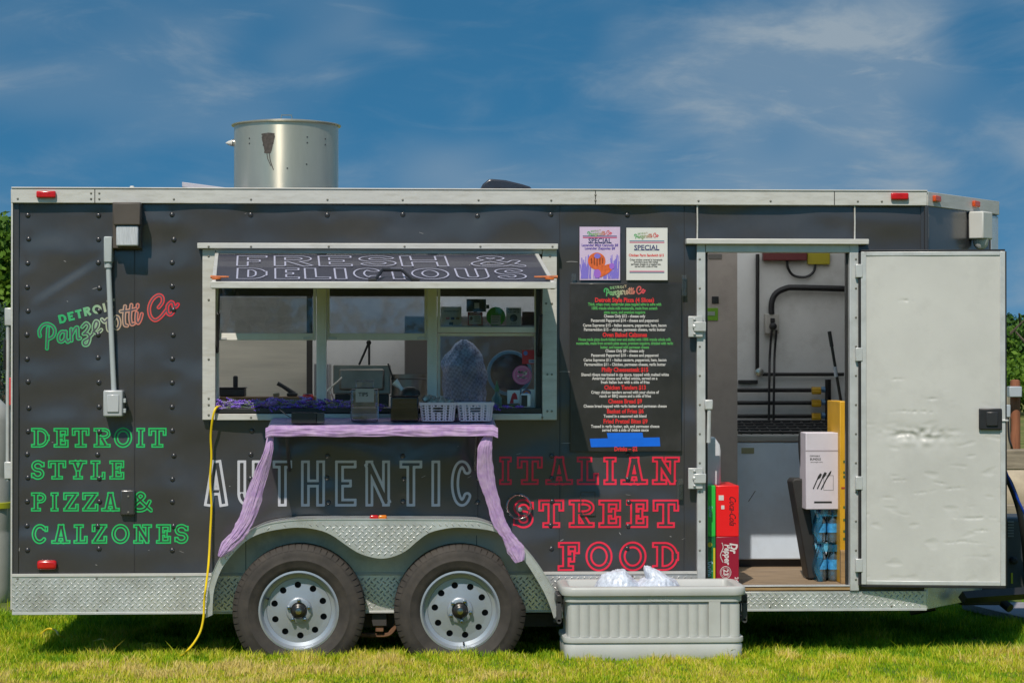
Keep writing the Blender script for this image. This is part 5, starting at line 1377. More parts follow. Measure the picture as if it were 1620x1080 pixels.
disc_print(p1, PY, 956, 428, 17, 7, I_or, .0023, rot=R(32)); disc_print(p1, PY, 945, 433, 5.5, 7, mat('print_violet', (.35, .14, .62), .5), .0026); disc_print(p1, PY, 968, 421, 4, 5, mat('print_violet'), .0026)
p2 = sheet(991, 1056, 360.5, 443, PY, mat('white_poster', (0.74, 0.73, 0.69), .3, var=.04, coat=.3), 'special_poster', 'white special poster with red sandwich line right of the pink poster', 'poster')
small_logo(p2, PY, 1003, 378, 40)
for y in (380.6, 430.6): MB().pbox(996, 1051, y, y + 1.1, PY - .0008, PY).build('rule', mat('print_teal', (.08, .2, .3), .5), p2)
for y in (382.8, 428.6): MB().pbox(996, 1051, y, y + 1.3, PY - .0008, PY).build('rule', mat('print_rose'), p2)
line(p2, PY, 'SPECIAL', 1023, 392, 40, 11, I_navy, .02); MB().pbox(1003, 1043, 395.4, 396.2, PY - .0008, PY).build('rule', I_navy, p2)
line(p2, PY, 'Chicken Parm Sandwich $15', 1022.5, 404, 56, 5.8, I_red, .03)
for k, s in enumerate(('Crispy chicken covered in homemade', 'pomodoro sauce with melted', 'parmesan cheese on a toasted bun,', 'served with a side of fries')):
    line(p2, PY, s, 1022, 411 + k * 3.5, (52, 38, 48, 36)[k], 4.6, I_black, .02)
M_tape = glass_mat('clear_tape', (.97, .97, .97), gloss=.02, rough=.2, haze=.03)
for a in ((904, 911, 433, 449), (1078.5, 1086, 435, 468), (1072, 1080, 757, 790)): MB().pbox(*a, -.0045, -.003).build('tape_strip', M_tape, T)

# ------------------------------------------------------------------ roof things
PYc = 0.75
pc = at(453, 240, PYc); pr_ = mm(82, PYc); pz0 = ZT - .011; pz1 = at(453, 193, PYc - pr_ * .9).z
pot = thing('steel_drum_vent', 'large dull steel pot with lid and dark scorch mark on the roof', 'pot', (pc.x, PYc, pz0))
M_pot = mat('dull_steel_pot', (0.70, 0.65, 0.53), 0.33, metal=0.75, var=0.10, vscale=5, stretch=(1, 1, .15), rvar=.06, dirt=(0.34, 0.31, 0.24), dirt_amt=.4, dirt_scale=5)
N, L = M_pot.node_tree.nodes, M_pot.node_tree.links
tg_ = N.new('ShaderNodeTangent'); tg_.direction_type = 'RADIAL'; tg_.axis = 'Z'
pp_ = N['Principled BSDF']; pp_.inputs['Anisotropic'].default_value = .85; pp_.inputs['Anisotropic Rotation'].default_value = .25; L.new(tg_.outputs[0], pp_.inputs['Tangent'])
MB().lathe([(pr_, 0), (pr_, pz1 - pz0), (pr_ - .006, pz1 - pz0), (pr_ - .006, .02)], (pc.x, PYc, pz0), 'z', 72).build('pot_body', M_pot, pot, smooth=True, angle=40)
lid = MB().lathe([(pr_ + .014, 0), (pr_ + .016, .006), (pr_ + .006, .010), (pr_ * .8, .020), (pr_ * .4, .030), (.01, .033)], (pc.x, PYc, pz1 + .0005), 'z', 72).build('pot_lid', M_pot, pot, smooth=True, angle=40)
hz = pz1 + .030
MB().tube([(pc.x - .032, PYc - .02, hz), (pc.x - .026, PYc - .02, hz + .034), (pc.x + .03, PYc - .02, hz + .034), (pc.x + .036, PYc - .02, hz)], .004, 6).build('lid_handle', M_steel, lid, smooth=True)
sp = at(371, 226, PYc)
MB().lathe([(.022, .02), (.022, -.006), (.013, -.010)], (pc.x - pr_, PYc, sp.z), 'x', 14).build('spigot_collar', M_steel, pot, smooth=True)
b = MB(); b.lathe([(.020, -.004), (.012, -.026), (.002, -.042)], (pc.x - pr_ - .006, PYc, sp.z - .002), 'x', 14); b.build('spigot_cone', M_white, pot, smooth=True)
def cyl(px, py, off=.0015):
    q = at(px, py, PYc - pr_ * .9); a = math.asin(max(-1, min(1, (q.x - pc.x) / pr_))); return (pc.x + (pr_ + off) * math.sin(a), PYc - (pr_ + off) * math.cos(a), q.z)
SX, SY = np.meshgrid(np.arange(408, 444, .5), np.arange(204, 276, .5))
edge = 9.6 + 1.6 * np.array([[noise.noise(Vector((x * .35, y * .35, 1))) for x in np.arange(408, 444, .5)] for y in np.arange(204, 276, .5)])
tw = np.clip(1.12 - (SY - 216) / 44, .25, 1.1)
gst = np.maximum(np.abs(SX - 424.5 + (SY - 225) * .03) - edge * tw, np.maximum(210.5 - SY + np.abs(SX - 425) * .12, SY - 243))
gst = np.minimum(gst, d_path(SX, SY, [(422, 240), (424, 252), (429, 263)], 1.1)); gst = np.minimum(gst, d_path(SX, SY, [(426, 240), (428, 255), (433, 269)], 1.3))
contour(gst[::-1], SX[::-1], SY[::-1], lambda x, y: cyl(x, y), MB_ := MB()) ; MB_.build('scorch_mark', mat('soot', (.07, .058, .05), .7, var=.5, vscale=60), pot)
for px, py in ((486, 217), (486, 226), (513.5, 218), (513.5, 227), (455, 267), (394, 218), (394, 226), (485, 260)):
    q = cyl(px, py, .0); MB().lathe([(.0048, .003), (.0048, -.0015), (.002, -.002)], q, 'y', 8).build('rivet_hole', M_dark, pot)
a0, a1 = at(288, 288.5, .55), at(368, 299, .55)
pk = MB(); pk.add([(a0.x, .55, a0.z - .026), (a1.x, .55, a1.z - .026), (a1.x, .55, a1.z + .002), (a0.x, .55, a0.z + .002), (a0.x, .62, a0.z - .026), (a1.x, .62, a1.z - .026), (a1.x, .62, a1.z + .002), (a0.x, .62, a0.z + .002)], [(0, 1, 2, 3), (5, 4, 7, 6), (4, 0, 3, 7), (1, 5, 6, 2), (3, 2, 6, 7), (4, 5, 1, 0)])
pk.box(a0.x + .02, a0.x + .06, .56, .61, ZT - .011, a0.z - .020)
tag(pk.build('roof_plank', mat('pale_plank', (.52, .50, .55), .6, var=.1), base=(a0.x, .58, ZT), bevel=.002), 'pale thin board sticking up on the roof left of the steel pot', 'board')

# ------------------------------------------------------------------ cloth over the shelf
M_cloth = bpy.data.materials.new('purple_gauze'); M_cloth.use_nodes = True
N, L = M_cloth.node_tree.nodes, M_cloth.node_tree.links
p = N['Principled BSDF']; p.inputs['Roughness'].default_value = .85; p.inputs['Sheen Weight'].default_value = .3
nzn = N.new('ShaderNodeTexNoise'); nzn.inputs['Scale'].default_value = 26; nzn.inputs['Detail'].default_value = 8
tcn = N.new('ShaderNodeTexCoord'); L.new(tcn.outputs['Object'], nzn.inputs[0])
rmp = N.new('ShaderNodeValToRGB'); rmp.color_ramp.elements[0].position = .35; rmp.color_ramp.elements[1].position = .68
rmp.color_ramp.elements[0].color = (.62, .40, .76, 1); rmp.color_ramp.elements[1].color = (.80, .58, .88, 1)
L.new(nzn.outputs['Fac'], rmp.inputs[0]); L.new(rmp.outputs[0], p.inputs['Base Color'])
tr = N.new('ShaderNodeBsdfTranslucent'); L.new(rmp.outputs[0], tr.inputs[0])
ms = N.new('ShaderNodeMixShader'); ms.inputs[0].default_value = .35
L.new(p.outputs[0], ms.inputs[1]); L.new(tr.outputs[0], ms.inputs[2]); L.new(ms.outputs[0], N['Material Output'].inputs[0])
cl = thing('shelf_cloth', 'purple gauze cloth over the serving shelf with two hanging tails', 'cloth', ((xs0 + xs1) / 2, SYF, zsf))
zdrop = Z_(689, SYF)
def cloth(u, v):
    x = xs0 - .012 + (xs1 - xs0 + .024) * u
    e = max(0, .02 - u) / .02 + max(0, u - .98) / .02
    wob = .0025 * noise.noise(Vector((u * 30, v * 5, 1)))
    if v < .6:
        y = -.036 + (SYF - .008 + .036) * (v / .6); z = sh_z(y) + .006 + wob - .035 * e * e
    else:
        t = (v - .6) / .4; y = SYF - .010 - .005 * math.sin(t * 3) + .006 * noise.noise(Vector((u * 7, t * 2.2, 5))) + .004 * noise.noise(Vector((u * 16, t * 6, 9)))
        z = zsf + .006 + (zdrop - zsf - .008) * t + .006 * t * noise.noise(Vector((u * 8, 2, 0))) - .01 * e
    return (x, y, z)
MB().grid(cloth, 150, 40).build('cover', M_cloth, cl, smooth=True, angle=80)
def tail(pts, widths, Ys, seed):
    P = spline([(x, y, Y) for (x, y), Y in zip(pts, Ys)], 14); n = len(P) - 1
    Ws = np.interp(np.linspace(0, 1, n + 1), np.linspace(0, 1, len(widths)), widths)
    def f(u, v):
        k = min(n, int(round(v * n))); c = P[k]; a = P[max(0, k - 1)]; b_ = P[min(n, k + 1)]
        dx, dy = b_.x - a.x, b_.y - a.y; l = math.hypot(dx, dy) or 1
        s = (u - .5) * Ws[k] * (1 + .22 * noise.noise(Vector((v * 8, u * 2, seed))) + .10 * noise.noise(Vector((v * 28, u * 2, seed))))
        px, py = c.x + dy / l * s * -1, c.y + dx / l * s
        wv = v * 9 + 1.5 * noise.noise(Vector((u * 3, v * 4, seed + 2)))
        fold = 1.1 * noise.noise(Vector((u * 7 + .8 * noise.noise(Vector((u * 2, v * 7, seed))), v * 4, seed))) + .55 * noise.noise(Vector((u * 16, v * 9, seed))) + .45 * noise.noise(Vector((u * 12, v * 34, seed + 5))) + .3 * noise.noise(Vector((u * 40, v * 60, seed)))
        q = at(px, py, c.z); return (q.x, c.z + .0046 * fold - .010 * math.sin(math.pi * u), q.z)
    MB().grid(f, 60, n).build('hanging_tail', M_cloth, cl, smooth=True, angle=80)
tail([(428, 684), (425, 712), (414, 748), (402, 785), (391, 820), (376, 845), (357, 866), (347, 880)], [8, 15, 22, 26, 26, 22, 18, 5], [SYF + .03, SYF + .01, -.30, -.28, -.27, -.265, -.262, -.262], 3.3)
tail([(777, 684), (768, 706), (768, 745), (778, 788), (790, 825), (803, 848), (815, 868), (822, 888)], [8, 22, 26, 22, 20, 18, 28, 14], [SYF + .03, SYF + .01, -.30, -.28, -.27, -.265, -.262, -.262], 8.1)

# ------------------------------------------------------------------ things on the shelf
def on_shelf(px, Y): return X_(px, Y, 660), sh_z(Y) + .0085
# tip jar
Y = -.20; x, z = on_shelf(577, Y); s = mm(1, Y)
tj = thing('tip_jar', 'clear plastic tip jar with white paper tag and a few bills', 'jar', (x, Y, z))
MB().box(x - 22 * s, x + 22 * s, Y - .06, Y + .06, z + .001, z + 52 * s).build('jar_body', M_clear, tj, bevel=.014, seg=3)
MB().box(x - 14 * s, x + 14 * s, Y - .042, Y + .042, z + 52.5 * s, z + 64 * s).build('jar_neck', M_clear, tj, bevel=.006)
MB().box(x - 15.5 * s, x + 15.5 * s, Y - .046, Y + .046, z + 64.2 * s, z + 66 * s).build('jar_lid', M_clear, tj, bevel=.004)
MB().box(x - 14 * s, x + 15 * s, Y - .0665, Y - .065, z + 31 * s, z + 52 * s).build('paper_tag', mat('tag_paper', (.36, .35, .34), .7), tj)
put_text(MB(), 'TIPS', 8.5 * s, (x - 2 * s, Y - .0675, z + 43 * s), bold=.02).build('lettering', I_black, tj)
bl = MB(); rs = random.Random(8)
for k in range(5): bl.obox((x - 6 * s + rs.uniform(-.02, .04), Y + rs.uniform(-.03, .02), z + .012 + k * .005), (.075, .03, .004), (rs.uniform(-.2, .2), rs.uniform(-.15, .15), rs.uniform(-.6, .6)))
bl.build('bills', mat('banknote', (.38, .40, .27), .7, var=.2, vscale=60), tj)
# smoked tub with a scoop
Y = -.19; x, z = on_shelf(640, Y)
tb = thing('smoked_tub', 'dark smoked plastic tub with a white scoop sticking out', 'tub', (x, Y, z))
MB().box(x - 22 * s, x + 22 * s, Y - .07, Y + .07, z + .001, z + 39 * s).build('tub_body', M_smoke, tb, bevel=.008, seg=3)
MB().box(x - 23 * s, x + 23 * s, Y - .073, Y + .073, z + 39.2 * s, z + 41 * s).build('tub_rim', M_smoke, tb, bevel=.003)
MB().tube([(x - 9 * s, Y - .02, z + 30 * s), (x - 2 * s, Y - .02, z + 31 * s), (x + 16 * s, Y - .02, z + 31 * s), (x + 18 * s, Y - .02, z + 31 * s)], [.004, .014, .016, .006], 12).build('wrapped_roll', mat('pinkish_wrap', (.58, .46, .50), .5), tb, smooth=True)
sc_ = MB(); sc_.tube([(x - 16 * s, Y, z + 63 * s), (x - 12 * s, Y, z + 59 * s), (x - 7 * s, Y, z + 54 * s), (x + 1 * s, Y, z + 44 * s), (x + 3 * s, Y, z + 41 * s)], [.022, .017, .010, .012, .010], 12)
sc_.build('scoop', mat('white_scoop', (.68, .70, .78), .35), tb, smooth=True)
MB().lathe([(.055, 0), (.05, .022), (.03, .04), (.005, .046)], (x + .03, Y, z + 41.2 * s), 'z', 16).build('dark_bag', mat('bag_black', (.03, .026, .026), .4), tb, smooth=True)
# card reader
Y = -.26; x, z = on_shelf(487, Y)
cr = thing('card_reader', 'black box shaped card reader on the cloth at the left end', 'card reader', (x, Y, z))
MB().box(x - 25 * s, x + 14 * s, Y - .06, Y + .02, z + .001, z + 17 * s).build('reader_case', mat('reader_black', (.02, .02, .021), .35), cr, bevel=.003)
MB().box(x + 14.2 * s, x + 26 * s, Y - .055, Y + .02, z + .001, z + 16.5 * s).build('reader_side', mat('reader_grey', (.05, .055, .06), .3), cr, bevel=.003)
MB().tube(spline([(x - 25 * s, Y, z + 8 * s), (x - 36 * s, Y + .05, z + 14 * s), (x - 46 * s, Y + .15, z + 20 * s)], 6), .0028, 6).build('reader_cable', M_black, cr)
# woven plastic baskets
M_bask = mat('white_basket', (.66, .63, .74), .45, var=.04)
def basket(px, label, full):
    Y0 = -.19; x, z = on_shelf(px, Y0); w, d, h = 27.5 * s, .085, 30 * s
    t = thing('plastic_basket', label, 'basket', (x, Y0, z), 'white plastic baskets on the serving shelf')
    def wallp(axis, sign):
        b = MB(); rows, n_ = 6, 11 if axis == 'x' else 9; L_ = w if axis == 'x' else d
        def P(a, zz, o):
            tp = .88 + .12 * zz / h
            return (x + a * tp, Y0 + sign * (d * tp + o), z + zz) if axis == 'x' else (x + sign * (w * tp + o), Y0 + a * tp, z + zz)
        def quad(a0, a1, z0, z1, sl=0.0, o0=0.0, o1=.004):
            v = [P(a0, z0, o0), P(a1, z0, o0), P(a1 + sl, z1, o0), P(a0 + sl, z1, o0), P(a0, z0, o1), P(a1, z0, o1), P(a1 + sl, z1, o1), P(a0 + sl, z1, o1)]
            b.add(v, [(0, 3, 2, 1), (4, 5, 6, 7), (0, 1, 5, 4), (1, 2, 6, 5), (2, 3, 7, 6), (3, 0, 4, 7)])
        ph = (h - .016) / rows
        for r_ in range(rows):
            z0 = .004 + r_ * ph; quad(-L_, L_, z0, z0 + ph * .28)
            for k in range(n_):
                a0 = -L_ + 2 * L_ * k / n_
                sl = (.55 if k % 2 else -.55) * 2 * L_ / n_
                if axis == 'x' and sign < 0 and r_ in (3, 4) and abs(a0 + L_ / n_) < L_ * .36: continue
                quad(a0, a0 + 2 * L_ / n_ * .60, z0 + ph * .28, z0 + ph, sl * .6)
            quad(-L_, -L_ + .006, z0, z0 + ph); quad(L_ - .006, L_, z0, z0 + ph)
        quad(-L_ - .004, L_ + .004, h - .014, h, 0, -.002, .008)
        b.build('basket_wall', M_bask, t)
    wallp('x', -1); wallp('x', 1); wallp('y', -1); wallp('y', 1)
    MB().box(x - w * .87, x + w * .87, Y0 - d * .87, Y0 + d * .87, z + .001, z + .005).build('basket_floor', M_bask, t)
    return t, x, Y0, z, w, d, h
t, x, Y0, z, w, d, h = basket(692.5, 'white slotted plastic basket heaped with grey wrapped sauce cups', True)
hp_ = thing('wrapped_cups', 'heap of grey crumpled packets filling the left white basket', 'packets', (x, Y0, z + .006))
rs = random.Random(4)
M_foil = mat('grey_packets', (.33, .34, .33), .35, metal=.3, var=.4, vscale=40)
for k in range(34):
    cxx, cyy, czz = x + rs.uniform(-.8, .8) * w, Y0 + rs.uniform(-.75, .75) * d, z + (rs.uniform(.03, h + .012) if k < 16 else rs.uniform(h - .015, h + .02))
    b = MB(); b.lathe([(.006, -.012), (.015, -.010), (.018, .006), (.012, .012), (.003, .013)], (0, 0, 0), 'z', 7); e = Euler((rs.uniform(-1, 1), rs.uniform(-1, 1), rs.uniform(0, 6))).to_matrix()
    b.v = [tuple(Vector((cxx, cyy, czz)) + e @ (Vector(v) * (1 + .5 * rs.random()))) for v in b.v]; b.build('packet', M_foil, hp_)
t, x, Y0, z, w, d, h = basket(751.5, 'white slotted plastic basket at the right end, filled below its rim', False)
hp_ = thing('napkin_packets', 'pale packets lying low inside the right white basket', 'packets', (x, Y0, z + .006))
for k in range(14):
    MB().obox((x + rs.uniform(-.7, .7) * w, Y0 + rs.uniform(-.6, .6) * d, z + rs.uniform(.02, h * .75)), (.05, .035, .008), (rs.uniform(-.6, .6), rs.uniform(-.6, .6), rs.uniform(0, 3))).build('packet', mat('pale_packets', (.46, .48, .54), .5), hp_)

# lavender along the sill
M_stem = mat('lavender_stem', (.20, .27, .15), .7, var=.2); M_flow = mat('lavender_flower', (.22, .11, .62), .7, var=.5, vscale=70)
M_flow2 = mat('lavender_flower_pale', (.38, .26, .68), .7, var=.4, vscale=70)
def lavender(px0, px1, py0, py1, n, label, seed):
    rs = random.Random(seed); zb = Z_(644, 0.0); c = at((px0 + px1) / 2, 645, .01)
    t = thing('lavender_bunch', label, 'lavender', (c.x, .01, zb), 'lavender laid along the window sill')
    st, fl, f2 = MB(), MB(), MB()
    for k in range(n):
        pa = rs.uniform(px0, px1); sg = rs.choice([-1, -1, 1]); ln = rs.uniform(14, 34); Y = rs.uniform(-.026, .06)
        pb2 = max(px0 - 2, min(px1 + 2, pa + sg * ln)); ya = rs.uniform(py0 + 6, py1); yb = max(py0 - 3, ya - rs.uniform(-3, 9))
        A_, B_ = at(pa, ya, Y), at(pb2, yb, Y + rs.uniform(-.02, .02)); mid = (A_ + B_) / 2 + Vector((0, 0, rs.uniform(.0, .012)))
        st.tube([A_, mid, B_], .0013, 4)
        d_ = (B_ - A_).normalized(); tgt = fl if rs.random() < .6 else f2
        for j in range(9):
            cc = B_ - d_ * (j * .0055) + Vector((rs.uniform(-.003, .003), rs.uniform(-.003, .003), rs.uniform(-.003, .003))); r_ = rs.uniform(.0042, .0078) * (1 - abs(j - 4) * .08)
            tgt.add([cc + Vector(v) * r_ for v in ((1, 0, 0), (-1, 0, 0), (0, 1, 0), (0, -1, 0), (0, 0, 1.2), (0, 0, -1.2))], [(0, 2, 4), (2, 1, 4), (1, 3, 4), (3, 0, 4), (2, 0, 5), (1, 2, 5), (3, 1, 5), (0, 3, 5)])
        for j in range(5):
            q = A_.lerp(B_, rs.uniform(.1, .7)); e = Vector((rs.uniform(-.016, .016), rs.uniform(-.008, .008), rs.uniform(-.004, .012)))
            st.add([q, q + e + Vector((0, 0, .0014)), q + e - Vector((0, 0, .0014))], [(0, 1, 2)])
    tag(st.build('stems', M_stem, t), kind='stuff'); tag(fl.build('flowers', M_flow, t), kind='stuff'); tag(f2.build('flowers', M_flow2, t), kind='stuff')
lavender(345, 432, 630, 651, 130, 'lavender bunch at the left end of the sill beside the yellow cord', 1)
lavender(428, 508, 629, 652, 120, 'lavender bunch on the sill in front of the red can', 2)
lavender(505, 556, 631, 652, 75, 'lavender bunch on the sill just left of the tip jar', 3)
lavender(597, 620, 638, 652, 14, 'small lavender sprigs between the tip jar and the smoked tub', 4)
lavender(776, 826, 636, 653, 26, 'few lavender sprigs at the right end of the sill by the white device', 5)

# ------------------------------------------------------------------ inside the serving window
ctz = Z_(645, .12)
MB().box(X_(347, .1), X_(848, .1), .085, .75, ctz - .04, ctz - .001).build('counter', mat('counter_steel', (.30, .29, .27), .35, metal=.7), T, bevel=.004)
MB().box(X_(347, .1), X_(848, .1), .70, .74, ZF, ctz - .041).build('counter_front', mat('counter_steel'), T)
MB().box(X_(347, .4), X_(499, .4), .40, .62, ctz, Z_(627, .4)).build('wood_block', mat('block_wood', (.22, .13, .06), .6, var=.3, vscale=10, stretch=(1, 6, 8)), T, bevel=.004)
bwz = Z_(627, .4)
M_paper = mat('pale_panel', (.82, .77, .64), .6, var=.12, vscale=3, stretch=(.6, 1, 6))
MB().pbox(322, 490, 470, 640, 1.45, 1.47).build('kitchen_panel', M_paper, T)
MB().pbox(485, 494, 440, 640, 1.2, 1.26).build('kitchen_post', mat('dark_post', (.06, .055, .05), .6), T)
MB().box(X_(497, 1.2), X_(520, 1.2), 1.2, 1.7, ZF, Z_(575, 1.2)).build('kitchen_cabinet', mat('cabinet_grey', (.30, .30, .31), .4, metal=.4), T, bevel=.006)
MB().box(X_(640, 1.5), X_(880, 1.5), 1.5, 1.9, ZF, Z_(500, 1.5)).build('kitchen_cabinet', mat('cabinet_dark', (.14, .13, .12), .4, metal=.3), T, bevel=.006)
# pan with handle
x0, x1 = X_(342, .45), X_(387, .45)
pn = thing('baking_pan', 'dark rectangular pan with upright handle inside the left window bay', 'pan', ((x0 + x1) / 2, .5, bwz))
MB().box(x0, x1, .44, .60, bwz + .0005, bwz + mm(13, .45)).build('pan_body', M_dark, pn, bevel=.006)
MB().box(x0 - .004, x1 + .006, .436, .604, bwz + mm(13.1, .45), bwz + mm(14.5, .45)).build('pan_rim', M_dark, pn, bevel=.002)
MB().box(X_(368.5, .5), X_(376, .5), .50, .53, bwz + mm(13, .45), Z_(594, .5)).build('pan_handle', M_black, pn, bevel=.009, seg=3)
# press / tongs handle
tg = thing('burger_press', 'black long handled press leaning in the left window bay', 'press', (X_(462, .45), .45, bwz))
MB().tube([at(439, 606, .47), at(448, 611, .47), at(466, 623, .47)], [.012, .011, .014], 10).build('handle', M_black, tg, smooth=True)
MB().box(X_(454, .47), X_(471, .47), .44, .52, bwz + .0005, Z_(621, .47)).build('press_plate', M_black, tg, bevel=.008, seg=3)
x = X_(437, .45); tag(MB().lathe([(.016, 0), (.018, .004), (.018, .018), (.012, .022), (.002, .022)], (x, .45, bwz + .0005), 'z', 18).build('small_jar', mat('jar_olive', (.25, .24, .16), .3), base=(x, .45, bwz), smooth=True, angle=40), 'tiny round jar on the wood block left of the black press', 'jar')
# soda can
x, Y = X_(487, .10), .125; can = thing('soda_can', 'red soda can standing behind the lavender at the left mullion', 'can', (x, Y, ctz))
cr_ = mm(9.2, .1)
MB().lathe([(cr_ * .75, 0), (cr_, .008), (cr_, .062), (cr_ * .84, .074)], (x, Y, ctz + .0005), 'z', 24).build('can_body', mat('can_red', (.55, .012, .02), .25, metal=.3, coat=.4), can, smooth=True, angle=40)
MB().lathe([(cr_ * .84, 0), (cr_ * .86, .003), (cr_ * .76, .003), (cr_ * .74, .0005), (.002, .0005)], (x, Y, ctz + .075), 'z', 24).build('can_lid', M_chrome, can, smooth=True)
put_text(MB(), '@', .05, (x, Y - cr_ - .0015, ctz + .03), bold=.0).build('can_print', I_white, can)
# steel pan propped upright, pot, legs
hpn = thing('steel_tray', 'stainless steel tray propped upright behind the tip jar', 'tray', (X_(572, .6), .6, ctz))
a, b_ = at(527, 623, .6), at(618, 577, .6)
M_tray = mat('tray_steel', (.26, .25, .22), .38, metal=.9, var=.15)
MB().box(a.x, b_.x, .60, .612, a.z, b_.z).build('tray_rim', M_tray, hpn, bevel=.005)
MB().box(a.x + .035, b_.x - .035, .575, .599, a.z + .022, b_.z - .022).build('tray_base', M_tray, hpn, bevel=.012, seg=3)
MB().box(a.x + .01, b_.x - .01, .60, .66, ctz, a.z - .0005).build('tray_stand', M_dark, hpn, bevel=.003)
for pa, pb2 in (((568, 577), (583, 543)), ((584, 577), (584, 543))): MB().tube([at(*pa, .62), at(*pb2, .62)], .0065, 8).build('stand_leg', M_black, hpn, smooth=True)
q = at(583.5, 542, .62); MB().lathe([(.014, .008), (.014, -.008), (.005, -.009)], (q.x, .62, q.z), 'y', 14).build('stand_ring', M_black, hpn, smooth=True)
x, Y = X_(648, .6), .6; spn = thing('stock_pot', 'stainless steel pot behind the smoked tub in the middle bay', 'pot', (x, Y, ctz))
r_ = mm(29, .6); zt2 = Z_(592, .5) - ctz
MB().lathe([(r_, 0), (r_, zt2), (r_ - .004, zt2), (r_ - .004, .01)], (x, Y, ctz + .0005), 'z', 40).build('pot_wall', mat('tray_steel'), spn, smooth=True, angle=40)
MB().lathe([(r_ + .001, zt2 * .84), (r_ + .004, zt2 * .86), (r_ + .001, zt2 * .88)], (x, Y, ctz), 'z', 40).build('pot_band', M_dark, spn, smooth=True)
MB().tube([at(614, 575, .55), at(619, 590, .55), at(622, 600, .55)], .005, 6).build('ladle', M_black, spn, smooth=True)
tn = thing('steel_tongs', 'steel tongs lying open beside the tip jar in the middle bay', 'tongs', (X_(528, .2), .2, ctz))
for pa, pb2 in (((517, 619), (541, 597)), ((523, 620), (534, 644))): MB().tube([at(*pa, .22), at(*pb2, .2)], .0045, 6).build('tong_arm', M_steel, tn, smooth=True)
x = X_(547, .22); tag(MB().lathe([(.012, 0), (.017, .006), (.017, .03), (.008, .034)], (x, .24, ctz + .0005), 'z', 14).build('small_bottle', mat('cork_tan', (.45, .36, .17), .5), base=(x, .24, ctz), smooth=True), 'short tan bottle cap object just left of the tip jar', 'bottle')

# right bay: cards on the upper rail
MB().pbox(694, 848, 514.5, 517, .075, .15).build('card_ledge', M_trim, T, bevel=.001)
def card(px0, px1, py0, Y, m, label, name='sign_card', cat='card', py1=514.3):
    a, b_ = at(px0, py1, Y), at(px1, py0, Y); zb = Z_(514.4, .078) + .0005
    t = thing(name, label, cat, ((a.x + b_.x) / 2, Y, a.z))
    MB().box(a.x, b_.x, Y, Y + .004, a.z, b_.z).build('card', m, t); return t
CW = mat('card_white', (.88, .85, .78), .5)
Yc = .078
c1_ = card(697, 730, 485, Yc, CW, 'white card with payment logos behind the upper right pane')
line(c1_, Yc, 'Contactless payment', 714, 492, 24, 3.8, I_black, .02)
for k, mm_ in enumerate((mat('logo_orange', (.6, .12, .03), .5), mat('logo_blue', (.05, .08, .4), .5), mat('logo_tan', (.5, .33, .2), .5))): MB().pbox(705.5 + k * 8, 711 + k * 8, 501.5, 505.5, Yc - .0008, Yc).build('payment_logo', mm_, c1_)
MB().pbox(710.5, 717, 509.5, 514, Yc - .0008, Yc).build('symbol', I_black, c1_)
dv = card(738, 769, 473, Yc + .015, mat('device_black', (.02, .02, .02), .3), 'small black device above the red bordered card', 'black_device', 'device', py1=493)
MB().pbox(750.5, 758, 479, 488, Yc + .012, Yc + .0148).build('device_tag', CW, dv); MB().pbox(769.2, 774, 482, 488, Yc + .015, Yc + .019).build('device_tab', mat('device_black'), dv)
MB().box(at(752, 500, Yc + .02).x - .01, at(752, 500, Yc + .02).x + .01, Yc + .0195, Yc + .024, Z_(514.4, Yc + .02), Z_(493, Yc + .02)).build('device_stem', M_dark, dv)
c2_ = card(740, 763.5, 493.5, Yc, mat('card_redborder', (.48, .04, .05), .5), 'white card with red border below the black device')
MB().pbox(742, 761.5, 498.5, 512.8, Yc - .0008, Yc).build('card_face', CW, c2_); disc_print(c2_, Yc, 745.5, 503.5, 2.4, 3, mat('emblem_brown', (.15, .07, .05), .5), .0012); line(c2_, Yc, 'WE ACCEPT', 751.5, 496, 17, 3.6, CW, .02)
for k in range(3): MB().pbox(750, 760, 501 + k * 3, 501.8 + k * 3, Yc - .0011, Yc - .0008).build('rule', I_black, c2_)
x, Yg = X_(784.5, Yc), Yc; q = at(784.5, 500.3, Yc)
gd = thing('green_disc', 'bright green round lid with white note behind the upper right pane', 'disc', (x, Yc, Z_(514.4, Yc)))
MB().lathe([(mm(15, Yc), .008), (mm(15, Yc), .002), (mm(13.6, Yc), 0), (mm(13, Yc), .003), (.002, .003)], (q.x, Yc, q.z), 'y', 36).build('disc', mat('lime_green', (.14, .62, .04), .4), gd, smooth=True, angle=30)
MB().pbox(776.5, 792, 498.5, 513.5, Yc - .002, Yc - .0012).build('note', mat('note_white', (.86, .86, .80), .6), gd)
for k in range(4): MB().pbox(778, 790 - 2 * (k % 2), 501 + k * 2.6, 501.6 + k * 2.6, Yc - .0024, Yc - .0020).build('rule', mat('print_faint', (.25, .25, .25), .6), gd)
c3_ = card(801, 824.5, 486.5, Yc, CW, 'white card with black round picture behind the upper right pane')
disc_print(c3_, Yc, 812.5, 503, 6, 6, mat('picture_dark', (.05, .06, .06), .4), .0012); line(c3_, Yc, 'FREE PIZZA', 812.5, 489.8, 19, 3.8, I_black, .03); line(c3_, Yc, 'FOLLOW US', 812.5, 493.6, 18, 3.6, I_black, .03); line(c3_, Yc, '#1 in 313', 812.5, 511.4, 9, 3, I_black, .02)
card(826, 848, 493, Yc + .01, mat('card_maroon', (.10, .025, .03), .5), 'dull maroon card at the right end of the upper pane')
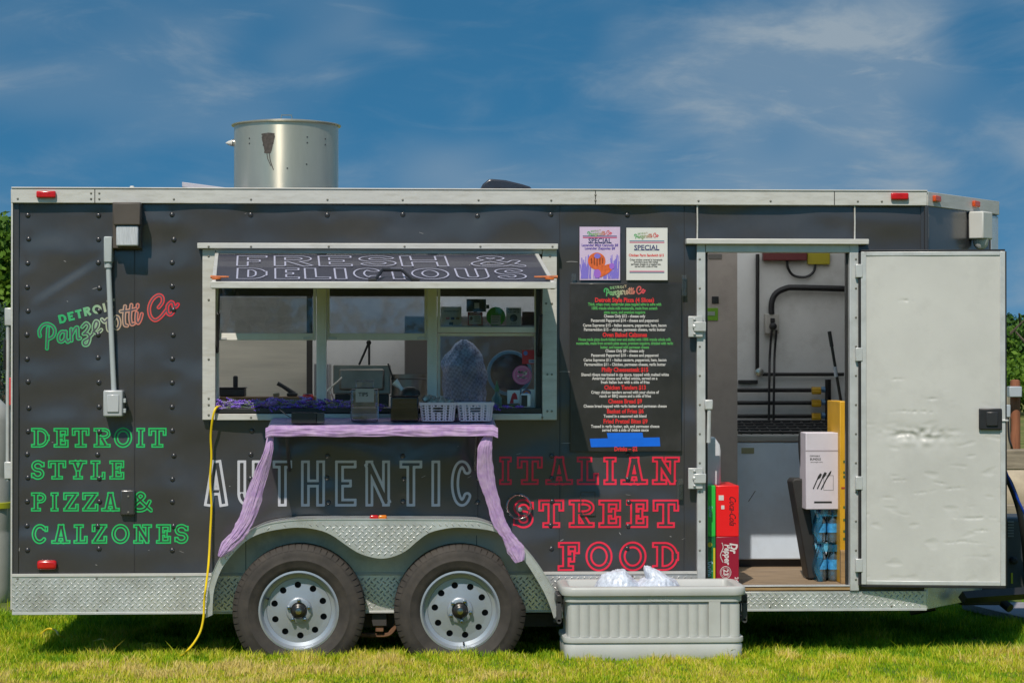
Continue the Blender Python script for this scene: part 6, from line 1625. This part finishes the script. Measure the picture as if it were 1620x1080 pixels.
# stickers on the lower pane
Yk = YS + .024 + .0075
sk_ = card(826, 848.5, 553.5, Yk, mat('sticker_red', (.55, .015, .03), .35), 'red square sticker near the top of the lower right pane', 'red_sticker', 'sticker', py1=575.5)
MB().pbox(836.5, 847, 568.5, 574, Yk - .0008, Yk).build('sticker_panel', mat('sticker_blueish', (.40, .44, .65), .4), sk_); disc_print(sk_, Yk, 831.5, 558.5, 3.4, 3.6, mat('sticker_blue', (.12, .2, .6), .4), .0009); line(sk_, Yk - .0009, 'OPEN', 841.7, 571.3, 8, 3, I_navy, .03)
q = at(826, 593, Yk); ps = thing('pink_sticker', 'round pink sticker in the middle of the lower right pane', 'sticker', (q.x, Yk, q.z - mm(15)))
MB().lathe([(mm(15.3, Yk), .003), (mm(15.3, Yk), .0005), (.001, 0)], (q.x, Yk, q.z), 'y', 36).build('disc', mat('sticker_pink', (.62, .14, .34), .4), ps)
disc_print(ps, Yk, 826, 593, 13.2, 13.2, mat('sticker_palepink', (.66, .34, .48), .4), .0005); disc_print(ps, Yk, 826, 593, 12.2, 12.2, mat('sticker_pink'), .0010)
rs = random.Random(2)
for k in range(26): MB().obox((q.x + rs.uniform(-.024, .024), Yk - .0016, q.z + rs.uniform(-.02, .022)), (rs.uniform(.006, .014), .0006, rs.uniform(.004, .010)), (0, rs.uniform(-.5, .5), 0)).build('sticker_pattern', mat('sticker_grey%d' % (k % 3), ((.55, .5, .45), (.25, .23, .22), (.7, .66, .64))[k % 3], .5), ps)
w1 = card(802.5, 822.5, 617, Yk, mat('sticker_white', (.80, .79, .78), .4), 'white sticker with red peak at the bottom of the lower right pane', 'white_sticker', 'sticker', py1=638.5)
MB().add([at(x, y, Yk - .0008) for x, y in ((806, 638), (810.5, 623), (814, 620.5), (817, 623), (820.5, 638))], [(0, 4, 3, 2, 1)]).build('red_peak', mat('sticker_red'), w1); MB().pbox(812.5, 820, 631.5, 637.5, Yk - .0014, Yk - .001).build('note', mat('sticker_white'), w1)
w2_ = card(825.5, 846.5, 615.5, Yk, mat('sticker_white'), 'white sticker with orange and blue arch behind the white device', 'arch_sticker', 'sticker', py1=648)
disc_print(w2_, Yk, 833, 621, 7, 5.5, mat('sticker_darkblue', (.05, .06, .2), .4), .0008); disc_print(w2_, Yk, 833, 621.5, 5.3, 4, mat('sticker_orange', (.6, .2, .04), .4), .0012); disc_print(w2_, Yk, 833, 622.5, 3.4, 2.6, mat('sticker_blue'), .0016)
q = at(831.5, 650, .0); x = q.x; dvz = Z_(646, -.0)
wdv = thing('white_device', 'white rounded doorbell like device with dark lens at the sill\'s right end', 'device', (x, .0, Z_(645.2, 0)))
MB().box(x - mm(8.3), x + mm(8.3), -.012, .022, Z_(645.0, -.012), Z_(622, -.012)).build('device_body', mat('device_white', (.78, .80, .84), .3), wdv, bevel=.012, seg=3)
MB().box(x - mm(7), x + mm(2.6), -.0145, -.0125, Z_(642.5, -.012), Z_(625, -.012)).build('device_lens', M_black, wdv, bevel=.003)
# netted bag behind the lower right pane
bgm = bpy.data.materials.new('checked_mesh'); bgm.use_nodes = True
N, L = bgm.node_tree.nodes, bgm.node_tree.links; p = N['Principled BSDF']; p.inputs['Roughness'].default_value = .35
tcn = N.new('ShaderNodeTexCoord'); mp = N.new('ShaderNodeMapping'); mp.inputs['Rotation'].default_value = (0, R(12), 0)
L.new(tcn.outputs['Object'], mp.inputs[0]); ck = N.new('ShaderNodeTexChecker'); ck.inputs['Scale'].default_value = 72
nzn = N.new('ShaderNodeTexNoise'); nzn.inputs['Scale'].default_value = 18; nzn.inputs['Detail'].default_value = 6
ad = N.new('ShaderNodeVectorMath'); ad.operation = 'MULTIPLY_ADD'; ad.inputs[1].default_value = (.014, .014, .014)
L.new(nzn.outputs['Color'], ad.inputs[0]); L.new(mp.outputs[0], ad.inputs[2]); L.new(ad.outputs[0], ck.inputs['Vector']); L.new(tcn.outputs['Object'], nzn.inputs[0])
ck.inputs['Color1'].default_value = (.58, .66, 1.0, 1); ck.inputs['Color2'].default_value = (.26, .30, .52, 1); L.new(ck.outputs[0], p.inputs['Base Color'])
tb_ = N.new('ShaderNodeBsdfTransparent'); mb_ = N.new('ShaderNodeMixShader'); mb_.inputs[0].default_value = .38
L.new(p.outputs[0], mb_.inputs[1]); L.new(tb_.outputs[0], mb_.inputs[2]); L.new(mb_.outputs[0], N['Material Output'].inputs[0]); p.inputs['Coat Weight'].default_value = .6
bagpts = [(537, 5), (543, 13), (551, 20), (561, 27), (575, 32), (590, 34), (603, 34), (614, 32), (625, 33), (636, 33), (643, 30)]
bc = X_(734, .2); nb = MB(); pr2 = []
for (py, hw) in reversed(bagpts): pr2.append((mm(hw, .2), Z_(py, .2)))
nb.lathe([(float(np.interp(k, range(len(pr2)), [a[0] for a in pr2])), float(np.interp(k, range(len(pr2)), [a[1] for a in pr2]))) for k in np.linspace(0, len(pr2) - 1, 40)], (0, 0, 0), 'z', 72)
nb.v = [(bc + v[0] * (1 + .22 * noise.noise(Vector((v[0] * 26, v[1] * 30, v[2] * 14)))), .20 + v[1] * .62 + .014 * noise.noise(Vector((v[0] * 24, v[2] * 12, 2))) + .002 * noise.noise(Vector((v[0] * 70, v[2] * 50, 5))), max(ctz, v[2])) for v in nb.v]
tag(nb.build('checked_bag', bgm, base=(bc, .2, ctz), smooth=True, angle=70), 'blue grey checked plastic bag slumped behind the lower right pane', 'bag')
bx_, by_ = X_(806, .42), .42; bw = thing('blue_rimmed_bowl', 'pale blue rimmed bowl propped behind the lower right pane', 'bowl', (bx_, by_, ctz))
q = at(806, 590, .42); rb_ = mm(36, .42)
br_ = MB().lathe([(rb_, .0), (rb_ * .99, -.012), (rb_ * .86, -.012), (rb_ * .84, .004)], (q.x, by_, q.z), 'y', 40); br_.f = br_.f[:-2]; br_.build('bowl_rim', mat('bowl_blue', (.16, .36, .56), .35), bw, smooth=True, angle=40)
bi_ = MB().lathe([(rb_ * .84, .004), (rb_ * .7, .05), (rb_ * .3, .07), (.005, .072)], (q.x, by_, q.z), 'y', 40); bi_.f = bi_.f[:-2]; bi_.build('bowl_inside', mat('bowl_mauve', (.16, .11, .13), .5), bw, smooth=True)
MB().box(q.x - .05, q.x + .05, by_ + .02, by_ + .06, ctz, q.z - rb_ * .8).build('bowl_stand', M_dark, bw)
x = X_(786, .3); bt = thing('spray_bottle', 'teal squeeze bottle behind the lower right pane', 'bottle', (x, .3, ctz))
MB().lathe([(.026, 0), (.028, .01), (.028, .05), (.012, .075), (.011, .085)], (x, .3, ctz + .0005), 'z', 18).build('bottle_body', mat('teal_plastic', (.03, .22, .27), .3), bt, smooth=True, angle=50)
MB().lathe([(.012, 0), (.012, .02), (.005, .045), (.003, .06)], (x, .3, ctz + .086), 'z', 12).build('bottle_cap', mat('green_cap', (.05, .3, .15), .4), bt, smooth=True)

# ------------------------------------------------------------------ yellow cord
def gr(px, py, z=.03):
    d = RM @ Vector(((px - 810) / FPX, (540 - py) / FPX, -1)); return CAM + d * ((z - CAM.z) / d.z)
cpts = [at(352, 646, .02), at(346, 642.5, -.03), at(340, 648, -.055), at(336, 664, -.055), at(333.5, 690, -.03), at(334.5, 722, -.018), at(332.5, 760, -.016), at(334.5, 800, -.018), at(332.5, 845, -.022), at(330, 890, -.06), at(326, 925, -.262), at(323, 950, -.266), at(322, 975, -.27), at(317, 998, -.28), at(307, 1016, -.30), at(296, 1029, -.33), gr(289, 1036, .06), gr(275, 1040, .03), gr(262, 1032, .025), gr(250, 1026, .03), gr(238, 1017, .05), gr(226, 1021, .03), gr(200, 1024, .02), gr(178, 1018, .03), gr(163, 1011, .05), gr(140, 1014, .02), gr(106, 1009, .03), gr(93, 1004, .05), gr(88, 997, .06), gr(76, 994, .06), gr(62, 1003, .02), gr(40, 1008, .02)]
cable('extension_cord', 'yellow extension cord hanging from the window sill into the grass', 'cord', cpts, .0062, mat('yellow_cord', (.85, .60, .006), .4, coat=.2), 8)

# ------------------------------------------------------------------ cooler with ice
CY0, CY1 = -.50, -.07
x0, x1 = X_(895, CY0), X_(1174, CY0); zg = ground_z((x0 + x1) / 2, CY0) - .012
ch = thing('cooler', 'large pale grey ribbed cooler without lid on the grass below the lettering', 'cooler', ((x0 + x1) / 2, (CY0 + CY1) / 2, zg))
M_cool = mat('cooler_plastic', (.49, .50, .48), .42, var=.06, vscale=4, dirt=(.38, .37, .33), dirt_amt=.35, dirt_scale=6)
zr0, zr1 = Z_(944, CY0 - .02), Z_(929, CY0 - .02); zb0, zb1 = Z_(1018, CY0), Z_(1008, CY0)
zu = Z_(954, CY0)
def rounded(x0, x1, y0, y1, r, n=6):
    out = []
    for cx, cy, a0 in ((x1 - r, y1 - r, 0), (x0 + r, y1 - r, 90), (x0 + r, y0 + r, 180), (x1 - r, y0 + r, 270)):
        for k in range(n + 1): a = R(a0 + 90 * k / n); out.append((cx + r * math.cos(a), cy + r * math.sin(a)))
    return out
def ring(specs, inner=None):
    """stack of rounded rectangles: (grow, z)"""
    b = MB(); n_ = None
    for gq, z in specs:
        P = rounded(x0 - gq, x1 + gq, CY0 - gq, CY1 + gq, .05 + gq); n_ = len(P); b.v += [(x, y, z) for x, y in P]
    for j in range(len(specs) - 1):
        for i in range(n_): b.f.append((j * n_ + i, j * n_ + (i + 1) % n_, (j + 1) * n_ + (i + 1) % n_, (j + 1) * n_ + i))
    return b, n_
b, n_ = ring([(-.004, zg), (.004, zg + .012), (.006, zb0 - .012), (.0, zb0 - .004), (.0, zb0), (.010, zb0 + .004), (.012, (zb0 + zb1) / 2), (.010, zb1 - .004), (-.012, zb1), (-.012, zu), (.002, zu + .005), (.003, zr0 - .004), (.003, zr0), (.020, zr0 + .004), (.024, zr0 + .018), (.022, zr1 - .012), (.018, zr1 - .003), (.010, zr1), (-.022, zr1), (-.028, zr1 - .006), (-.034, zr0 - .05), (-.036, zg + .04)])
b.f.append(tuple(range(n_ - 1, -1, -1))); k = len(b.v) - n_; b.f.append(tuple(range(k, k + n_)))
b.build('body', M_cool, ch, smooth=True, angle=50)
rb = MB(); xa, xb, xc, xd = X_(902, CY0), X_(1121, CY0), X_(1139, CY0), X_(1170, CY0)
for a, e, nr in ((xa, xb, 14), (xc, xd, 2)):
    ww = (e - a) / nr
    for k in range(nr):
        c0 = a + k * ww
        rb.grid(lambda u, v: (c0 + ww * u, CY0 + .0115 - .0125 * math.sin(math.pi * min(1, u * 1.06)) ** .45 - .001, zb1 - .001 + (zu - zb1 - .008) * v), 9, 1)
rb.box(xb, xc, CY0 - .0035, CY0 + .0118, zb1, zu + .004)
rb.build('fluted_front', M_cool, ch, smooth=True, angle=40)
q = at(1045, 946.5, CY0); put_text(MB(), 'IGLOO', mm(13, CY0), (q.x, CY0 - .0042, q.z), bold=.02, width=mm(40, CY0)).build('embossed_lettering', mat('cooler_emboss', (.52, .53, .51), .4), ch)
for sx, xx in ((-1, x0 - .004), (1, x1 + .004)):
    a = xx + sx * .004
    MB().box(a, a + sx * .034, -.40, -.17, Z_(956, -.4), Z_(940.5, -.4)).build('handle_mount', M_dark, ch, bevel=.006)
    for yy in (-.40, -.19): MB().box(a + sx * .006, a + sx * .034, yy, yy + .024, Z_(985, yy), Z_(950, yy)).build('handle_arm', mat('handle_grey', (.06, .06, .062), .45), ch, bevel=.006)
    MB().tube([(a + sx * .02, -.40, Z_(983, -.4)), (a + sx * .02, -.17, Z_(983, -.4))], .012, 8).build('handle_grip', mat('handle_grey'), ch, smooth=True)
M_ice = mat('ice_bag', (.62, .67, .76), .35, coat=.25, var=.22, vscale=60, bump=.3, bscale=55, subsurf=.15)
for pxc, hw, ptop, lb in ((976, 33, 899, 'clear bag of ice heaped at the left of the cooler'), (1041, 31, 901, 'clear bag of ice with tied top at the right of the cooler')):
    xc_ = X_(pxc, -.30); zb_ = zg + .045; zt3 = Z_(ptop, -.30); rx = mm(hw + 11, -.3); b = MB()
    tie = pxc > 1000
    def f(u, v):
        a = 2 * math.pi * u; th = math.pi * v; d_ = Vector((math.sin(th) * math.cos(a), math.sin(th) * math.sin(a), -math.cos(th)))
        n_ = 1 + .10 * noise.noise(d_ * 2.4 + Vector((pxc, 0, 0))) + .035 * noise.noise(d_ * 8 + Vector((0, pxc, 0))) + .018 * noise.noise(d_ * 22)
        x = d_.x * rx * n_; z = d_.z * n_
        if tie and d_.z > .8: x = x * .75 - .055 * (d_.z - .8) / .2; z += .10 * (d_.z - .8) / .2
        return (xc_ + x, -.285 + d_.y * .15 * n_, max(zb_, (zb_ + zt3) / 2 + z * (zt3 - zb_) / 2 * .97))
    b.grid(f, 110, 64); tag(b.build('ice_bag', M_ice, base=(xc_, -.285, zb_), smooth=True, angle=60), lb, 'ice bag', 'bags of ice in the cooler')

# ------------------------------------------------------------------ inside the side door
YB = WID - .075
M_part = mat('brown_grey_panel', (.40, .35, .32), .6, var=.12, vscale=4, dirt=(.2, .17, .15), dirt_amt=.4)
PT = 1.16
pt = MB().box(X_(1040, PT), X_(1166.5, PT), PT, PT + .05, ZF, ZT - .057).build('partition', M_part, T)
MB().pbox(1112, 1136, 487, 507, PT - .005, PT - .0005).build('green_tag', mat('tag_green', (.16, .36, .02), .45), pt, bevel=.002); MB().pbox(1118, 1131, 492.5, 499, PT - .008, PT - .0052).build('tag_window', mat('tag_greyish', (.30, .36, .30), .5), pt)
MB().pbox(1126.5, 1137, 469, 480, PT - .005, PT - .0005).build('black_tag', M_black, pt); MB().pbox(1121, 1142, 402, 409.5, PT - .005, PT - .0005).build('vent_plate', mat('vent_grey', (.16, .15, .14), .5), pt)
MB().pbox(1208, 1277, 396, 412, YB - .06, YB - .001).build('red_fixture', mat('dull_red', (.13, .02, .02), .5), T, bevel=.004)
MB().pbox(1277.5, 1313, 396, 418, YB - .03, YB - .001).build('yellow_notice', mat('dull_yellow', (.42, .36, .02), .5), T, bevel=.002)
MB().tube(spline([at(1245, 412, YB - .03), at(1247, 425, YB - .03), at(1256, 436, YB - .02), at(1275, 438, YB - .02), at(1287, 430, YB - .02), at(1290, 418, YB - .02)], 6), .008, 8).build('loop_cable', M_black, T, smooth=True)
M_pipe = mat('black_pipe', (.025, .024, .024), .4, metal=.4)
MB().tube([at(1198.5, 402, YB - .03), at(1198, 585, YB - .03)], .012, 10).build('gas_pipe', M_pipe, T, smooth=True)
MB().tube([at(1206, 592, YB - .03), at(1335, 592, YB - .03)], .011, 10).build('gas_pipe', M_pipe, T, smooth=True)
q = at(1201, 588.5, YB - .03); MB().lathe([(.026, .02), (.026, -.02), (.01, -.024)], q, 'y', 16).build('pipe_elbow', M_steel, T, smooth=True, angle=40)
MB().tube(spline([at(1220.5, 497, YB - .04), at(1221, 478, YB - .04), at(1228, 464, YB - .04), at(1244, 456, YB - .04), at(1262, 455, YB - .04), at(1345, 457, YB - .04)], 6), .019, 12).build('drain_hose', M_black, T, smooth=True)
ox = MB().pbox(1211, 1233, 496, 528, YB - .05, YB - .001).build('outlet_box', mat('outlet_beige', (.48, .46, .42), .4), T, bevel=.006)
q = at(1223, 516, YB - .07); MB().lathe([(.022, .03), (.022, -.015), (.012, -.02)], q, 'y', 14).build('plug', M_black, ox, smooth=True); MB().pbox(1219, 1226, 503, 510, YB - .062, YB - .051).build('plug', M_black, ox, bevel=.003)
for a_, b2 in ((1217, 1216), (1224.5, 1223.5)): MB().tube(spline([at(a_ + 4, 522, YB - .08), at(a_ + 1, 560, YB - .06), at(a_, 610, YB - .13), at(b2, 690, YB - .13)], 6), .0075, 8).build('power_cord', M_black, ox, smooth=True)
for y in (617, 637, 658):
    MB().tube([at(1150, y, YB - .06), at(1283, y, YB - .06)], .013, 10).build('gas_pipe', M_pipe, T, smooth=True)
    v_ = MB().tube([at(1284, y, YB - .06), at(1298, y, YB - .06)], .021, 10).build('gas_valve', mat('valve_yellow', (.50, .30, .01), .4), T, smooth=True)
    q = at(1292, y + 3, YB - .09); MB().box(q.x - .03, q.x + .028, q.y - .01, q.y + .01, q.z - .014, q.z + .010).build('valve_handle', mat('valve_yellow'), v_, bevel=.005)
    MB().tube([at(1299, y - 1, YB - .06), at(1305, y - 1, YB - .06)], .019, 8).build('valve_nut', mat('valve_blue', (.12, .25, .42), .4), v_, smooth=True)
MB().tube([at(1310, 600, YB - .06), at(1310, 666, YB - .06)], .019, 10).build('gas_manifold', M_pipe, T, smooth=True)
MB().pbox(1168, 1199, 601, 607, YB - .02, YB - .001).build('bar_plate', M_dark, T, bevel=.004)
# chest freezer
FY0, FY1 = 1.25, 1.90
fx0, fx1 = X_(1163, FY0), X_(1345, FY0); fzt = Z_(697, FY0)
fz = thing('chest_freezer', 'pale chest freezer with wire rack on top inside the side door', 'freezer', ((fx0 + fx1) / 2, 1.55, ZF))
M_frz = mat('freezer_skylit', (.60, .70, .82), .4, var=.05, dirt=(.42, .42, .42), dirt_amt=.3)  # white freezer with blue sky light from the door put into its colour
MB().box(fx0, fx1, FY0, FY1, ZF + .045, fzt - .012).build('freezer_body', M_frz, fz, bevel=.008)
MB().box(fx0 + .03, fx1 - .03, FY0 + .04, FY1, ZF, ZF + .0445).build('freezer_base', M_black, fz)
MB().box(fx0 - .004, fx1 + .004, FY0 - .006, FY1, fzt - .011, fzt + .034).build('freezer_lid', mat('freezer_grey', (.30, .30, .29), .4), fz, bevel=.01, seg=3)
MB().pbox(1173, 1193, 708, 717, FY0 - .003, FY0 - .0005).build('rating_plate', mat('plate_olive', (.28, .28, .16), .4), fz)
for a in ((1184, 1192, 776, 793), ): MB().tube([at(1184, 793, FY0 - .0005), at(1195, 776, FY0 - .0005)], .0025, 5).build('scuff_mark', mat('scuff', (.15, .16, .18), .7), fz)
rkk = thing('wire_rack', 'dark wire rack lying on the chest freezer', 'rack', ((fx0 + fx1) / 2, 1.5, fzt + .034))
rz = fzt + .036
for k in range(11): xx = fx0 + .04 + k * .062; MB().tube([(xx, FY0 + .02, rz + .006), (xx + .02, FY1 - .05, rz + .06)], .007, 6).build('rack_wire', M_dark, rkk)
for k in range(5): yy = FY0 + .02 + k * .14; MB().tube([(fx0 + .02, yy, rz + .012 + k * .0125), (fx1 - .02, yy, rz + .012 + k * .0125)], .009, 6).build('rack_bar', M_dark, rkk)
# soda boxes, two by two
def sbox(px0, px1, Y, z0, z1, m, label, dd=.38):
    a, b_ = X_(px0, Y, 840), X_(px1, Y, 840); t = thing('soda_box', label, 'box', ((a + b_) / 2, Y + dd / 2, z0), 'soda boxes stacked inside the side door')
    MB().box(a, b_, Y, Y + dd, z0 + .0005, z1).build('carton', m, t, bevel=.003); return t
z0, zm, z1 = ZF, Z_(850, .12), Z_(768.5, .12)
sR, sD = mat('carton_red', (.85, .009, .012), .35, coat=.2), mat('carton_maroon', (.30, .006, .03), .35, coat=.2)
sG, sG2 = mat('carton_green', (.03, .50, .06), .35, coat=.2), mat('carton_deepgreen', (.01, .17, .05), .35, var=.5, vscale=30, coat=.2)
b1 = sbox(1133, 1169, .12, zm + .001, z1, sR, 'bright red soda box on top of the maroon box'); b2_ = sbox(1133, 1169, .12, z0, zm, sD, 'maroon soda box below the bright red one')
b3 = sbox(1114, 1132, .12, zm + .001, z1, sG, 'bright green soda box left of the red box'); b4 = sbox(1114, 1132, .12, z0, zm, sG2, 'deep green and yellow soda box left of the maroon box')
def vtext(t, body, cx, cy, hpx, spx, m, Y=.12, shear=.3, bold=.0): return line(t, Y, body, cx, cy, hpx, spx, m, bold=bold, rot=-math.pi / 2, shear=shear, name='carton_print')
vtext(b1, 'Coca-Cola', 1158.5, 807, 46, 15, mat('ink_dark', (.06, .005, .008), .5), shear=.45, bold=.012)
for a in ((1137, 1145, 783, 791), (1141, 1146, 799, 805)): MB().pbox(*a, .1185, .1196).build('carton_print', mat('ink_white', (.68, .64, .62), .5), b1)
vtext(b2_, 'Dr Pepper', 1153, 870, 0, 11.5, mat('ink_white'), shear=.15, bold=.03) if False else None
vtext(b2_, 'Dr', 1160, 866, 17, 17, mat('ink_white'), shear=.2, bold=.04); vtext(b2_, 'Pepper', 1150.5, 876, 33, 14, mat('ink_white'), shear=.2, bold=.03); vtext(b2_, '23', 1148, 905, 10, 11, mat('ink_white'), shear=0, bold=.03)
for (cx, cy, rx, ry, w_) in ((1148, 905, 8.5, 9.5, 1.0), (1148, 905, 6.6, 7.4, .6)):
    P = [at(cx + rx * math.cos(k * .2618), cy + ry * math.sin(k * .2618), .119) for k in range(25)]; MB().tube(P, mm(w_) * .5, 4).build('carton_print', mat('ink_white'), b2_)
P = [at(1155 + 14 * math.cos(R(a)), 876 + 21 * math.sin(R(a)), .119) for a in range(-80, 261, 10) if not 20 < a < 70]; MB().tube([at(1142 + 2.2 * math.sin(k * .6), 858 + k * 2.6, .119) for k in range(13)], mm(.7), 4).build('carton_print', mat('ink_white'), b2_)
vtext(b2_, '24', 1165, 916, 8, 8, mat('ink_white'), shear=0, bold=.02)
vtext(b3, 'Sprite', 1124, 808, 18, 9, mat('ink_pale', (.30, .55, .62), .5), bold=.01); vtext(b4, 'Sprite', 1122, 898, 26, 15, mat('ink_pale'), bold=.02)
MB().pbox(1128.5, 1131.5, 866, 921, .1185, .1196).build('carton_print', mat('ink_yellow', (.6, .5, .02), .5), b4)
q = at(1122.5, 861, .1185); disc_print(b4, .12, 1123, 861, 3.6, 4, mat('ink_yellow'), .001)
# white jug on the boxes
jx = X_(1129, .22); jg = thing('white_jug', 'white plastic jug standing on the soda boxes', 'jug', (jx, .28, z1))
jp = [(1114, 768.3), (1114, 716), (1124, 692), (1130, 690), (1139, 703), (1140.5, 712), (1140.5, 764), (1138, 768.3)]
MB().prism(pxz(jp, .22), .22, .36).build('jug_body', mat('jug_white', (.62, .64, .68), .35, subsurf=.1), jg, bevel=.012, seg=3)
# right side group: water packs, cutlery box, dark board, yellow boxes, rod
WY = .33
M_bot = glass_mat('water_bottle', (.72, .86, .95), gloss=.10, haze=.10, hazecol=(.5, .7, .85)); M_wrap = glass_mat('blue_wrap', (.22, .74, .98), gloss=.10, rough=.10, haze=.16, hazecol=(.04, .50, .90))
def pack(pxc, py0, py1, label):
    x, zb_, zt4 = X_(pxc, WY, 860), (ZF if py1 > 900 else Z_(py1, WY)), Z_(py0, WY); t = thing('water_pack', label, 'bottles', (x, WY + .08, zb_), 'wrapped water bottles inside the side door')
    hh = zt4 - zb_
    for k in range(2):
        for j in range(2):
            cx = x - .035 + .068 * k; cy = WY + .035 + j * .07
            MB().lathe([(.026, .0), (.031, .008), (.031, hh * .22), (.028, hh * .26), (.031, hh * .30), (.031, hh * .62), (.024, hh * .76), (.012, hh * .88), (.012, hh * .9)], (cx, cy, zb_ + .001), 'z', 16).build('bottle', M_bot, t, smooth=True, angle=60)
            MB().lathe([(.014, 0), (.014, hh * .075), (.004, hh * .08)], (cx, cy, zb_ + .001 + hh * .905), 'z', 12).build('bottle_cap', mat('cap_blue', (.02, .10, .55), .4), t, smooth=True)
            MB().lathe([(.0316, hh * .32), (.0316, hh * .58)], (cx, cy, zb_ + .001), 'z', 16).build('bottle_label', mat('label_blue', (.05, .30, .62), .4, var=.4, vscale=50), t, smooth=True)
    b = MB(); xa, xb = x - .072, x + .07
    b.grid(lambda u, v: (xa + .010 * math.cos(v * 9) + (.03 * u), WY - .004 + .15 * 0 - .006 * math.sin(v * 7 + u * 3), zb_ + .002 + (hh - .004) * v), 6, 20)
    b.grid(lambda u, v: (xa + .006 * math.cos(v * 9), WY - .004 + .16 * (1 - u), zb_ + .002 + (hh - .004) * v), 4, 20)
    b.grid(lambda u, v: (xa + (xb - xa) * u, WY - .003 + .155 * v, zb_ + hh - .003 + .004 * math.sin(u * 12 + v * 5)), 10, 8)
    b.grid(lambda u, v: (xa + .03 + (xb - xa - .03) * u, WY - .004 - .003 * math.sin(u * 8), zb_ + hh * (.80 + .19 * v)), 8, 3)
    b.build('blue_wrap', M_wrap, t, smooth=True, angle=70)
    return zt4
pack(1311, 862, 917, 'lower pack of blue wrapped water bottles on the trailer floor'); zc_ = pack(1310, 806.5, 861.5, 'upper pack of blue wrapped water bottles under the cutlery box')
cbx = thing('cutlery_box', 'white cardboard box printed with black spoon, fork and knife', 'box', (X_(1301, WY), WY + .08, zc_))
M_carton = mat('carton_white', (.60, .565, .63), .6, var=.05, dirt=(.42, .38, .40), dirt_amt=.3)
xa, xb = X_(1274.5, WY - .03), X_(1328, WY - .03); yf = WY - .03
zb5, zt5 = zc_ + .0005, Z_(685, yf)
MB().box(xa, xb, yf, yf + .2, zb5, zt5).build('carton', M_carton, cbx, bevel=.004)
MB().box(xa, xb, yf - .0012, yf - .0004, Z_(714.5, yf), Z_(712.5, yf)).build('fold_line', mat('fold', (.36, .32, .36), .7), cbx)
line(cbx, yf, 'DISPOSABLE', 1289, 721, 16, 3.4, I_black, .01); line(cbx, yf, 'BUNDLE', 1290, 726, 17, 5, I_black, .02); line(cbx, yf, 'heavy weight cutlery', 1292, 730.5, 20, 3, I_black, .0)
cut = MB()
def ppath(pts, wpx, mb): 
    n_ = len(pts); L_ = []; R_ = []
    for k, (x, y) in enumerate(pts):
        a, b_ = pts[max(0, k - 1)], pts[min(n_ - 1, k + 1)]; dx, dy = b_[0] - a[0], b_[1] - a[1]; l = math.hypot(dx, dy); w_ = wpx[k] / 2
        L_.append(at(x - dy / l * w_, y + dx / l * w_, yf - .0010)); R_.append(at(x + dy / l * w_, y - dx / l * w_, yf - .0010))
    mb.add(L_ + R_, [(k, k + 1, n_ + k + 1, n_ + k) for k in range(n_ - 1)])
ppath([(1286.5, 773), (1293, 758), (1296, 754), (1299, 749)], [1.8, 1.6, 4.5, 3.5], cut); ppath([(1293, 773), (1300.5, 757), (1303.5, 752), (1306.5, 747)], [1.8, 1.6, 4.2, 4], cut); ppath([(1299, 774), (1307, 758), (1313, 748), (1315, 744.5)], [2, 1.8, 3, 1], cut)
cut.build('cutlery_print', I_black, cbx)
cpx = MB()
for a in ((1303, 1318.5, 751.5, 752), (1303, 1318.5, 774.8, 775.3), (1303, 1303.4, 752, 775), (1318, 1318.5, 752, 775)): cpx.pbox(*a, yf - .0009, yf - .0005)
cpx.build('frame_print', I_black, cbx); MB().pbox(1288, 1316, 792.5, 795.5, yf - .0010, yf - .0004).build('bar_print', I_black, cbx)
# dark folded board leaning
bp_ = [(1253, 760), (1257, 756.5), (1296, 757), (1298, 916), (1278, 915)]
tag(MB().prism(pxz([(1253, 762), (1257, 757), (1276, 757), (1296, 914), (1279, 915)], .42), .42, .60).build('black_board', mat('black_board', (.022, .021, .020), .55, var=.2), base=(X_(1280, .42), .5, ZF), bevel=.006), 'tall black folded stool leaning beside the water bottles', 'stool')
bgx = MB().tube(spline([at(1268, 680, .48), at(1266, 695, .48), at(1267, 720, .48), at(1270, 745, .48), at(1272, 757, .48)], 4), [.012] * 17, 8)
tag(bgx.build('black_strap', M_black, base=tuple(at(1272, 757, .48)), smooth=True), 'black strap hanging behind the white cutlery box', 'strap')
# tall yellow carton stack behind
M_yel = mat('yellow_carton', (.62, .34, .015), .5, var=.12, vscale=6)
yb = thing('yellow_carton', 'tall yellow orange carton standing against the right door jamb', 'box', (X_(1335, .22), .3, ZF))
MB().box(X_(1328.5, .24), X_(1344, .24), .24, .62, ZF + .0005, Z_(635, .24)).build('carton', M_yel, yb, bevel=.004)
for y in (728, 745, 752, 800, 820, 838, 850): MB().pbox(1334, 1339, y, y + 4, .2385, .2396).build('carton_print', mat('print_dkgreen', (.06, .12, .03), .6), yb)
MB().pbox(1331, 1341, 770, 773, .2385, .2396).build('carton_print', mat('print_rust', (.35, .05, .02), .6), yb)
tag(MB().box(X_(1329, .22), X_(1344, .22), .2, .236, ZF + .0005, Z_(872, .2)).build('wood_board', M_wood, base=(X_(1336, .22), .22, ZF), bevel=.002), 'short raw wood board in front of the yellow carton', 'board')
rd = thing('broom_handle', 'black pole with blue tag leaning inside the door at the right', 'pole', tuple(at(1331, 650, .66)))
MB().tube([at(1312, 524, .66), at(1316, 548, .66)], .011, 8).build('grip', M_black, rd, smooth=True); MB().tube([at(1316, 548, .66), at(1333, 650, .66), at(1345, 730, .66)], .0085, 8).build('pole', M_black, rd, smooth=True)
MB().tube([at(1320.5, 580, .655), at(1323, 596, .655)], .0105, 8).build('tag', mat('tag_paleblue', (.45, .52, .62), .5), rd, smooth=True)
